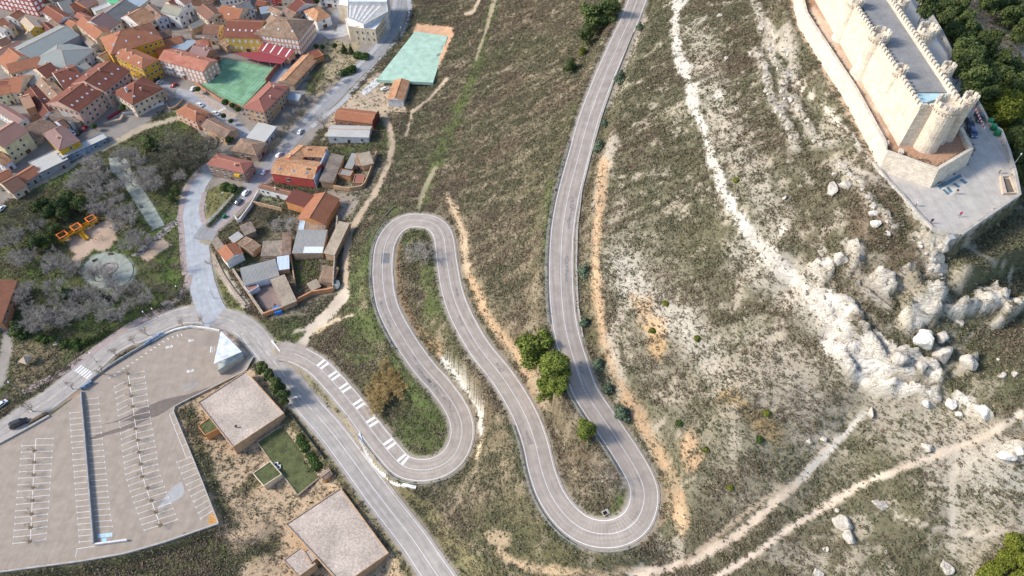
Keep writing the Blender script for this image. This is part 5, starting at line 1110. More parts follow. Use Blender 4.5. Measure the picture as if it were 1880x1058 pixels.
# ------------------------------------------------------------------ edge of the village, towards the road
GE = 'houses at the village edge'
def he(label, tl, p0, p1, p2, H, roof='gable', rm='orange', wl='cream', **k):
    k.setdefault('group', GE); return house(label, tl, p0, p1, p2, H, roof, rm, wl, **k)
he('salmon house with orange hipped roof and brick chimney above the park', 'A', (1505,965), (1690,1055), (1800,970), 5, 'hip', 'orange', 'pinkish', gap=3)
he('long stone house with dark weathered tiles and rounded end above the park', 'D', (38,148), (245,255), (112,50), 4, 'gable', 'darkmottle', 'adobe', gap=4, chim=0)
he('low building with plain pale grey sloping roof beside the street bend', 'D', (430,247), (592,287), (530,128), 3.4, 'shed', 'palegrey', 'bluewhite', pitch=.1, gap=3, chim=0)
he('old stone house with mottled hipped tiles above the brown house', 'D', (293,362), (522,405), (565,285), 4, 'hip', 'mottle', 'stone', gap=3, chim=0)
r_, P_, L_, W_, ze_, zg_, ux_, uy_ = he('brown stone house with pink red hipped roof and a small ochre balcony', 'D', (85,480), (412,558), (515,462), 6.2, 'hip', 'pinkred', 'brownstone', sty=2, gap=2.8, chim=1)
c = P_(L_ * .8, -.3, zg_ + 4.2); mb = MB(); mb.box(c, (2.6, 1.3, 1.1), math.atan2(ux_.y, ux_.x)); mb.build('balcony', WM['ochre'], r_)
# red house round a small court: three wings
r_, P_, L_, W_, ze_, zg_, ux_, uy_ = he('red walled courtyard house with orange mottled tiles and three blue roof windows', 'D', (640,557), (1012,610), (760,415), 5.5, 'gable', 'mottleorange', 'redwall', gap=4.2, sky=3, skym=BLUEG, chim=1, door=False, sty=1, wh=(1.4,1.4))
he('', 'D', (745,425), (880,312), (872,470), 5.5, 'gable', 'mottleorange', 'redwall', wins=False, chim=1, root=r_, base=zg_)
he('', 'D', (905,412), (1105,420), (930,318), 5.5, 'gable', 'mottleorange', 'pinkish', gap=3, chim=1, root=r_, base=zg_, door=False)
mb = MB(); a = P_(L_ + .12, .3, 0); b = Vector((*map(float, un(*px('D', (1135,345))[0], ze_ + .5)), 0)); mb.wall([(a.x, a.y), (b.x, b.y)], .35, zg_ - .5, ze_ + .7); mb.build('flank_wall', WM['bluewhite'], r_)
he('long barn with grey weathered roof against the pale flank of the red house', 'D', (1182,640), (1280,405), (1072,620), 3.4, 'shed', 'mottlegrey', 'adobe', pitch=.18, wins=False, chim=0, name='barn', cat='barn')
he('ruined shed with grey sheet roof in the yard right of the red house', 'D', (1225,565), (1330,585), (1250,520), 2.8, 'flat', 'grey', 'brick', wins=False, name='shed', cat='shed')
he('narrow grey roofed shed along the yard right of the red house', 'D', (1280,510), (1345,520), (1300,390), 3.2, 'shed', 'grey', 'adobe', pitch=.12, wins=False, chim=0, name='shed', cat='shed')
he('adobe shed with broken mottled roof at the back of the yard', 'D', (1350,482), (1440,495), (1385,400), 3, 'shed', 'mottle', 'adobe', pitch=.25, gap=2.5, chim=0, name='shed', cat='shed')
he('adobe shed with pale mottled roof in the right corner of the yard', 'D', (1432,495), (1535,470), (1530,380), 3, 'shed', 'mottlelight', 'adobe', pitch=.2, wins=False, chim=0, name='shed', cat='shed')
he('small shed with flat pink red roof in the yard by the dirt track', 'D', (1352,640), (1440,642), (1385,570), 2.6, 'flat', 'pinkred', 'adobe', wins=False, name='shed', cat='shed')
wall_thing('yard_wall', 'brown yard wall along the dirt track right of the red house', 'wall', wpts('D', (1190,692),(1320,712),(1450,690),(1490,600),(1565,395)), .45, 2.2, WM['adobe'])
mb = MB(); q = wpts('D', (1195,688),(1262,700)); mb.wall(q, .25, gz(*q[0]) - .2, gz(*q[0]) + 2.3); tag(mb.build('yard_gate', mat('rusty_gate', (.33,.17,.07), var=.3)), 'rusty brown double gate in the yard wall right of the red house', 'gate')
he('long white house with brown roof beside the street, left of the dark red roof', 'D', (535,682), (800,748), (582,645), 4, 'gable', 'brown', 'white', gap=2.4, chim=1)
he('brick hall with flat dark red sheet roof', 'D', (762,795), (935,850), (850,700), 5, 'shed', 'darkred', 'brickorange', wins=False, chim=0, pitch=.08, name='hall', cat='hall')
he('brick hall with orange gable roof, largest of the street', 'D', (868,957), (1010,735), (1240,780), 4.6, 'gable', 'orange', 'brickorange', wins=False, chim=0, pitch=.4, name='hall', cat='hall')
he('farm shed with pale orange tiles and white end wall beside the mint green court', 'B', (1645,862), (1790,870), (1690,690), 4.2, 'gabley', 'mottleorange', 'white', wins=False, chim=0, pitch=.3, name='barn', cat='barn')
r_, P_, L_, W_, ze_, zg_, ux_, uy_ = he('brick barn with bright orange hipped roof beside the dirt track', 'D', (1187,88), (1522,128), (1235,-12), 4.5, 'gable', 'orange', 'brick', gap=4, chim=0, name='barn', cat='barn')
mb = MB(); c = P_(L_ + .1, W_ * .5, zg_ + 3.4); mb.box(c, (.2, W_ - .2, 4.6), math.atan2(ux_.y, ux_.x)); mb.build('gable_panel', RM['darkred'], r_)
he('white farm building with ribbed grey roof, below the bright orange barn', 'D', (1128,238), (1490,248), (1185,140), 4, 'gable', 'palegrey', 'white', gap=6, chim=0, name='barn', cat='barn', pitch=.25)
he('house with large orange roof at the left edge below the park', 'E', (15,905), (150,540), (-140,500), 5, 'gable', 'orange', 'brick', gap=4, chim=0)
# ruined farmsteads by the junction
GR = 'ruined farm buildings by the junction'
def hr(label, p0, p1, p2, H, roof='shed', rm='mottle', wl='adobe', **k):
    k.setdefault('group', GR); k.setdefault('chim', 0); k.setdefault('wins', False); k.setdefault('pitch', .16); k.setdefault('name', 'barn'); k.setdefault('cat', 'barn'); return house(label, 'F', p0, p1, p2, H, roof, rm, wl, **k)
r_, P_, L_, W_, ze_, zg_, ux_, uy_ = hr('ruined barn with blue sheet on its mottled roof below the orange brick hall', (866,168), (1110,168), (885,70), 4, rm='mottle')
mb = MB(); a = [P_(.5, .4, ze_ + .14), P_(2.9, .4, ze_ + .14), P_(2.9, W_ - .4, ze_ + .16 * W_ + .1), P_(.5, W_ - .4, ze_ + .16 * W_ + .1)]; mb.poly(a); mb.poly([p - Vector((0, 0, .05)) for p in a][::-1]); mb.build('roof_sheet', RM['bluesheet'], r_)
hr('long mottled barn roof down the right side of the grassy ruin yard', (1098,352), (1195,372), (1150,95), 4, rm='mottlelight')
r_, P_, L_, W_, ze_, zg_, ux_, uy_ = hr('barn with broad grey fibre cement roof and white sheets above the grassy ruin yard', (826,354), (1092,354), (862,165), 4, rm='grey', pitch=.08)
mb = MB(); a = [P_(L_ * .37, .1, ze_ + .12), P_(L_ * .99, .1, ze_ + .12), P_(L_ * .99, W_ * .27, ze_ + .12 + .08 * W_ * .27), P_(L_ * .37, W_ * .27, ze_ + .12 + .08 * W_ * .27)]; mb.poly(a); mb.poly([p - Vector((0, 0, .06)) for p in a][::-1]); mb.build('roof_sheet', RM['white'], r_)
hr('small white house with bright orange gable roof by the junction', (185,337), (258,432), (322,242), 4.6, 'gable', 'orange', 'white', pitch=.4, name='house', cat='house')
hr('low grey tiled lean-to in front of the small orange gable house', (125,250), (185,330), (168,190), 4, 'shed', 'mottlegrey', 'adobe')
hr('narrow old barn with mottled roof in the middle of the ruined yards', (480,350), (562,285), (440,200), 3.6, 'gable', 'mottle', 'adobe')
hr('adobe barn with grey weathered roof and small dark windows', (555,380), (737,374), (560,265), 3.6, 'shed', 'mottlegrey', 'adobe', wins=True, gap=2.2, door=False, wh=(.8,.8))
hr('dark tiled barn roof next to the broad grey fibre cement roof', (735,372), (815,364), (752,200), 3.6, 'shed', 'darkmottle', 'adobe')
hr('long ribbed grey roofed barn with a blue white front', (410,632), (720,547), (345,512), 3.5, 'shed', 'grey', 'bluewhite', wins=True, gap=4)
hr('shed with pale blue sheet roof at the end of the ribbed grey barn', (700,502), (806,487), (688,400), 3.0, 'shed', 'bluesheet', 'adobe')
hr('small low shed with pinkish roof in front of the ribbed grey barn', (460,692), (545,642), (420,642), 2.4, 'flat', 'pinkish', 'bluewhite', name='shed', cat='shed')
hr('pale tiled barn between the bare red yard and the grassy yard', (745,815), (870,765), (705,592), 3.0, 'shed', 'mottlelight', 'adobe')
hr('ruined shed with mottled tiles inside the right wall of the grassy yard', (1050,595), (1180,612), (1068,470), 3.0, 'shed', 'mottle', 'adobe', name='shed', cat='shed')
hr('pale grey lean-to above the small orange gable house', (330,262), (412,207), (300,215), 3, 'shed', 'palegrey', 'adobe', name='shed', cat='shed')
hr('roofless stone barn corner with weathered tiles above the narrow old barn', (420,200), (520,160), (415,115), 3.2, 'shed', 'mottlegrey', 'stone')
hr('old shed remains with broken tiles at the bottom of the grassy yard', (995,680), (1080,640), (985,610), 2.2, 'shed', 'mottlelight', 'stone', name='shed', cat='shed')
wall_thing('yard_wall', 'long pale stone wall down the left side of the ruined yards', 'wall', wpts('F', (330,515),(410,640),(500,770),(592,905)), .8, 2.2, STONE, group='walls of the ruined yards')
wall_thing('yard_wall', 'brick wall along the foot of the ruined yards above the dirt track', 'wall', wpts('F', (592,905),(690,868),(760,850),(880,780),(1010,712),(1192,682)), .6, 2.4, BRICKO, group='walls of the ruined yards')
wall_thing('yard_wall', 'tall brown wall on the right side of the ruined yards beside the dirt track', 'wall', wpts('F', (1195,680),(1210,400),(1232,80)), .5, 3.6, STONE, group='walls of the ruined yards')
wall_thing('yard_wall', 'adobe wall between the bare yard and the grassy yard', 'wall', wpts('F', (822,380),(840,500),(862,640)), .4, 2.0, WM['adobe'], group='walls of the ruined yards')
wall_thing('yard_wall', 'ruined pale stone wall leading from the orange gable house down to the road', 'wall', wpts('F', (150,370),(230,540),(330,690),(430,810)), 1.0, .8, STONE, group='walls of the ruined yards')
wall_thing('yard_wall', 'pale wall round the dark overgrown yard beside the street', 'wall', wpts('D', (345,950),(372,1000),(480,855),(545,735)), .35, 2.2, WPLAS)
wall_thing('yard_wall', 'adobe wall below the white house yard full of junk', 'wall', wpts('D', (485,825),(600,850),(745,885)), .4, 2.0, WM['adobe'])
q = [G(*p) for p in px('F', (665,843),(738,824),(746,872),(686,890))]; mb = MB(); mb.prism([(p.x, p.y) for p in q], lambda p: gz(*p) - .2, lambda p: gz(*p) + 1.5); tag(mb.build('tarpaulin', mat('blue_tarp', (.03,.22,.62), rough=.5, var=.15)), 'bright blue tarpaulin cover at the foot of the brick yard wall', 'tarpaulin')
t = thing('water_tank', 'white cylindrical water tank beside the dirt track below the tall wall', 'tank', G(*px('F', (1218,640))[0])); mb = MB(); o = t.location; mb.lathe([(0, 0), (1.3, 0), (1.3, 2.5), (1.15, 2.7)], o, 20); mb.build('tank_body', mat('tank_white', (.75,.75,.74)), t, True); mb = MB(); mb.lathe([(1.1, 2.66), (1.0, 2.62), (0, 2.62)], o, 20); mb.build('tank_lid', mat('tank_dark', (.15,.16,.17)), t)
# flat roofed halls beside the car park
r_, W2, ze, zg = block('flat gravel roofed hall beside the car park with a small box annex', 'S', [(455,416),(740,732),(357,985),(95,650)], 4.2, 'gravel', 'adobe', name='hall', cat='hall', par=.35, th=.3)
_, W3, z3, g3 = block('', 'S', [(100,828),(185,762),(252,842),(150,893)], 3.2, 'turf', 'brickorange', root=r_, z=zg)
mb = MB(); p = np.array(W2[2]) * .75 + np.array(W2[0]) * .25; mb.tube([(p[0], p[1], ze), (p[0], p[1], ze + .9)], .2, 6); mb.lathe([(.5, .9), (0, 1.2)], (p[0], p[1], ze), 8); mb.build('roof_vent', mat('rust', (.12,.06,.04)), r_)
r_, W2, ze, zg = block('large flat gravel roofed hall at the bottom edge with a stepped annex', 'T', [(755,665),(1165,395),(1527,885),(1180,1125)], 4.2, 'gravel', 'adobe', name='hall', cat='hall', par=.35, th=.3)
block('', 'T', [(738,935),(870,840),(980,965),(850,1060)], 3.4, 'gravel', 'adobe', root=r_, z=zg)
_, W3, z3, g3 = block('', 'T', [(895,870),(935,850),(985,925),(945,955)], 3.8, 'gravel', 'adobe', root=r_, z=zg)
r_, W2, ze, zg = block('sunken building with mossy green turf roof and pale kerbs between two gravel halls', 'T', [(540,50),(780,-110),(920,0),(1062,205),(1005,320),(845,450),(725,290),(640,190)], .3, 'turf', 'stone', name='turf_roof_building', cat='building', par=.25, th=.3)
block('', 'T', [(510,285),(640,195),(725,292),(590,378)], 1.5, 'turf', 'cream', root=r_, z=zg)
for k, (x, y) in enumerate(((683,220),(702,240))): 
    p = un(*px('T', (x, y))[0], ze); mb = MB(); an = -.6; mb.wall([(p[0] + .8 * math.cos(a + an), p[1] + .8 * math.sin(a + an)) for a in np.arange(5) * math.pi / 2], .3, ze, ze + .5); mb.build('rooflight', SHUT, r_)
hs('small tile roofed brick hut at the corner of the turf roof beside the road', 'T', (1040,340), (1110,288), (997,300), 2.6, 'gable', 'mottlegrey', 'brickorange', wins=False, chim=0, name='hut', cat='hut', group=None)
wall_thing('fence', 'dark wire fence along the road side of the turf roof', 'fence', wpts('S', (790,745),(920,915),(1040,1070)), .12, 1.2, mat('fence_dark', (.06,.06,.06)))
# white triangular canopy over a glass kiosk
t = thing('pavilion', 'white triangular canopy over a glass kiosk at the corner of the car park', 'pavilion', U0(*px('P', (1660,300))[0]))
A_, B_, C_ = [U0(*q, 0) for q in ((407,612),(446,650),(394,672))]
pts = []
for q, z in zip(px('P', (1618,110),(1770,262),(1565,352)), (4.6, 4.0, 5.4)): x, y = un(*q, z); pts.append(Vector((float(x), float(y), z)))
mb = MB(); mb.poly(pts[::-1] if (pts[1] - pts[0]).cross(pts[2] - pts[0]).z < 0 else pts); low = [p - Vector((0, 0, .35)) for p in pts]; mb.poly(low)
for i in range(3): mb.poly([low[i], low[(i + 1) % 3], pts[(i + 1) % 3], pts[i]])
mb.build('canopy_roof', mat('canopy_white', (.78,.80,.80), var=.25, scale=.5, fine=.12, fscale=2), t)
q = px('P', (1605,345),(1775,262),(1783,300),(1600,408)); kb = MB(); k2 = [tuple(map(float, un(*p, 2.2))) for p in q]; kb.prism(k2, -.1, 3.0); kb.build('kiosk', mat('kiosk_glass', (.42,.46,.44), rough=.4), t)
for p in pts: 
    c = sum(pts, Vector()) / 3; e = p.lerp(c, .3); mb = MB(); mb.tube([(e.x, e.y, 0), (e.x, e.y, e.z - .3)], .12, 8); mb.build('post', FRAME, t)
# ------------------------------------------------------------------ the castle on its rock
def castle_mat(name, c, var=.2):
    """ashlar: courses of blocks with weather streaks"""
    m, nt, b = nodes(name); L = nt.links
    pos = N(nt, 'ShaderNodeNewGeometry'); sep = N(nt, 'ShaderNodeSeparateXYZ'); L.new(pos.outputs['Position'], sep.inputs[0])
    n1 = N(nt, 'ShaderNodeTexNoise', Scale=.7, Detail=6.0, Roughness=.65); n2 = N(nt, 'ShaderNodeTexNoise', Scale=4.0, Detail=3.0); L.new(pos.outputs['Position'], n1.inputs['Vector']); L.new(pos.outputs['Position'], n2.inputs['Vector'])
    uv = N(nt, 'ShaderNodeUVMap'); br = N(nt, 'ShaderNodeTexBrick', Scale=1.0); br.inputs['Color1'].default_value = (*c, 1); br.inputs['Color2'].default_value = (*[q * .84 for q in c], 1); br.inputs['Mortar'].default_value = (*[q * .66 for q in c], 1)
    br.inputs['Mortar Size'].default_value = .03; br.inputs['Brick Width'].default_value = 1.1; br.inputs['Row Height'].default_value = .55; L.new(uv.outputs[0], br.inputs['Vector'])
    r = N(nt, 'ShaderNodeMapRange'); r.inputs['From Min'].default_value = .3; r.inputs['From Max'].default_value = .7; r.inputs['To Min'].default_value = 1 - var; r.inputs['To Max'].default_value = 1 + var; L.new(n1.outputs['Fac'], r.inputs['Value'])
    mx = N(nt, 'ShaderNodeVectorMath', operation='SCALE'); L.new(br.outputs['Color'], mx.inputs[0]); L.new(r.outputs[0], mx.inputs['Scale']); L.new(mx.outputs[0], b.inputs['Base Color'])
    bp = N(nt, 'ShaderNodeBump', Strength=.8, Distance=.25); L.new(n2.outputs['Fac'], bp.inputs['Height']); L.new(bp.outputs[0], b.inputs['Normal']); b.inputs['Roughness'].default_value = .95; b.inputs['Specular IOR Level'].default_value = .1
    return m
CST = castle_mat('castle_limestone', (.70, .605, .48)); CST2 = castle_mat('outer_wall_limestone', (.70, .61, .49)); CSG = castle_mat('retaining_limestone', (.50, .46, .40))
def at(tile, x, y, z): q = px(tile, (x, y))[0]; return U0(q[0], q[1], z)
castle = thing('castle', 'long pale limestone castle with round crenellated towers on the rocky hilltop', 'castle', (at('L', 1170, 120, 103.6)))
WARDZ, DECK, PAR = 103.6, 112.6, 114.6
wa, wb = at('K', 585, 0, PAR), at('K', 1100, 800, PAR)
dw = (wb - wa).normalized(); wn_ = wa - dw * 60
ea, eb = at('K', 900, 0, PAR), at('K', 1395, 735, PAR)
de = (eb - ea).normalized(); en_ = ea - de * 60
# the keep-less body: a battered ring of curtain wall filled to the deck
ring = [wn_, wb, at('K', 1215, 800, PAR), at('K', 1420, 790, PAR), eb, en_]
def batter(poly, z0, z1, off, name, m, parent, top=True):
    n = len(poly); P = [Vector((p.x, p.y)) for p in poly]; ar = sum(P[i].x * P[(i + 1) % n].y - P[(i + 1) % n].x * P[i].y for i in range(n))
    if ar < 0: P = P[::-1]
    O = []
    for i in range(n):
        a, b, c = P[i - 1], P[i], P[(i + 1) % n]; d1 = (b - a).normalized(); d2 = (c - b).normalized(); n1 = Vector((d1.y, -d1.x)); n2 = Vector((d2.y, -d2.x)); nn = (n1 + n2); nn = nn / max(nn.length_squared / 2, .5)
        O.append(b + nn * off)
    mb = MB(); d = 0
    for i in range(n):
        j = (i + 1) % n; l = (P[j] - P[i]).length; K = 5
        for k in range(K):
            s0 = (k / K) ** .5; s1 = ((k + 1) / K) ** .5; za = z0 + (z1 - z0) * k / K; zb = z0 + (z1 - z0) * (k + 1) / K
            q = [O[i].lerp(P[i], s0), O[j].lerp(P[j], s0), O[j].lerp(P[j], s1), O[i].lerp(P[i], s1)]
            mb.poly([(q[0].x, q[0].y, za), (q[1].x, q[1].y, za), (q[2].x, q[2].y, zb), (q[3].x, q[3].y, zb)], 0, [(d, za), (d + l, za), (d + l, zb), (d, zb)])
        d += l
    if top: mb.poly([(p.x, p.y, z1) for p in P])
    return mb.build(name, m, parent), P
batter(ring, WARDZ - 2, DECK - .3, 1.1, 'curtain_wall', CST, castle)
def battlement(pts, z0, z1, th, parent, step=1.6, mw=.58, closed=False, mh=.95, name='battlement'):
    mb = MB(); P = [Vector((p[0], p[1], 0)) for p in pts]; mb.wall([(p.x, p.y) for p in P], th, z0, z1)
    for a, b in zip(P[:-1], P[1:]):
        l = (b - a).length; n = max(1, int(round(l / step))); an = math.atan2((b - a).y, (b - a).x)
        for k in range(n):
            c = a.lerp(b, (k + .5) / n); mb.box((c.x, c.y, z1 + mh / 2 + .002), (l / n * mw, th + .01, mh), an); 
    return mb.build(name, CST, parent)
def inset(a, b, o):
    d = (b - a).normalized(); nn = Vector((-d.y, d.x, 0)) * o; return a + nn, b + nn
a, b = inset(wn_, wb, .35); battlement([a, b], DECK - .5, PAR - .5, .6, castle)
a, b = inset(eb, en_, .35); battlement([a, b], DECK - .5, PAR - .5, .6, castle)
battlement([wb + Vector((.4, .5, 0)), ring[2] + Vector((0, .5, 0))], DECK - .5, PAR - .5, .6, castle)
# long grey museum roof and pale blue end between the walls
rp = [at('K', 905, 0, 113.2) - de * 60, at('K', 652, 0, 113.2) - dw * 60, at('K', 1065, 690, 113.2), at('K', 1305, 690, 113.2)]
mb = MB(); n = 60
for i in range(n):
    t0, t1 = i / n, (i + 1) / n; l0, l1 = rp[1].lerp(rp[2], t0), rp[1].lerp(rp[2], t1 - .004 / n); r0, r1 = rp[0].lerp(rp[3], t0), rp[0].lerp(rp[3], t1 - .004 / n)
    mb.poly([(l0.x, l0.y, 113.2), (l1.x, l1.y, 113.2), (r1.x, r1.y, 113.2), (r0.x, r0.y, 113.2)])
mb.prism([(p.x, p.y) for p in rp], DECK - .4, 113.12); mb.build('roof', mat('deck_roof_grey', (.25, .243, .235), var=.12, scale=.3, fine=.15, fscale=2), castle)
bp_ = [at('K', *q, 112.5) for q in ((1068,698),(1300,698),(1330,730),(1180,760),(1105,790))]; mb = MB(); mb.prism([(p.x, p.y) for p in bp_], 112.35, 112.9); mb.build('terrace_floor', mat('pale_blue_floor', (.42,.60,.63), var=.1), castle)
def tower(c, r, z0, z1, flare=.5, parts=14, crown=True, fl=None, mh=1.0):
    mb = MB(); K = 22; H = z1 - z0
    prof = [(r + flare, z0), (r + flare * .55, z0 + H * .14), (r + flare * .25, z0 + H * .3), (r, z0 + H * .5), (r, z1)]
    mb.lathe(prof, (c.x, c.y, 0), K); mb.uv = [[(p[0] * 0 + math.atan2(v[1] - c.y, v[0] - c.x) * r, v[2]) for v in [mb.v[i] for i in f]] for f in mb.f for p in [(0, 0)]]
    mb.poly([(c.x + r * math.cos(2 * math.pi * k / K), c.y + r * math.sin(2 * math.pi * k / K), z1 - .05) for k in range(K)])
    t = mb.build('tower', CST, castle)
    if crown:
        rr = r + .28; mc = MB()
        mc.lathe([(r, z1 - .5), (rr, z1 - .15), (rr, z1 + .55), (rr - .4, z1 + .55), (rr - .4, z1 - .1)], (c.x, c.y, 0), K)
        for k in range(parts):
            a = 2 * math.pi * (k + .5) / parts; w = 2 * math.pi * rr / parts * .56
            mc.box((c.x + (rr - .2) * math.cos(a), c.y + (rr - .2) * math.sin(a), z1 + .55 + mh / 2), (.42, w, mh), a)
        for k in range(parts * 2):
            a = 2 * math.pi * k / parts / 2; mc.box((c.x + (r + .12) * math.cos(a), c.y + (r + .12) * math.sin(a), z1 - .75), (.4, .2, .45), a)
        mc.build('battlement', CST, t)
    return t
def on(a, b, u): return a.lerp(b, u)
def foot(tile, x, y, z): p = at(tile, x, y, z); return Vector((p.x, p.y, 0))
tower(foot('K', 1308, 790, 115.5), 2.65, WARDZ - 1, 115.2, .3, 12, mh=1.15)
tower(foot('K', 1462, 752, 114.6), 1.35, WARDZ - 1, 114.8, .4, 7)
tower(foot('K', 796, 266, 115.2), 2.3, WARDZ - 1, 115.0, 1.9, 10)
tower(foot('K', 950, 525, 114.8), 1.25, WARDZ - 1, 114.4, 1.0, 7)
tower(foot('K', 622, 8, 115.0), 1.8, WARDZ - 1, 114.6, 1.6, 8)
tower(foot('K', 1150, 235, 115.2), 2.2, WARDZ - 1, 115.2, .5, 11)
tower(foot('K', 1300, 520, 114.8), 1.3, WARDZ - 1, 114.8, .4, 8)
tower(foot('K', 970, 20, 114.8), 1.3, WARDZ - 1, 114.6, .4, 8)
# outer ward wall
ow = [at('K', *q, 105.0) for q in ((205,-30),(235,90),(350,270),(600,650),(812,1040))] + [at('L', *q, 105.0) for q in ((832,195),(850,240),(1235,372),(1497,215),(1412,45))]
d0 = (ow[0] - ow[1]).normalized(); ow = [ow[0] + d0 * 60] + ow + [eb + Vector((2.6, -1.5, 0)), en_ + Vector((2.6, 0, 0))]
mb = MB(); n = len(ow); P = [Vector((p.x, p.y)) for p in ow]; dist = 0
NN = []
for i in range(n):
    d = (P[min(i + 1, n - 1)] - P[max(i - 1, 0)]).normalized(); NN.append(Vector((d.y, -d.x)) if True else None)
cen = Vector((castle.location.x, castle.location.y))
outs = [nn if nn.dot(p - Vector((sum(q.x for q in P) / n, p.y))) > 0 or i in (7, 8) else -nn for i, (nn, p) in enumerate(zip(NN, P))]
outs[7] = Vector((-.35, -.94)); outs[8] = Vector((.05, -1.0)); outs[9] = Vector((.95, -.3)); outs[10] = Vector((1, -.1))
outs[6] = Vector((-.85, -.5))
th = .9
for i in range(n - 1):
    j = i + 1; l = (P[j] - P[i]).length
    def z0(p): return min(gz(p.x, p.y), 99.9) - 1.2
    ob = [P[k] + outs[k] * .9 for k in (i, j)]; it = [P[k] - outs[k] * th for k in (i, j)]
    mb.poly([(ob[0].x, ob[0].y, z0(ob[0])), (ob[1].x, ob[1].y, z0(ob[1])), (P[j].x, P[j].y, 105), (P[i].x, P[i].y, 105)], 0, [(dist, 0), (dist + l, 0), (dist + l, 6), (dist, 6)])
    mb.poly([(P[i].x, P[i].y, 105), (P[j].x, P[j].y, 105), (it[1].x, it[1].y, 105), (it[0].x, it[0].y, 105)], 0, [(dist, 0), (dist + l, 0), (dist + l, .9), (dist, .9)])
    mb.poly([(it[0].x, it[0].y, 105), (it[1].x, it[1].y, 105), (it[1].x, it[1].y, 102.5), (it[0].x, it[0].y, 102.5)], 0, [(dist, 0), (dist + l, 0), (dist + l, 3), (dist, 3)])
    dist += l
tag(mb.build('ward_wall', CST2), 'thick pale outer wall around the reddish ward of the castle', 'wall')
# buttresses on the prow
for x, y in ((800, 285), (905, 350)):
    p = at('L', x, y, 100); t = MB(); t.box((p.x, p.y + .6, 102), (1.0, 1.6, 5), -.35); tag(t.build('buttress', CST2), 'pale stone buttress at the front corner of the castle outer wall' if x < 850 else 'small pale stone buttress along the front of the castle outer wall', 'buttress')
# terrace retaining wall and parapet
tl = [at('L', *q, 100) for q in ((742,330),(850,470),(950,570),(1060,700),(1180,822),(1300,862),(1385,868))]
mb = MB(); mb.wall([(p.x, p.y) for p in tl], .55, lambda x, y: min(gz(x - 1, y - 1), 99.9) - 2.5, 100.8); tag(mb.build('terrace_parapet', CSG), 'low stone parapet along the left edge of the castle terrace', 'parapet')
tr = [at('L', *q, 100) for q in ((1392,868),(1600,725),(1828,570),(1795,400),(1745,230),(1690,90))] + [at('K', *q, 100) for q in ((1600,930),(1560,850),(1400,560),(1250,250),(1100,0),(1000,-190))]
mb = MB(); mb.wall([(p.x, p.y) for p in tr], .7, lambda x, y: min(gz(x, y - 2), gz(x + 2, y), 99) - 3.5, 100.8); tag(mb.build('retaining_wall', CSG), 'tall pale retaining wall holding up the right side of the castle terrace', 'wall')
mb = MB(); mb.prism([(p.x, p.y) for p in [at('L', *q, 99.95) for q in ((748,342),(850,478),(950,580),(1060,705),(1180,826),(1300,860),(1390,866),(1822,568),(1790,400),(1742,230),(1688,92))] + [at('K', *q, 99.95) for q in ((1596,930),(1556,850),(1396,560),(1246,250),(1100,10),(1010,-180),(720,-180),(1000,300),(1420,950))] + [at('L', *q, 99.95) for q in ((1500,228),(1215,495),(825,356))]], 99.4, 99.95); tag(mb.build('castle_terrace', asphalt('terrace_paving', (.46, .42, .37), .05)), kind='structure')
# blue grey glass floor strips in the terrace
def flatp(nm, pts, z, m, h=.02):
    mb = MB(); mb.prism([(p.x, p.y) for p in [at('L', *q, z) for q in pts]], z - .1, z + h); return tag(mb.build(nm, m), kind='structure')
flatp('paving_slab', ((1222,510),(1400,405),(1482,465),(1315,578)), 99.955, mat('pale_slab', (.52,.48,.42)))
GB = mat('blue_glass_floor', (.09,.16,.20), rough=.3, bump=0)
for q in (((1225,495),(1395,405),(1410,425),(1242,520)), ((1262,525),(1278,518),(1318,553),(1302,562)), ((1290,508),(1310,500),(1340,538),(1318,548)), ((1338,480),(1358,472),(1398,500),(1378,510)), ((1388,450),(1410,440),(1452,470),(1430,482))): flatp('glass_floor', q, 99.975, GB, .025)
t = thing('stone_planter', 'rectangular stone bordered pit at the right end of the castle terrace', 'planter', at('L', 1755, 500, 99.95))
q = [at('L', *p, 100) for p in ((1695,430),(1770,432),(1812,555),(1722,560))]; mb = MB(); mb.wall([(p.x, p.y) for p in q + q[:1]], .5, 99.7, 100.55); mb.build('border', mat('warm_stone', (.55,.44,.33)), t)
mb = MB(); c = sum(q, Vector()) / 4; mb.prism([(c.x + (p.x - c.x) * .8, c.y + (p.y - c.y) * .8) for p in q], 99.7, 100.1); mb.build('soil', mat('dark_soil', (.16,.13,.10)), t)
mb = MB(); p = at('L', 1320, 890, 100); mb.box((p.x, p.y, 99.6), (1.5, 1.1, 1.8), .3); mb.box((p.x, p.y, 100.56), (1.7, 1.3, .12), .3); tag(mb.build('stone_pedestal', mat('grey_pedestal', (.36,.35,.33))), 'grey stone pedestal at the tip of the castle terrace', 'pedestal')
mb = MB(); p, q = at('K', 1415, 935, 100), at('L', 1485, 195, 100)
for k in range(14):
    a, b = p.lerp(q, k / 14), p.lerp(q, (k + 1) / 14); an = math.atan2((b - a).y, (b - a).x); c = (a + b) / 2; mb.box((c.x + .4, c.y, 105.35), ((b - a).length * 1.001, .08, .5), an, k % 2)
tag(mb.build('barrier_tape', [mat('tape_red', (.6,.06,.05), bump=0), SHUT]), 'red and white barrier boards along the outer castle wall beside parked cars', 'barrier')
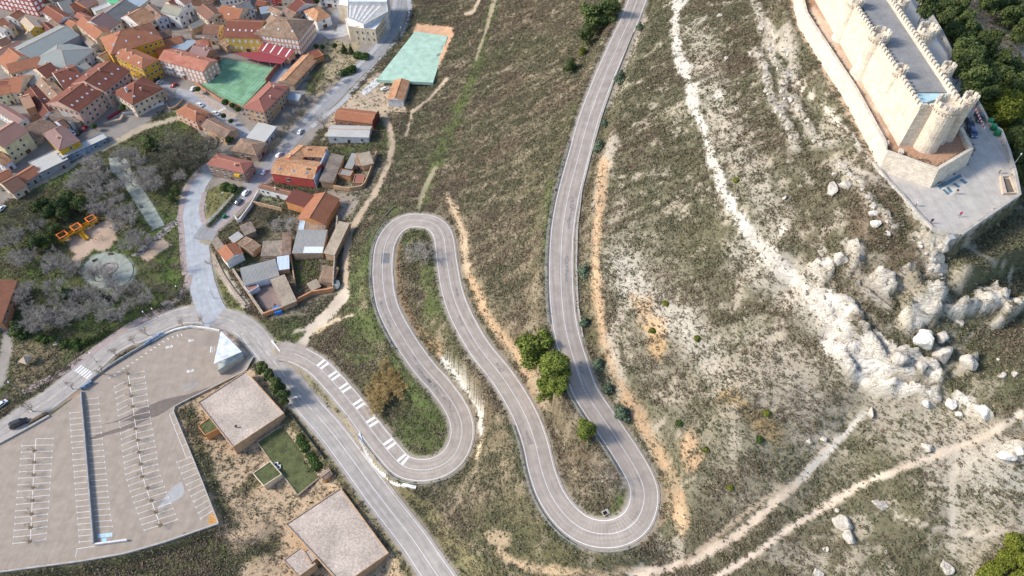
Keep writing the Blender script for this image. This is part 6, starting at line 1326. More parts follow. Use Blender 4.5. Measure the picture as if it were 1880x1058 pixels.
# ------------------------------------------------------------------ boulders
ROCKM = mat('boulder_limestone', (.50, .45, .385), var=.2, scale=.8, fine=.25, fscale=3, bump=.9); ROCKW = mat('white_boulder', (.70, .65, .57), var=.15, scale=.8, fine=.2, fscale=3, bump=.8)
def rock_mesh(seed, sub=3, m=ROCKM):
    bm = bmesh.new(); bmesh.ops.create_icosphere(bm, subdivisions=sub, radius=1); r = random.Random(seed)
    cuts = [(Vector((r.gauss(0, 1), r.gauss(0, 1), r.gauss(0, 1) * .8)).normalized(), r.uniform(.5, .86)) for _ in range(11)]
    for v in bm.verts:
        for n_, d in cuts:
            e = v.co.dot(n_) - d
            if e > 0: v.co -= n_ * e * .92
        v.co *= 1 + .09 * math.sin(v.co.x * 5 + seed) * math.cos(v.co.y * 6 + seed * 2) + r.uniform(-.022, .022)
    me = bpy.data.meshes.new('boulder'); bm.to_mesh(me); bm.free(); me.materials.append(m); return me
RK = [rock_mesh(s) for s in (1, 2, 3, 4, 5, 6)]; RKW = [rock_mesh(s, 3, ROCKW) for s in (11, 12, 13)]
def boulder(label, u, v, rx, ry, h, w=False, rz=None, group=None, k=None, sink=.28):
    p = G(u, v); me = (RKW if w else RK)[(k if k is not None else rnd.randrange(6)) % (3 if w else 6)]
    o = bpy.data.objects.new('boulder', me); COL.objects.link(o); zc = p.y * CP + (CAM_H - p.z) * SP; s = zc / F_PX
    o.scale = (rx * s, ry * s * 1.15, h * s); o.rotation_euler = (0, 0, rz if rz is not None else rnd.uniform(0, 6.28)); o.location = p + Vector((0, 0, h * s * (1 - 2 * sink) * .6)); return tag(o, label, 'boulder', group)
for lab, u, v, a, b, h, w in (('heart shaped grey boulder on the slope below the castle terrace', 1529,350,13,14,12,0), ('grey boulder right beside the heart shaped boulder', 1553,345,9,12,10,0), ('small pale boulder above the heart shaped boulder', 1532,322,7,7,6,0),
    ('bright white boulder on the slope below the terrace corner', 1608,413,12,9,9,1), ('small white stub of rock above the bright white boulder', 1603,394,6,9,7,1), ('curled pale rock just right of the bright white boulder', 1629,431,6,7,6,0),
    ('large split grey boulder above the white cliff', 1540,478,17,16,17,0), ('square block of pale stone below the pedestal of the terrace', 1729,456,12,10,9,0), ('pale standing boulder in the mottled slope, left of the heart shaped one', 1440,366,5,6,6,0),
    ('huge cream boulder wedged in the crags at the bottom of the cliff', 1694,628,23,20,22,1), ('huge cracked boulder beside the footpath at the crags', 1727,654,20,22,22,0), ('brown grey boulder between the two huge crag boulders', 1728,622,12,12,12,0), ('round knob of rock on the overhanging crag', 1755,594,11,11,11,0),
    ('broken boulder with sharp edges on the dark side of the footpath', 1778,668,17,14,14,0), ('small boulder on the dark slope right of the broken boulder', 1840,692,8,7,7,0), ('pale boulder at the right edge of the dark slope', 1862,688,9,7,8,0), ('little flat stone lying on the dark slope', 1832,661,7,5,4,0),
    ('boulder at the foot of the crags in the white scree', 1652,660,16,17,14,0), ('brown boulder in the white scree, lower left of the crags', 1690,676,13,12,12,0), ('large boulder with a hollow top in the lower scrub', 1545,962,19,14,15,0), ('long boulder tail below the hollow topped boulder', 1558,985,13,16,12,0), ('small round stone above the hollow topped boulder', 1537,938,5,5,5,0),
    ('pale boulder beside the thin path in the lower right scrub', 1614,928,10,13,11,0), ('small pale stone near the lower path, bottom right', 1626,1014,4,3,3,1), ('roundish boulder beside the long footpath', 1700,822,11,10,10,0), ('grey stone in the scrub left of the hollow topped boulder', 1517,1010,7,6,6,0), ('dark boulder at the bottom edge of the scrub', 1502,1053,11,9,9,0),
    ('pale rock heap near the bottom right corner', 1738,1042,14,12,9,0), ('standing grey rock near the end of the gravel track', 1598,757,6,12,10,0), ('small pale stone left of the gravel track end', 1486,812,6,6,5,0), ('second small stone beside the gravel track end', 1513,808,7,7,5,0), ('boulder below the crags near the long footpath', 1760,762,9,8,7,1), ('white slab rock above the right end of the footpath', 1850,838,22,10,8,1), ('white slab rock at the right edge above the footpath', 1872,828,12,10,8,1),
    ('thin square slab of stone near the top of the slope', 1322,30,7,6,3,0), ('small pale stone near the top of the slope, left of the slab', 1297,33,3,4,4,0), ('small boulder on the slope below the cliff path', 1333,110,5,6,5,0), ('little pale stone in the middle of the upper slope', 1353,202,4,5,4,1),
    ('white chalky boulder at the lower end of the white cliff', 1700,742,14,8,7,1), ('white chalky hump at the bottom of the scree', 1745,742,16,10,8,1), ('big white hump of rock at the end of the scree', 1805,758,18,14,10,1)):
    boulder(lab, u, v, a, b, h, bool(w))
i = 0
for o_, lab, gr in zip(OUTCROPS, ['upper', 'middle', 'left', 'top', 'long', 'terrace', 'terrace'], range(7)):
    P = resample(np.array([(x, y, 0) for x, y in o_], float), 11)
    for p in P:
        if rnd.random() < .12: continue
        s = rnd.uniform(3.5, 7.5); boulder('weathered limestone rock in the broken rock bands below the castle wall', p[0] + rnd.uniform(-5, 5), p[1] + rnd.uniform(-5, 5), s, s * rnd.uniform(.8, 1.3), s * rnd.uniform(.5, .8), group='rocks of the broken rock bands', sink=.34)
# ------------------------------------------------------------------ trees
def tree_mats():
    return {'bark': mat('bark_grey', (.16,.135,.12), coord='obj', var=.2), 'twig': attrmat('twigs_lilac_grey', (.255,.228,.20), (.48,.43,.385)), 'twigb': attrmat('twigs_brown', (.19,.14,.10), (.40,.31,.23)), 'twigg': attrmat('twigs_gold', (.33,.21,.075), (.55,.42,.20)), 'twigo': attrmat('twigs_olive', (.09,.085,.055), (.25,.23,.16)),
            'pine': attrmat('pine_needles', (.04,.062,.012), (.215,.255,.05)), 'dark': attrmat('dark_needles', (.03,.048,.02), (.125,.155,.048)), 'blue': attrmat('blue_green_needles', (.05,.08,.05), (.19,.235,.15)), 'leaf': attrmat('hedge_leaves', (.02,.042,.010), (.09,.135,.035)), 'lime': attrmat('yellow_green_needles', (.045,.065,.008), (.21,.225,.035))}
TM = tree_mats()
def slivers(P0, P1, wd, seed):
    r = np.random.default_rng(seed); d = P1 - P0; d /= np.linalg.norm(d, axis=1)[:, None] + 1e-9
    n = np.cross(d, r.normal(size=d.shape)); n /= np.linalg.norm(n, axis=1)[:, None] + 1e-9; w = wd[:, None] * .5
    V = np.stack([P0 - n * w, P0 + n * w, P1 + n * w * .5, P1 - n * w * .5], 1).reshape(-1, 3); return V, np.arange(len(V)).reshape(-1, 4)
def bare_tree(seed, h=8.0, spread=.42, mt='twig', limbs=6, fine=5, wide=1.0):
    """leafless tree: a forked trunk and three orders of branches ending in a haze of twigs"""
    r = random.Random(seed); mb = MB(); th = h * r.uniform(.22, .3); lean = Vector((r.uniform(-.05, .05), r.uniform(-.05, .05), 1))
    mb.tube([(0, 0, -.3), lean * th * .5, lean * th], [.22 * h / 8, .17 * h / 8, .15 * h / 8], 7); A, B, Wd = [], [], []
    def grow(p, d, l, lev, rad):
        q = p + d * l
        mid = (p + q) / 2 + Vector((r.gauss(0, .06), r.gauss(0, .06), r.gauss(0, .06))) * l
        if lev <= 1: mb.tube([p, mid, q], [rad, rad * .8, rad * .6], 5, cap=False)
        else: A.extend([p, mid]); B.extend([mid, q]); Wd.extend([rad * 2, rad * 1.4])
        if lev >= 4: return
        for k in range((0, 5, 5, fine)[lev] if lev else 5):
            t = r.uniform(.35, 1.0); s = p.lerp(q, t); e = (d + Vector((r.gauss(0, 1), r.gauss(0, 1), r.gauss(.25, .7))) * (.62 if lev < 3 else .85)).normalized()
            grow(s, e, l * r.uniform(.5, .72), lev + 1, max(rad * .55, .021 * wide))
    for k in range(limbs):
        a = 2 * math.pi * k / limbs + r.uniform(-.4, .4); d = Vector((math.cos(a) * r.uniform(.5, 1.2) * spread * 2, math.sin(a) * r.uniform(.5, 1.2) * spread * 2, 1)).normalized()
        grow(lean * th * r.uniform(.75, 1), d, h * r.uniform(.3, .42), 1, .085 * h / 8)
    tr = mb.build('trunk', TM['bark']); bpy.context.view_layer.update()
    V, Fq = slivers(np.array(A), np.array(B), np.array(Wd), seed); rr = np.random.default_rng(seed); me = np_mesh('crown', V, Fq, TM[mt], rr.uniform(.1, 1, len(Fq)))
    tm = tr.data; bpy.data.objects.remove(tr); return [('trunk', tm), ('crown', me)]
def leafy(seed, blobs, nleaf, size, mt, trunk=(.18, 1.5), squash=.9, shape=None):
    """evergreen: needle tufts spread over the shells of many uneven clumps"""
    r = np.random.default_rng(seed); C = np.array([b[:3] for b in blobs]); Rb = np.array([b[3] for b in blobs]); k = r.choice(len(blobs), nleaf, p=Rb ** 2 / (Rb ** 2).sum())
    d = r.normal(size=(nleaf, 3)); d[:, 2] = np.abs(d[:, 2]) * np.where(r.random(nleaf) < .72, 1, -1); d /= np.linalg.norm(d, axis=1)[:, None]
    lump = 1 + .22 * np.sin(d[:, 0] * 7 + k) * np.cos(d[:, 1] * 6 - k * 2) * np.sin(d[:, 2] * 6 + k * 3)
    P = C[k] + d * (Rb[k] * r.uniform(.6, 1.08, nleaf) * lump)[:, None] * np.array([1, 1, squash]); s = size * r.uniform(.6, 1.5, nleaf)
    n = d + r.normal(size=d.shape) * .55; n /= np.linalg.norm(n, axis=1)[:, None]; u = np.cross(n, r.normal(size=d.shape)); u /= np.linalg.norm(u, axis=1)[:, None]; w = np.cross(n, u)
    V = np.stack([P - u * s[:, None] * .5 - w * s[:, None] * .4, P + u * s[:, None] * .55 - w * s[:, None] * .35, P + n * s[:, None] * .25 + w * s[:, None] * .6], 1).reshape(-1, 3); Fc = np.arange(len(V)).reshape(-1, 3)
    tb = r.uniform(.2, .8, len(blobs)); tone = np.clip(tb[k] * .5 + r.uniform(0, .7, nleaf), 0, 1); me = np_mesh('crown', V, Fc, TM[mt], tone)
    mb = MB(); zt = max(b[2] for b in blobs); mb.tube([(0, 0, -.4), (.06, .03, zt * .4), (.0, .08, zt * .8)], [trunk[0], trunk[0] * .75, trunk[0] * .3], 7)
    for b in blobs[:6]: mb.tube([(0, 0, zt * .35), ((b[0]) * .6, (b[1]) * .6, (zt * .35 + b[2]) / 2), tuple(b[:3])], [trunk[0] * .5, trunk[0] * .35, .03], 5)
    t = mb.build('trunk', TM['bark']); tm = t.data; bpy.data.objects.remove(t); return [('trunk', tm), ('crown', me)]
def pine_blobs(seed, h, rad, n=16):
    r = random.Random(seed); out = []
    for k in range(n):
        z = h * r.uniform(.34, .95); q = rad * math.sqrt(max(.08, 1 - ((z / h - .55) / .5) ** 2)) * r.uniform(.3, .78); a = r.uniform(0, 6.28); out.append((q * math.cos(a), q * math.sin(a), z, rad * r.uniform(.26, .46)))
    out.append((0, 0, h * .8, rad * .5)); out.append((0, 0, h * .55, rad * .6)); return out
def cone_blobs(seed, h, rad, n=14):
    r = random.Random(seed); out = []
    for k in range(n):
        t = k / n; z = h * (.15 + .8 * t); q = rad * (1 - t) * .65; a = k * 2.4; out.append((q * math.cos(a), q * math.sin(a), z, max(.25, rad * (1 - t) * .55)))
    return out
PR = {'bare': [bare_tree(s, 8.5, .44, 'twig', 8, 7, 1.5) for s in (1, 2, 3, 4)], 'brown': [bare_tree(s, 8, .5, 'twigb') for s in (5, 6)], 'olive': [bare_tree(s, 11, .36, 'twigo', 9, 8, 1.6) for s in (7, 8)], 'young': [bare_tree(s, 5.5, .34, 'twigb', 4, 3) for s in (9, 10)], 'sapling': [bare_tree(s, 3.6, .5, 'twigb', 4, 2, .7) for s in (13, 14)],
      'gold': [bare_tree(s, 6, .6, 'twigg', 10, 8, 1.9) for s in (11, 12)], 'pine': [leafy(s, pine_blobs(s, 11, 4.2, 22), 9000, .42, 'pine') for s in (21, 22, 23)], 'forest': [leafy(s, pine_blobs(s, 10, 3.8, 16), 3600, .6, 'dark') for s in (31, 32, 33)], 'limepine': [leafy(s, pine_blobs(s, 9, 4.2, 16), 4200, .5, 'lime') for s in (35, 36)],
      'conifer': [leafy(s, cone_blobs(s, 4, 1.5), 2600, .26, 'blue') for s in (41, 42)], 'cedar': [leafy(s, cone_blobs(s, 8, 2.4, 20), 4000, .36, 'dark') for s in (43, 44)], 'ball': [leafy(51, [(0, 0, 2.9, 1.35), (.3, .2, 3.1, 1.1), (-.3, -.1, 2.8, 1.1)], 2200, .26, 'leaf', (.1, 1))],
      'bush': [leafy(s, [(0, 0, .7, .9), (.6, .2, .6, .7), (-.5, .4, .6, .7), (.1, -.5, .5, .7)], 1500, .28, 'leaf', (.05, .5)) for s in (61, 62)], 'thick': [leafy(s, pine_blobs(s, 7, 3.6, 14), 3800, .45, 'dark') for s in (65, 66)], 'limebush': [leafy(63, [(0, 0, .6, .8), (.4, .2, .5, .6), (-.4, .2, .5, .6)], 900, .26, 'lime', (.04, .5))]}
NOMH = {'bare': 8.5, 'brown': 8, 'olive': 11, 'young': 5.5, 'sapling': 3.6, 'gold': 6, 'pine': 11, 'forest': 10, 'limepine': 9, 'conifer': 4, 'cedar': 8, 'ball': 4.3, 'bush': 1.6, 'thick': 7, 'limebush': 1.4}
PNAME = {'bush': 'bush', 'limebush': 'bush', 'gold': 'dry_shrub', 'conifer': 'conifer', 'pine': 'pine_tree', 'forest': 'pine_tree', 'limepine': 'pine_tree', 'ball': 'clipped_tree', 'bare': 'bare_tree', 'brown': 'bare_tree', 'olive': 'bare_tree', 'young': 'young_tree', 'sapling': 'young_tree', 'cedar': 'conifer', 'thick': 'evergreen_tree'}
PCAT = {'bush': 'bush', 'limebush': 'bush', 'gold': 'shrub'}
def tree(kind, label, u, v, h, group=None, at_base=False, wide=1.0, k=None):
    s = h / NOMH[kind]
    if at_base: p = G(u, v)
    else:
        z = float(G(u, v).z)
        for _ in range(40): x, y = un(u, v, z + h * .6); z += .35 * (float(hz(x, y)) - z)
        p = Vector((float(x), float(y), z))
    t = thing(PNAME[kind], label, PCAT.get(kind, 'tree'), p, rnd.uniform(0, 6.28), group); t.scale = (s * wide * rnd.uniform(.92, 1.08), s * wide * rnd.uniform(.92, 1.08), s)
    for nm, me in PR[kind][(k if k is not None else rnd.randrange(99)) % len(PR[kind])]:
        o = bpy.data.objects.new(nm, me); COL.objects.link(o); o.parent = t
    return t
def trees(kind, label, tile, pts, h, group=None, **kw):
    for q in px(tile, *pts): tree(kind, label, q[0], q[1], h * rnd.uniform(.88, 1.15), group, **kw)
PK = 'bare trees of the park'
trees('bare', 'leafless lilac grey tree on the left side of the pale park walkway', 'C', [(760,440),(830,590),(730,610),(680,660),(800,690),(790,790),(900,700),(870,560),(990,770),(1060,860),(980,900),(1110,930),(700,560),(620,640),(850,460),(770,520),(900,840),(820,850),(1000,660)], 9, PK, wide=1.05)
trees('bare', 'leafless lilac grey tree on the right side of the pale park walkway', 'C', [(1080,370),(1190,450),(1250,560),(1290,650),(1230,640),(1010,400),(1150,380),(1360,620),(1300,540),(1110,600),(1060,500)], 9, PK, wide=1.05)
trees('bare', 'leafless grey tree between the playground and the road below the park', 'E', [(1000,70),(1150,190),(1240,190),(1080,230),(1150,130)], 8.5, PK)
trees('bare', 'leafless grey tree left of the playground', 'E', [(560,390),(180,370),(120,320),(250,330),(470,330),(60,180),(130,140),(330,60),(620,430),(420,400)], 8.5, PK)
trees('bare', 'leafless grey tree below the park oval', 'E', [(930,470),(800,440),(740,640),(600,750),(800,760),(960,700),(1040,620),(1180,590),(1240,680),(1100,740),(950,560),(890,820),(700,800),(1010,830),(850,650),(780,480)], 8.5, PK)
trees('bare', 'leafless grey tree in the lower left corner of the park', 'E', [(240,590),(450,580),(350,830),(250,800),(420,860),(330,910),(500,820),(270,900),(560,870),(180,680),(480,700),(610,640)], 8.5, PK)
trees('brown', 'leafless brownish tree near the road at the right edge of the park', 'E', [(1540,410),(1390,590),(1310,560),(1470,640),(1280,410)], 6.5, 'brown bare trees near the road')
trees('olive', 'large olive grey bushy tree behind the brown stone house, one of a dense pair', 'C', [(1500,320),(1740,340)], 14, 'olive trees behind the brown house', wide=1.45)
trees('olive', 'olive grey bushy tree in the dark thicket at the top of the park', 'C', [(1620,270),(1380,420),(1600,440),(1420,520),(1680,470),(1840,290),(1560,380),(1480,430)], 9, 'thicket at the top of the park', wide=1.1)
tree('bare', 'pale leafless tree with wide crown beside the pavement bend', *px('C', (1540,570))[0], 7, wide=1.25)
tree('cedar', 'dark green broad conifer at the top of the park beside the lawn', *px('C', (1285,265))[0], 9, wide=1.35)
trees('thick', 'dark green evergreen in the dense clump at the left of the park', 'C', [(600,790),(500,850),(430,890),(680,830),(560,910),(350,830)], 7, 'evergreens at the left of the park')
trees('olive', 'greyish olive tree at the left edge of the park', 'C', [(220,850),(120,900),(250,960),(60,1000),(330,980)], 7.5, 'olive trees at the left edge')
trees('thick', 'green evergreen tree left of the playground set', 'E', [(420,190),(300,210),(470,100)], 6, 'evergreens left of the playground')
tree('cedar', 'blue green conifer in the lower part of the park', *px('E', (560,640))[0], 8, wide=1.5)
tree('cedar', 'dark green conifer in the lower left corner beside the large orange roof', *px('E', (130,930))[0], 8, wide=1.5)
tree('cedar', 'thin yellow green conifer at the foot of the park oval', *px('E', (880,660))[0], 5)
trees('bush', 'clipped dark green hedge bush below the steps at the bottom of the park', 'P', [(330,170),(380,165),(290,160),(480,200),(540,190),(560,230),(620,190)], 1.8, 'hedge bushes at the bottom of the park', wide=1.3)
trees('thick', 'dark evergreen shrub between the road curve and the olive trees', 'C', [(1510,700),(1470,770),(1360,520)], 4, 'evergreen shrubs by the road curve')
RT = 'young bare trees along the main road'
trees('young', 'young leafless tree standing along the avenue beside the car park', 'P', [(820,250),(1050,100),(730,390),(960,170),(500,500),(1320,40),(1470,20)], 6, RT)
tree('young', 'leafless tree at the left edge above the black van', *px('P', (200,660))[0], 6.5, None, wide=1.2)
LT = 'saplings of the car park'
def lot_tree(label, u, v):
    p = U0(u, v); t = thing('young_tree', label, 'tree', p, rnd.uniform(0, 6.28), LT)
    for nm, me in PR['sapling'][rnd.randrange(2)]: o = bpy.data.objects.new(nm, me); COL.objects.link(o); o.parent = t
    mb = MB(); mb.box((p.x, p.y, .06), (1.1, 1.1, .08), .78); mb.build('tree_pit', mat('tree_pit_soil', (.20,.15,.09)), t)
    t.children[-1].rotation_euler = (0, 0, -t.rotation_euler.z)
for q in px('Q', (258,115),(255,203),(252,298),(247,392),(242,490),(238,592),(230,692),(222,798)): lot_tree('small bare sapling in the left double row of parking bays', *q)
for q in px('P', (938,425),(948,510),(962,588),(972,665),(985,745),(992,828),(1010,912),(1018,1000)) + px('Q', (1058,215),(1070,310),(1110,395),(1140,490),(1172,578),(1207,675)): lot_tree('small bare sapling in the right double row of parking bays', *q)
tree('brown', 'broad leafless bush tree at the corner of the car park near the bottom edge', 434, 982, 9, None, wide=1.3)
tree('bare', 'wide grey leafless tree in the overgrown yard beside the ribbed barns', 517, 412, 9.5, None, wide=1.25)
tree('olive', 'dark brown leafless thicket tree in the overgrown yard by the street', 480, 395, 5, None, wide=1.3)
tree('bare', 'lone leafless tree beside the street left of the bright orange barn', 592, 220, 8.5, None)
tree('bare', 'pale leafless tree inside the first hairpin loop of the road', 770, 462, 9, None, wide=1.35)
tree('brown', 'bare brown bush at the lower end of the inner hairpin loop', 1112, 872, 6.5, None, wide=1.4)
tree('brown', 'tall bare tree beside the cream house with balconies', *px('d', (920,680))[0], 9)
tree('brown', 'second bare tree behind the parked red car', *px('d', (1090,640))[0], 8)
tree('brown', 'bare reddish tree at the road fork corner', *px('F', (110,420))[0], 4.5)
trees('bare', 'pale bare shrub in the bushes beside the long old barn', 'B', [(860,950),(900,880),(780,1000),(980,840)], 5, 'bare shrubs by the street')
trees('olive', 'dark bare shrub on the bank between the street and the barn', 'B', [(1160,700),(1230,660),(1100,760),(1020,800)], 4.5, 'dark bare shrubs on the bank', wide=1.2)
trees('olive', 'dark bushy shrub along the street beside the pale grey sloping roof', 'D', [(720,210),(700,280),(650,330),(780,150),(820,90),(900,30)], 5, 'shrubs along the street', wide=1.2)
trees('gold', 'dry golden brown shrub on the slope inside the lower road bend', 'S', [(1450,460),(1400,540),(1520,520),(1460,620),(1560,440),(1600,540),(1500,380),(1430,690),(1480,560),(1540,500),(1420,600)], 5, 'golden shrubs inside the bend', wide=1.3)
trees('forest', 'dark green pine in the row between the gravel hall and the road', 'S', [(575,395),(625,450),(685,520),(735,600)], 7.0, 'row of four dark pines', wide=.95)
tree('pine', 'largest bright green pine beside the hairpin road, upper one of the clump', 984, 640, 12, None, wide=1.3, k=0)
tree('pine', 'bright green pine at the right of the clump, leaning over the road', 1018, 672, 9.5, None, wide=1.3, k=1)
tree('pine', 'bright green pine at the bottom left of the clump beside the hairpin road', 1004, 713, 9, None, wide=1.2, k=2)
tree('pine', 'small bright green pine at the bottom right of the clump', 1026, 704, 7.5, None, wide=1.1, k=0)
tree('pine', 'single small round green pine on the inner edge of the upper road', 1077, 789, 5.5, None, wide=1.35, k=1)
tree('forest', 'tall dark pine left of the road at the top edge', 1088, 32, 13, None, wide=1.2, k=0); tree('forest', 'dark pine at the top edge nearest the road', 1118, 18, 11, None, wide=1.1, k=1); tree('forest', 'dark pine below the tall one left of the upper road', 1076, 66, 8.5, None, wide=1.1, k=2)
tree('thick', 'dark round evergreen alone on the slope left of the upper road', 1047, 121, 6, None, wide=.95); tree('limepine', 'olive green shrub tree between the dark pines and the round evergreen', 1070, 94, 4, None, wide=.9)
for u, v, h, lab in ((1140,138,6.5,'upright conifer at the roadside, highest of the row right of the upper road'),(1111,224,3.5,'small conifer just above the larger one right of the upper road'),(1102,263,5,'bushy conifer right of the upper road on a bare pale bank'),(1074,493,5,'pointed blue green conifer on the orange bank'),(1075,588,4,'round blue green conifer beside the road level with the pine clump'),(1099,664,4.5,'pale blue green conifer on the bank right of the pine clump'),(1117,710,4.2,'dull green conifer below the pale blue one beside the road'),(1142,752,5.5,'wide conifer beside the road level with the single pine'),(1175,46,4,'slim conifer at the very top right of the road')):
    tree('conifer', lab, u, v, h, 'conifers along the upper road', wide=1.15)
for u, v, lab in ((1280,620,'small bright green bush on the pale scree of the middle slope'),(1248,776,'dark green bush on the slope right of the last hairpin'),(1222,556,'little olive bush at the top of the pale scree'),(1198,606,'little bush on the orange stained slope'),(1352,330,'small green bush near the white cliff'),(1340,894,'small green bush below the orange patches'),(1395,806,'dark green bush on the orange patches'),(1408,757,'grey green bush on the pale slope'),(1297,825,'tiny yellow green bush left of the orange patches')):
    tree('limebush' if 'dark' not in lab else 'bush', lab, u, v, 1.25, None, wide=1.1)
FR = 'pines of the wood beside the castle'
trees('forest', 'dark green pine in the wood on the slope right of the castle', 'K', [(1150,30),(1260,40),(1400,50),(1300,140),(1330,240),(1430,170),(1400,290),(1480,250),(1540,330),(1420,380),(1500,430),(1600,390),(1650,300),(1440,500),(1560,520),(1680,460),(1500,600),(1620,620),(1720,590),(1600,720),(1780,520),(1790,640),(1850,590),(1700,30),(1620,10),(1780,40),(1850,130),(1760,120),(1860,240)], 9, FR, wide=.9)
trees('limepine', 'yellow green pine in the wood nearest the castle terrace', 'K', [(1690,730),(1760,780),(1850,720),(1850,840),(1740,850),(1800,920),(1860,980),(1690,810)], 8.5, 'yellow green pines beside the terrace', wide=.9)
trees('forest', 'dark pine right of the white lamp at the castle terrace', 'L', [(1790,140),(1850,210),(1840,310),(1865,400),(1800,60),(1870,110)], 8, 'pines right of the terrace lamp', wide=.9)
trees('limepine', 'yellow green pine in the bottom right corner of the photo', 'Y', [(1740,1000),(1850,950),(1835,880),(1690,1040),(1870,1050),(1800,960)], 4.6, 'pines in the bottom right corner', wide=1.0)
trees('ball', 'clipped round green tree on the pavement below the green court', 'B', [(15,775),(255,890),(312,915),(362,950)], 4.6, 'clipped trees along the court', wide=1.05)
trees('ball', 'clipped round green tree in the garden near the civic hall', 'B', [(1035,405),(1088,410),(1195,400)], 4.2, 'clipped trees near the civic hall')
trees('ball', 'clipped round green bush tree beside the street bend below the balcony house', 'D', [(238,65),(300,110),(285,272)], 4, 'clipped trees at the street bend')
tree('ball', 'clipped round green tree beside the cream house with brown hipped roof', *px('d', (240,930))[0], 5); tree('ball', 'dark clipped bush tree by the low retaining wall at the street end', *px('h', (1625,310))[0], 4)
trees('cedar', 'slim grey green conifer in front of the civic hall', 'B', [(1270,400),(1330,410)], 7, 'pair of conifers at the civic hall', wide=.7)
trees('bush', 'dark green bush beside the street near the civic hall', 'B', [(1300,610),(1340,590),(1270,620),(1450,480),(1400,470)], 2.6, 'bushes near the civic hall', wide=1.3)
trees('bush', 'dark scrubby bush along the road side of the mossy turf roof', 'T', [(860,20),(900,90),(940,150),(985,220),(880,60),(960,180)], 1.6, 'bushes on the turf roof', wide=1.5)
trees('bush', 'dark green bush in the corner of the grass triangle by the street', 'D', [(250,665),(310,680)], 2.6, 'bushes on the grass triangle', wide=1.2)
tree('ball', 'green tree behind the white house at the top of the school street', *px('e', (1700,25))[0], 6, None)
P_h = resample(np.array([tuple(G(*q)) for q in px('D', (400,690),(330,780),(200,930),(110,1020))]), .9)
def hedge(name, label, P, w, h):
    r = np.random.default_rng(len(P)); n = len(P) * 160; k = r.integers(0, len(P), n); q = P[k] + np.stack([r.normal(0, w * .42, n), r.normal(0, w * .42, n), r.uniform(.1, 1, n) ** .6 * h], 1); e = r.normal(size=(n, 3, 3)) * .14
    V = (q[:, None] + e).reshape(-1, 3); o = bpy.data.objects.new(name, np_mesh(name, V, np.arange(len(V)).reshape(-1, 3), TM['leaf'], r.random(n))); COL.objects.link(o); return tag(o, label, 'hedge')
hedge('hedge', 'clipped green hedge along the street side of the grass triangle', P_h, 1.2, 1.2)
hedge('hedge', 'dark hedge below the steps beside the park pavement', resample(np.array([tuple(G(*q)) for q in px('P', (440,190),(560,240),(700,180),(800,120))]), .9), 1.6, 1.4)

# ------------------------------------------------------------------ scrub: heather, thyme and dry grass over the whole slope
def scrub_stuff(name, n, seed, size, m, weight, kind='stuff', blades=6, flat=.65):
    r = np.random.default_rng(seed); X = r.uniform(-300, 205, n * 7); Y = r.uniform(32, 400, n * 7)
    X, Y = X[:], Y[:]; ok = hz(X, Y, scrT) * weight(X, Y) > r.random(len(X)); Z = hz(X, Y); u, v = proj(X, Y, Z); ok &= (u > -240) & (u < 2120) & (v > -170) & (v < 1260)
    X, Y, Z = X[ok][:n], Y[ok][:n], Z[ok][:n]; c = len(X); s = size * r.uniform(.5, 1.5, c) ** 1.3
    ctr = r.normal(size=(c, blades, 3)) * np.array([.34, .34, .0]); ctr[..., 2] = r.uniform(.1, .62, (c, blades)) * flat
    tri = r.normal(size=(c, blades, 3, 3)) * np.array([.27, .27, .17]); V = (np.stack([X, Y, Z], 1)[:, None, None] + (ctr[:, :, None] + tri) * s[:, None, None, None]).reshape(-1, 3)
    tone = np.repeat(r.random(c) * .6, blades) + r.random(c * blades) * .4
    o = bpy.data.objects.new(name, np_mesh(name, V, np.arange(len(V)).reshape(-1, 3), m, tone)); COL.objects.link(o); tag(o, None, None, None, kind); return c
def wn1(X, Y): return fbm(X / 14, Y / 14, 3, 91)
wl = lambda X, Y: sstep(.42, .58, wn1(X, Y) + (X > 45) * .09) * .9 + .1
wb_ = lambda X, Y: sstep(.58, .42, wn1(X, Y)) * .9 + .1
cl_ = lambda X, Y: .35 + .65 * sstep(.4, .6, fbm(X / 5.0 + Y / 9, Y / 2.3, 2, 101))
n1 = scrub_stuff('green_scrub', 240000, 1, .66, attrmat('scrub_green', (.10,.10,.055), (.175,.168,.095)), lambda X, Y: wl(X, Y) * cl_(X, Y))
n2 = scrub_stuff('brown_scrub', 215000, 2, .66, attrmat('scrub_brown', (.128,.099,.067), (.215,.168,.112)), lambda X, Y: wb_(X, Y) * cl_(X, Y))
n3 = scrub_stuff('dry_grass', 88000, 3, .6, attrmat('grass_dry', (.15,.125,.07), (.31,.26,.165)), lambda X, Y: cl_(X, Y) * .8, flat=.4)
g_ = lambda X, Y: hz(X, Y, grT)
n4 = scrub_stuff('lush_grass', 40000, 4, .55, attrmat('grass_lush', (.05,.08,.02), (.125,.165,.05)), lambda X, Y: g_(X, Y) * 3, flat=.4)
print('scrub', n1, n2, n3, n4)
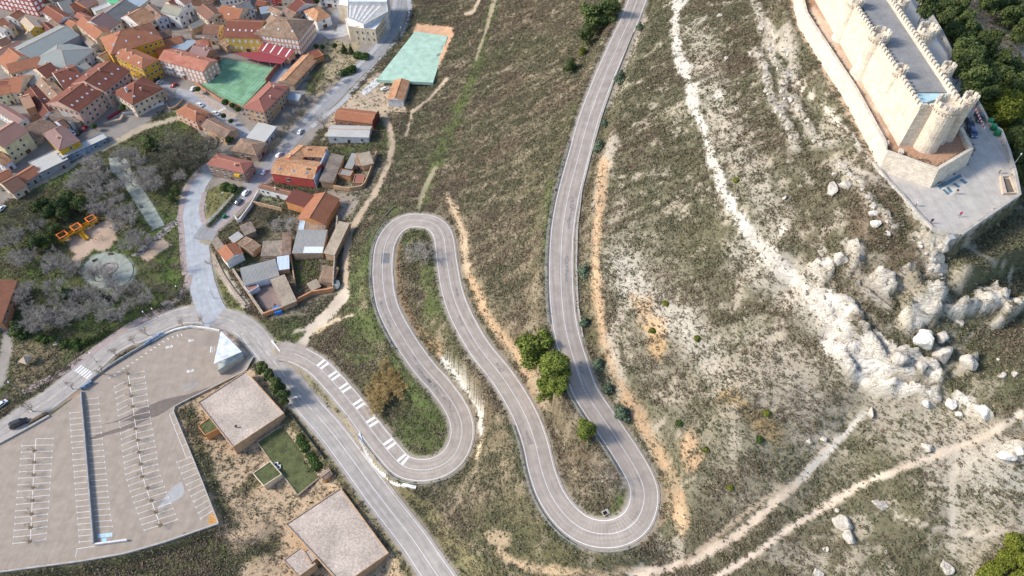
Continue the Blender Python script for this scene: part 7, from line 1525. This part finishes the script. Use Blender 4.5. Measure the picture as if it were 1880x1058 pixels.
# ------------------------------------------------------------------ cars
TYRE = mat('tyre_rubber', (.02,.02,.02), coord='obj', bump=0); RIM = mat('wheel_rim', (.45,.45,.46), metal=.7, rough=.35, coord='obj', bump=0); HL = mat('headlight_glass', (.7,.72,.72), rough=.15, coord='obj', bump=0); TL = mat('tail_light', (.4,.02,.02), rough=.2, coord='obj', bump=0); CGL = mat('car_glass', (.02,.025,.03), rough=.08, coord='obj', bump=0, spec=.7)
def paint(n, c): 
    m = mat('car_paint_' + n, c, rough=.25, var=.03, fine=.0, coord='obj', bump=0, spec=.6); m.node_tree.nodes['Principled BSDF'].inputs['Coat Weight'].default_value = .5; return m
PAINTS = {'white': paint('white', (.78,.78,.77)), 'black': paint('black', (.018,.02,.024)), 'grey': paint('grey', (.06,.075,.09)), 'red': paint('red', (.42,.025,.035)), 'silver': paint('silver', (.42,.44,.46)), 'blue': paint('blue', (.05,.09,.2))}
def car_body(L=4.2, W=1.74, H=1.45, van=False):
    """side profile sections along x, narrowing towards the roof"""
    xs = [-L/2, -L/2 + .12, -L * .36, -L * .2, L * .02, L * .17, L * .33, L/2 - .12, L/2]
    top = [.62, .88, .98, H, H, H * .97, .93, .74, .5] if not van else [.7, 1.5, H, H, H, H, 1.15, .9, .55]
    hw = [.78, .86, .9, .88, .88, .88, .88, .84, .74]; belt = .92
    mb = MB(); secs = []
    for x, t, w in zip(xs, top, hw):
        w = w * W / 1.8; b = min(belt, t); tw = w * (.74 if t > 1.1 else .94)
        secs.append([(x, -w * .92, .28), (x, -w, .5), (x, -w, b - .08), (x, -tw, t - .04), (x, -tw * .7, t), (x, tw * .7, t), (x, tw, t - .04), (x, w, b - .08), (x, w, .5), (x, w * .92, .28)])
    for a, b in zip(secs[:-1], secs[1:]):
        for k in range(10): mb.poly([a[k], b[k], b[(k + 1) % 10], a[(k + 1) % 10]])
    mb.poly(secs[0]); mb.poly(secs[-1][::-1])
    gl = MB()
    for i in range(len(secs) - 1):
        a, b = secs[i], secs[i + 1]
        for s, k0, k1 in ((-1, 2, 3), (1, 7, 6)):
            ta, tb = a[k1][2] - a[k0][2], b[k1][2] - b[k0][2]
            if min(ta, tb) > .2 and a[0][0] > -L * .4 and (not van or a[0][0] > L * .0):
                def m_(p, q, t): return tuple(p[j] + (q[j] - p[j]) * t + (s * .012 if j == 1 else 0) for j in range(3))
                q = [m_(a[k0], a[k1], .18), m_(b[k0], b[k1], .18), m_(b[k0], b[k1], .9), m_(a[k0], a[k1], .9)]; gl.poly(q if s < 0 else q[::-1])
        dz = b[4][2] - a[4][2]
        if abs(dz) > .3 and a[0][0] > -L * .45:
            off = .014; u = [a[3], a[4], a[5], a[6]]; w_ = [b[3], b[4], b[5], b[6]]
            l = lambda p, q, t: (p[0] + (q[0] - p[0]) * t, (p[1] + (q[1] - p[1]) * t) * .93, p[2] + (q[2] - p[2]) * t + off)
            gl.poly([l(a[3], b[3], .12), l(b[3], a[3], .1), l(b[4], a[4], .1), l(b[5], a[5], .1), l(b[6], a[6], .1), l(a[6], b[6], .12), l(a[5], b[5], .12), l(a[4], b[4], .12)])
    return mb, gl
def car_proto(van):
    L, W, H = (4.9, 1.95, 1.95) if van else (4.2, 1.76, 1.46); b, g = car_body(L, W, H, van)
    ob = b.build('body', PAINTS['white'], smooth=False); og = g.build('window', CGL); wm_ = MB(); wm_.lathe([(0, -.1), (.3, -.1), (.32, -.06), (.32, .06), (.3, .1), (0, .1)], n=16); wm_.lathe([(0, .105), (.2, .105), (.2, .09)], n=12, m=1)
    ow_ = wm_.build('wheel', [TYRE, RIM]); hb = MB(); hb.box((0, 0, 0), (.12, .34, .15)); oh = hb.build('headlight', HL); tb = MB(); tb.box((0, 0, 0), (.08, .16, .3)); ot = tb.build('tail_light', TL); mb = MB(); mb.box((0, 0, 0), (.14, .2, .13)); om = mb.build('mirror', PAINTS['black'])
    r = dict(L=L, W=W, body=ob.data, window=og.data, wheel=ow_.data, headlight=oh.data, tail=ot.data, mirror=om.data)
    for o in (ob, og, ow_, oh, ot, om): bpy.data.objects.remove(o)
    return r
CARS = {False: car_proto(False), True: car_proto(True)}; CB = {}
def car(label, u, v, u2, v2, colr, van=False, group=None, z=None, name='car', s=1.0):
    """(u, v) the middle of the car in the photo, (u2, v2) a point ahead of it"""
    pr = CARS[van]
    if z is None: p = G(u, v); q = G(u2, v2); z = p.z
    else: p = U0(u, v, z); q = U0(u2, v2, z)
    t = thing(name, label, 'van' if van else 'car', (p.x, p.y, z + .03), math.atan2(q.y - p.y, q.x - p.x), group); t.scale = (s, s, s)
    def add(nm, me, loc=(0, 0, 0), rot=(0, 0, 0)):
        o = bpy.data.objects.new(nm, me); COL.objects.link(o); o.parent = t; o.location = loc; o.rotation_euler = rot
    k = (van, colr)
    if k not in CB: CB[k] = pr['body'].copy(); CB[k].materials.clear(); CB[k].materials.append(PAINTS[colr])
    add('body', CB[k]); add('window', pr['window']); x = pr['L'] * .31; y = pr['W'] * .46
    for sx in (-1, 1):
        for sy in (-1, 1): add('wheel', pr['wheel'], (sx * x, sy * y, .32), (-sy * math.pi / 2, 0, 0))
    for sy in (-1, 1):
        add('headlight', pr['headlight'], (pr['L'] / 2 - .06, sy * pr['W'] * .33, .62)); add('tail_light', pr['tail'], (-pr['L'] / 2 + .05, sy * pr['W'] * .37, .75)); add('mirror', pr['mirror'], (pr['L'] * .2, sy * pr['W'] * .53, .98))
    return t
def cars(label, tile, c, ahead, colr, van=False, **k): a, b = px(tile, c, ahead); return car(label, *a, *b, colr, van, **k)
SG = 'cars on the street through the village'
cars('white car on the street beside the ribbed grey roofed farm building', 'D', (900,205), (930,160), 'white', group=SG)
cars('white car parked on the street beside the upper corner of the red courtyard house', 'D', (720,405), (755,365), 'white', group=SG)
cars('white car parked on the street at the lower corner of the red courtyard house', 'D', (592,552), (630,505), 'white', group=SG)
cars('white car parked in front of the long white house with brown roof', 'D', (432,732), (475,685), 'white', group=SG)
cars('dark grey car parked behind the white one on the lower street', 'D', (372,812), (415,760), 'grey', group=SG)
cars('white car next to a dark one at the corner of the yellow building', 'd', (872,505), (960,465), 'white')
cars('dark car parked next to the white one at the yellow corner building', 'd', (820,455), (905,415), 'black')
cars('red car on the square in front of the balcony building', 'd', (1130,548), (1180,505), 'red')
cars('white car parked beside the clipped tree at the green court wall', 'd', (1462,605), (1500,565), 'white')
cars('white car driving down the village street above the orange hipped house', 'd', (1580,888), (1650,930), 'white')
cars('white car stopped at the zebra crossing of the village street', 'B', (172,985), (220,1010), 'white')
cars('black car parked along the school street, the upper of two', 'B', (878,488), (905,455), 'black'); cars('black car parked along the school street, the lower of two', 'B', (836,540), (862,505), 'black')
cars('white estate car parked on dirt beside the white ended farm shed', 'B', (1630,775), (1690,755), 'white')
cars('red car in the dark lane below the pink building', 'h', (1475,350), (1510,290), 'red'); cars('black car in the dark lane beside the red car', 'h', (1375,425), (1420,370), 'black')
cars('small white van parked beside the mauve hipped house', 'h', (1268,440), (1310,470), 'white', van=True, name='van')
cars('silver car in the lane left of the yellow corner building', 'd', (45,125), (110,165), 'silver'); cars('pale car behind the yellow block in a narrow lane', 'b', (865,925), (900,880), 'white')
cars('black van parked at the roadside wall by the left edge', 'P', (145,795), (260,745), 'black', van=True, name='van', s=1.15)
cars('white car at the left edge by the road', 'P', (18,655), (50,630), 'white')
cars('white car in a yard at the left edge of the park', 'C', (20,870), (45,845), 'white')
for lab, x, y, x2, y2, c in (('black car between two turrets on the right of the castle', 1285,470,1320,520,'black'), ('black car parked beyond the small right hand turret of the castle', 1350,560,1380,610,'black'), ('black car on the terrace nearest the green containers', 1528,890,1545,950,'black'), ('black car close to the castle outer wall, behind the blue one', 1455,930,1480,985,'black'), ('dark blue car close to the castle outer wall at the barrier', 1478,1000,1500,1050,'blue')):
    a, b = px('K', (x, y), (x2, y2)); car(lab, *a, *b, c, group='cars parked behind the castle', z=100.0)
# ------------------------------------------------------------------ people on the castle terrace
SKIN = mat('skin', (.45,.28,.20), coord='obj', bump=0); HAIR = mat('hair_dark', (.03,.02,.015), coord='obj', bump=0)
def person(label, u, v, z, rz, top, legs, stride=.25, arms=.15):
    J = {'pelvis': ((0, 0, .95), .15), 'waist': ((0, 0, 1.12), .135), 'chest': ((.02, 0, 1.34), .165), 'neck': ((.03, 0, 1.5), .06), 'head': ((.05, 0, 1.6), .085), 'crown': ((.05, 0, 1.7), .08)}
    E = [('pelvis', 'waist'), ('waist', 'chest'), ('chest', 'neck'), ('neck', 'head'), ('head', 'crown')]
    for s, f in ((1, 1), (-1, -1)):
        n = 'l' if s > 0 else 'r'
        J['hip' + n] = ((0, s * .1, .88), .1); J['knee' + n] = ((f * stride * .55 + .04, s * .11, .48), .065); J['ankle' + n] = ((f * stride - .05, s * .11, .09), .045); J['toe' + n] = ((f * stride + .13, s * .12, .045), .04)
        J['sh' + n] = ((.02, s * .19, 1.4), .07); J['elb' + n] = ((-f * arms * .5, s * .25, 1.12), .045); J['wr' + n] = ((-f * arms + .08, s * .25, .88), .032); J['palm' + n] = ((-f * arms + .1, s * .25, .81), .034)
        E += [('pelvis', 'hip' + n), ('hip' + n, 'knee' + n), ('knee' + n, 'ankle' + n), ('ankle' + n, 'toe' + n), ('chest', 'sh' + n), ('sh' + n, 'elb' + n), ('elb' + n, 'wr' + n), ('wr' + n, 'palm' + n)]
        for q, (dx, dz) in enumerate(((-.03, -.085), (-.01, -.095), (.01, -.092), (.028, -.075), (.055, -.04))):
            J['f%d%s' % (q, n)] = ((-f * arms + .1 + dx, s * .25, .81 + dz), .009); E.append(('palm' + n, 'f%d%s' % (q, n)))
    K = list(J); me = bpy.data.meshes.new('figure'); me.from_pydata([J[k][0] for k in K], [(K.index(a), K.index(b)) for a, b in E], []); o = bpy.data.objects.new('figure', me); COL.objects.link(o)
    sm = o.modifiers.new('skin', 'SKIN'); sm.use_smooth_shade = True; o.modifiers.new('sub', 'SUBSURF').levels = 1
    for k, vt in zip(K, me.skin_vertices[0].data): vt.radius = (J[k][1], J[k][1]); vt.use_root = (k == 'pelvis')
    dg = bpy.context.evaluated_depsgraph_get(); m2 = bpy.data.meshes.new_from_object(o.evaluated_get(dg)); bpy.data.objects.remove(o)
    m2.materials.clear()
    for mm in (SKIN, top, legs, HAIR, TYRE): m2.materials.append(mm)
    for p in m2.polygons:
        c = p.center; p.material_index = 3 if (c.z > 1.62 and c.x < .1) or c.z > 1.69 else 0 if c.z > 1.47 or (c.z < .9 and abs(c.y) > .19 and c.z > .6) else 4 if c.z < .1 else 2 if c.z < .97 else 1
    fb = MB()                                              # a face: eyes, nose, mouth
    p = U0(u, v, z); t = thing('person', label, 'person', (p.x, p.y, z), rz); b = bpy.data.objects.new('body', m2); COL.objects.link(b); b.parent = t
    fb.box((.138, .032, 1.63), (.012, .02, .012), 0, 0); fb.box((.138, -.032, 1.63), (.012, .02, .012), 0, 0); fb.box((.145, 0, 1.6), (.03, .02, .04), 0, 1); fb.box((.137, 0, 1.56), (.01, .04, .01), 0, 2)
    fo = fb.build('face', [HAIR, SKIN, TL], None); fo.parent = t
    return t
def cloth(n, c): return mat('cloth_' + n, c, coord='obj', bump=0)
JE, DK, RD_, PKc, BE = cloth('denim', (.05,.07,.13)), cloth('dark', (.02,.02,.025)), cloth('red', (.5,.03,.06)), cloth('pale_pink', (.7,.5,.5)), cloth('beige', (.4,.33,.25))
for lab, x, y, rz, a, b in (('person in a pale pink top standing at the left parapet of the castle terrace', 1062,645,2.6,PKc,DK), ('person in dark clothes at the lower left parapet of the castle terrace', 1173,775,-2.2,DK,DK), ('person in a red jacket walking across the castle terrace', 1385,725,-1.9,RD_,JE), ('person in black standing beside the blue glass floor strips', 1360,555,.5,DK,BE), ('person in dark clothes sitting area beside the terrace lamp', 1683,400,3.0,BE,DK)):
    q = px('L', (x, y))[0]; person(lab.replace('sitting area', 'standing near'), *q, 99.96, rz, a, b, .3 if 'walking' in lab else .06)
q = px('K', (1437,645))[0]; person('person in dark clothes walking behind the castle near the parked cars', *q, 99.96, -1.2, DK, DK, .3)
# ------------------------------------------------------------------ lamps, bins, rails, benches, playground
LMET = mat('lamp_metal', (.42,.43,.44), metal=.4, rough=.5, coord='obj', bump=0); LHD = mat('lamp_head_white', (.75,.76,.76), coord='obj', bump=0)
pm = MB(); pm.tube([(0, 0, 0), (0, 0, 5.5), (.15, 0, 6.3), (.9, 0, 6.7)], [.09, .06, .05, .045], 8); lp = pm.build('pole', LMET); hm = MB(); hm.box((1.2, 0, 6.72), (.75, .28, .12)); hm.box((1.25, 0, 6.65), (.5, .2, .04)); lh = hm.build('lamp_head', LHD); bm_ = MB(); bm_.lathe([(.2, 0), (.2, .1), (.12, .3)], n=10); lb = bm_.build('base', LMET)
LAMP = [(o.name.split('.')[0], o.data) for o in (lp, lh, lb)]
for o in (lp, lh, lb): bpy.data.objects.remove(o)
def lamp(label, tile, bx, by, hx, hy, group='street lamps', z=None, s=1.0):
    a, b = px(tile, (bx, by), (hx, hy)); p = G(*a) if z is None else U0(*a, z); x, y = un(*b, p.z + 6.7 * s); t = thing('street_lamp', label, 'street lamp', p, math.atan2(float(y) - p.y, float(x) - p.x), group); t.scale = (s, s, s)
    for n_, me in LAMP: o = bpy.data.objects.new(n_, me); COL.objects.link(o); o.parent = t
for a in (('street lamp on the road in front of the white canopy', 'S', 445,215,475,135), ('street lamp at the roadside beside the gravel hall', 'S', 838,680,860,612), ('street lamp at the pavement beside the zebra crossing', 'P', 705,335,695,310), ('street lamp at the park pavement, nearest the road junction', 'E', 1575,665,1515,588), ('street lamp on the park pavement, left of the one near the junction', 'E', 1355,862,1340,820), ('street lamp on the park pavement, third from the junction', 'E', 1285,885,1235,825),
          ('street lamp in the middle of the grass triangle', 'D', 245,825,215,725), ('street lamp beside the grass triangle, at the curved street', 'D', 140,710,112,640), ('street lamp on the lower tip of the grass triangle', 'D', 130,940,80,800), ('street lamp at the grass wedge by the junction', 'F', 155,745,120,700), ('street lamp on the village street above the orange hipped house', 'd', 1287,785,1250,690), ('street lamp on the bank beside the street below the civic hall', 'B', 1255,710,1238,618), ('street lamp beside the road near the mint green court', 'B', 1778,345,1762,225), ('street lamp by the road at the top edge', 'B', 1842,215,1832,115),
          ('street lamp at the pavement beside the pink tactile corner', 'P', 128,545,85,530), ('street lamp among the park trees beside the walkway end', 'E', 1560,140,1530,70)): lamp(*a)
lamp('white lamp on the right parapet of the castle terrace', 'L', 1770,372,1818,298, z=100.0, group=None, s=.8)
def bin_(label, p, rz, m, group=None):
    t = thing('recycling_container', label, 'container', p, rz, group); mb = MB(); o = Vector((0, 0, 0)); mb.prism([(-.9, -.6), (.9, -.6), (.9, .6), (-.9, .6)], .1, 1.1); b = mb.build('body', m); b.parent = t; mb = MB(); mb.lathe([(.62, 0), (.6, .12), (.45, .28), (0, .38)], (0, 0, 1.1), 14); l = mb.build('lid', m); l.scale = (1.4, .95, 1); l.parent = t
    for sx in (-1, 1):
        for sy in (-1, 1): w = MB(); w.box((sx * .7, sy * .45, .08), (.16, .1, .16)); k = w.build('wheel', TYRE); k.parent = t
GRN = mat('container_green', (.01,.16,.065), rough=.4, coord='obj', bump=0)
for i, (x, y, d) in enumerate(((1612,925,'upper of three'), (1636,965,'middle of three'), (1664,1005,'lower and largest of three'))): bin_('green recycling container on the castle terrace, ' + d, at('K', x, y, 99.96), .9, GRN, 'containers on the castle terrace')
bin_('green recycling container on the street below the grass triangle', G(*px('D', (250,938))[0]), .7, GRN)
RAILM = mat('galvanised_rail', (.36,.42,.40), metal=.5, rough=.45, var=.1, bump=0); WHT = mat('whitewashed_wall', (.78,.75,.70), var=.1)
def guardrail(label, P, off, a, b):
    d = np.gradient(P[:, :2], axis=0); d /= np.linalg.norm(d, axis=1)[:, None]; nn = np.stack([-d[:, 1], d[:, 0]], 1); s = P[a:b]; q = [(s[i][0] + nn[a + i][0] * off, s[i][1] + nn[a + i][1] * off, s[i][2]) for i in range(0, len(s), 2)]
    t = thing('guardrail', label, 'guardrail', q[len(q) // 2]); mb = MB(); Z = {(round(p[0], 2), round(p[1], 2)): p[2] for p in q}; zf = lambda x, y: min(q, key=lambda p: (p[0] - x) ** 2 + (p[1] - y) ** 2)[2]
    mb.wall([(p[0], p[1]) for p in q], .12, lambda x, y: zf(x, y) + .4, lambda x, y: zf(x, y) + .72); mb.build('rail', RAILM, t)
    for p in q[::2]: pb = MB(); pb.box((p[0], p[1], p[2] + .1), (.14, .14, 1.2)); pb.build('post', RAILM, t)
A_ = lambda u, v: arc_at(PH, u, v)
guardrail('steel guardrail round the outside of the lowest hairpin bend', PH, -4.9, A_(676, 780), A_(835, 830))
guardrail('steel guardrail along the left side of the upper hairpin bend', PH, 4.9, A_(745, 632), A_(735, 410)) if False else guardrail('steel guardrail along the left side of the first upper hairpin bend', PH, 4.9, A_(745, 630), A_(730, 415))
guardrail('steel guardrail round the outside of the last hairpin bend', PH, -4.9, A_(965, 775), A_(1160, 962))
guardrail('steel guardrail on the inner side of the road below the single pine', PH, 4.9, A_(1165, 860), A_(1062, 690))
guardrail('steel guardrail along the left side of the long upper road', PH, 4.9, A_(1035, 590), A_(1070, 255))
w_ = [(659,797),(668,822),(683,850),(705,874),(731,890),(764,896)]
wall_thing('concrete_apron', 'white curved concrete apron wall under the lowest hairpin bend', 'wall', [G(*q)[:2] for q in w_], .9, .45, WHT)
wall_thing('kerb_wall', 'thin pale kerb wall along the inner edge of the long upper road', 'wall', [tuple(PH[i][:2] + np.array([0, 0])) for i in range(0)] or [G(*q)[:2] for q in ((1162,60),(1130,140),(1104,215),(1083,290),(1068,350),(1060,420),(1058,490),(1061,560),(1070,620))], .4, .35, PCW)
mb = MB(); p, q = G(672, 438), G(722, 382); mb.wall([(p.x, p.y), (q.x, q.y)], .12, lambda x, y: gz(x, y) + .3, lambda x, y: gz(x, y) + .8); tag(mb.build('guardrail', RAILM), 'green rail end running into the grass above the first upper hairpin', 'guardrail')
WOOD = mat('bench_wood', (.16,.10,.06), coord='obj')
def bench(label, tile, x, y, rz):
    p = G(*px(tile, (x, y))[0]); t = thing('park_bench', label, 'bench', p, rz)
    def a(nm, c, s): mb = MB(); mb.box(c, s); o = mb.build(nm, WOOD); o.parent = t
    a('seat', (0, 0, .45), (2.2, .5, .08)); a('backrest', (0, .26, .75), (2.2, .07, .45)); a('leg', (-.85, 0, .2), (.1, .45, .42)); a('leg', (.85, 0, .2), (.1, .45, .42))
bench('dark bench at the upper edge of the park oval', 'E', 960, 322, .2); bench('dark bench at the left edge of the park oval', 'E', 825, 375, .7); bench('dark bench beside the pale park walkway', 'C', 1212, 850, -1.0); bench('pale bench among the trees left of the oval', 'E', 385, 490, 1.3)
# playground
pg = G(*px('E', (690, 130))[0]); PGS = 1.45; t = thing('playground_set', 'yellow and orange climbing set with towers and slide on the park sand', 'playground', pg, R(50))
YEL = mat('play_yellow', (.62,.33,.02), coord='obj', bump=0); ORG_ = mat('play_orange', (.75,.17,.03), coord='obj', bump=0); DKG = mat('play_dark', (.05,.05,.06), coord='obj', bump=0)
def pgp(nm, m, f, par=None): mb = MB(); f(mb); o = mb.build(nm, m); o.parent = par or t; return o
for cx in (-4.2, 0, 4.6):
    for sx in (-1, 1):
        for sy in (-1, 1): pgp('post', YEL, lambda mb: mb.tube([(cx + sx * 1.1, sy * 1.1, 0), (cx + sx * 1.1, sy * 1.1, 3.4)], .09, 6))
    pgp('platform', DKG, lambda mb: mb.box((cx, 0, 1.5), (2.1, 2.1, .12)))
    pgp('roof', ORG_, lambda mb: [mb.box((cx, s * 1.15, 3.35), (2.6, .28, .3)) for s in (-1, 1)] + [mb.box((cx + s * 1.2, 0, 3.36), (.28, 2.0, .3)) for s in (-1, 1)])
    pgp('panel', YEL, lambda mb: mb.box((cx, -1.12, 2.0), (2.0, .1, .9)))
    pgp('panel', YEL, lambda mb: mb.box((cx + 1.12, 0, 2.0), (.1, 1.6, .9)))
for cx in (-2.1, 2.3): pgp('bridge', YEL, lambda mb: [mb.box((cx, 0, 1.5), (2.4, 1.0, .1))] + [mb.box((cx, s * .55, 2.0), (2.4, .08, .8)) for s in (-1, 1)])
pgp('slide', YEL, lambda mb: [mb.poly([(-.5, -1.2, 1.6), (.5, -1.2, 1.6), (.5, -4.4, .3), (-.5, -4.4, .3)]), mb.wall([(-.55, -1.2), (-.55, -4.4)], .08, .2, lambda x, y: 2.1 + (y + 1.2) * .4), mb.wall([(.55, -1.2), (.55, -4.4)], .08, .2, lambda x, y: 2.1 + (y + 1.2) * .4)])
t.scale = (PGS, PGS, 1.1)
rp_ = thing('ring_planter', 'round stone ring in the middle of the park oval', 'planter', G(200, 494)); mb = MB(); c_ = rp_.location; mb.lathe([(3.6, 0), (3.6, .6), (2.9, .6), (2.9, .3), (0, .3)], (c_.x, c_.y, c_.z), 24); mb.build('ring', mat('ring_stone', (.33,.29,.26), var=.3), rp_)
sw = thing('swing', 'reddish swing frame beside the yellow climbing set', 'swing', G(*px('E', (850, 190))[0]), .3)
for sx in (-1, 1): pgp('frame', mat('swing_red', (.35,.08,.05), coord='obj'), lambda mb: [mb.tube([(sx * 1.8, -.9, 0), (sx * 1.8, 0, 2.3), (sx * 1.8, .9, 0)], .07, 6)], sw)
pgp('crossbar', YEL, lambda mb: mb.tube([(-1.9, 0, 2.3), (1.9, 0, 2.3)], .07, 6), sw)
for sx in (-.8, .8): pgp('seat', DKG, lambda mb: [mb.box((sx, 0, .55), (.5, .22, .06)), mb.tube([(sx - .2, 0, .55), (sx - .2, 0, 2.3)], .02, 4), mb.tube([(sx + .2, 0, .55), (sx + .2, 0, 2.3)], .02, 4)], sw)
# gazebo, steps, monument pieces
g = G(*px('P', (215, 345))[0]); t = thing('gazebo', 'small pyramid roofed wooden shelter in the lower left corner of the park', 'gazebo', g, .5)
mb = MB(); mb.lathe([(2.6, 2.3), (2.6, 2.4), (0, 4.2)], n=4); o = mb.build('roof', RM['wood']); o.parent = t
for sx in (-1, 1):
    for sy in (-1, 1): pgp('post', WOOD, lambda mb: mb.tube([(sx * 1.4, sy * 1.4, 0), (sx * 1.4, sy * 1.4, 2.5)], .1, 6), t)
mb = MB(); a, b = G(*px('P', (405, 215))[0]), G(*px('P', (435, 160))[0])
for k in range(9): p = a.lerp(b, k / 8); mb.box((p.x, p.y, gz(p.x, p.y) + .08), (1.6, .42, .3), math.atan2((b - a).y, (b - a).x) + math.pi / 2)
tag(mb.build('steps', mat('step_concrete', (.4,.37,.33))), 'narrow flight of steps down to the park pavement', 'steps')
t = thing('culvert', 'dark concrete culvert mouth at the end of the inner hairpin loop', 'culvert', G(1112, 942)); p = t.location; mb = MB(); mb.box((p.x, p.y, p.z + .1), (1.8, 1.4, .8), .5); mb.build('box', PCW, t); mb = MB(); mb.box((p.x - .25, p.y - .2, p.z + .3), (1.1, .9, .45), .5); mb.build('opening', mat('dark_hole', (.012,.012,.012)), t)
for k, (x, y, lab) in enumerate(((700,262,'stone retaining wall at the rubble bank below the street end'),)): pass
wall_thing('retaining_wall', 'old stone retaining wall on the rubble bank below the clipped tree', 'wall', wpts('C', (905,150),(960,130),(1050,110),(1070,70)), 1.2, 1.6, STONE)
wall_thing('retaining_wall', 'white garden wall below the cream house with balconies', 'wall', wpts('d', (240,1050),(480,1000),(620,980),(760,940),(880,880),(960,860)), .4, 1.4, WPLAS)
wall_thing('garden_wall', 'low wall round the small garden above the orange hipped house', 'wall', wpts('d', (1000,870),(1040,970),(1180,920),(1290,800)), .4, 1.2, WM['adobe'])
wall_thing('planter_kerb', 'long kerbed flower bed with red flowers in the street', 'planter', wpts('C', (930,90),(1010,40),(1040,20)), 1.6, .6, mat('flower_bed', (.30,.03,.05), var=.8, scale=2.5, fine=.5))
# ------------------------------------------------------------------ light
world = bpy.data.worlds.new("World"); SC.world = world; world.use_nodes = True
wn = world.node_tree; sky = wn.nodes.new('ShaderNodeTexSky'); sky.sky_type = 'NISHITA'; sky.sun_disc = False
SUN_EL, SUN_AZ = R(34), R(-90)          # azimuth from north (+Y), clockwise
sky.sun_elevation = SUN_EL; sky.sun_rotation = SUN_AZ; sky.altitude = 800; sky.dust_density = 1.6
bg = wn.nodes['Background']; bg.inputs['Strength'].default_value = .15
wn.links.new(sky.outputs[0], bg.inputs['Color'])
sl = bpy.data.lights.new('sun', 'SUN'); sl.energy = 2.6; sl.angle = R(11); sl.color = (1, .93, .83)
so = bpy.data.objects.new('sun', sl); COL.objects.link(so)
sd = Vector((math.sin(SUN_AZ) * math.cos(SUN_EL), math.cos(SUN_AZ) * math.cos(SUN_EL), math.sin(SUN_EL)))
so.rotation_euler = sd.to_track_quat('Z', 'Y').to_euler(); so.location = (-300, 100, 400)
SC.view_settings.view_transform = 'Standard'; SC.view_settings.look = 'None'; SC.view_settings.gamma = 1.0
SC.view_settings.exposure = 0.85
SC.render.engine = 'CYCLES'
SC.cycles.max_bounces = 5; SC.cycles.diffuse_bounces = 3; SC.cycles.glossy_bounces = 2; SC.cycles.transparent_max_bounces = 4
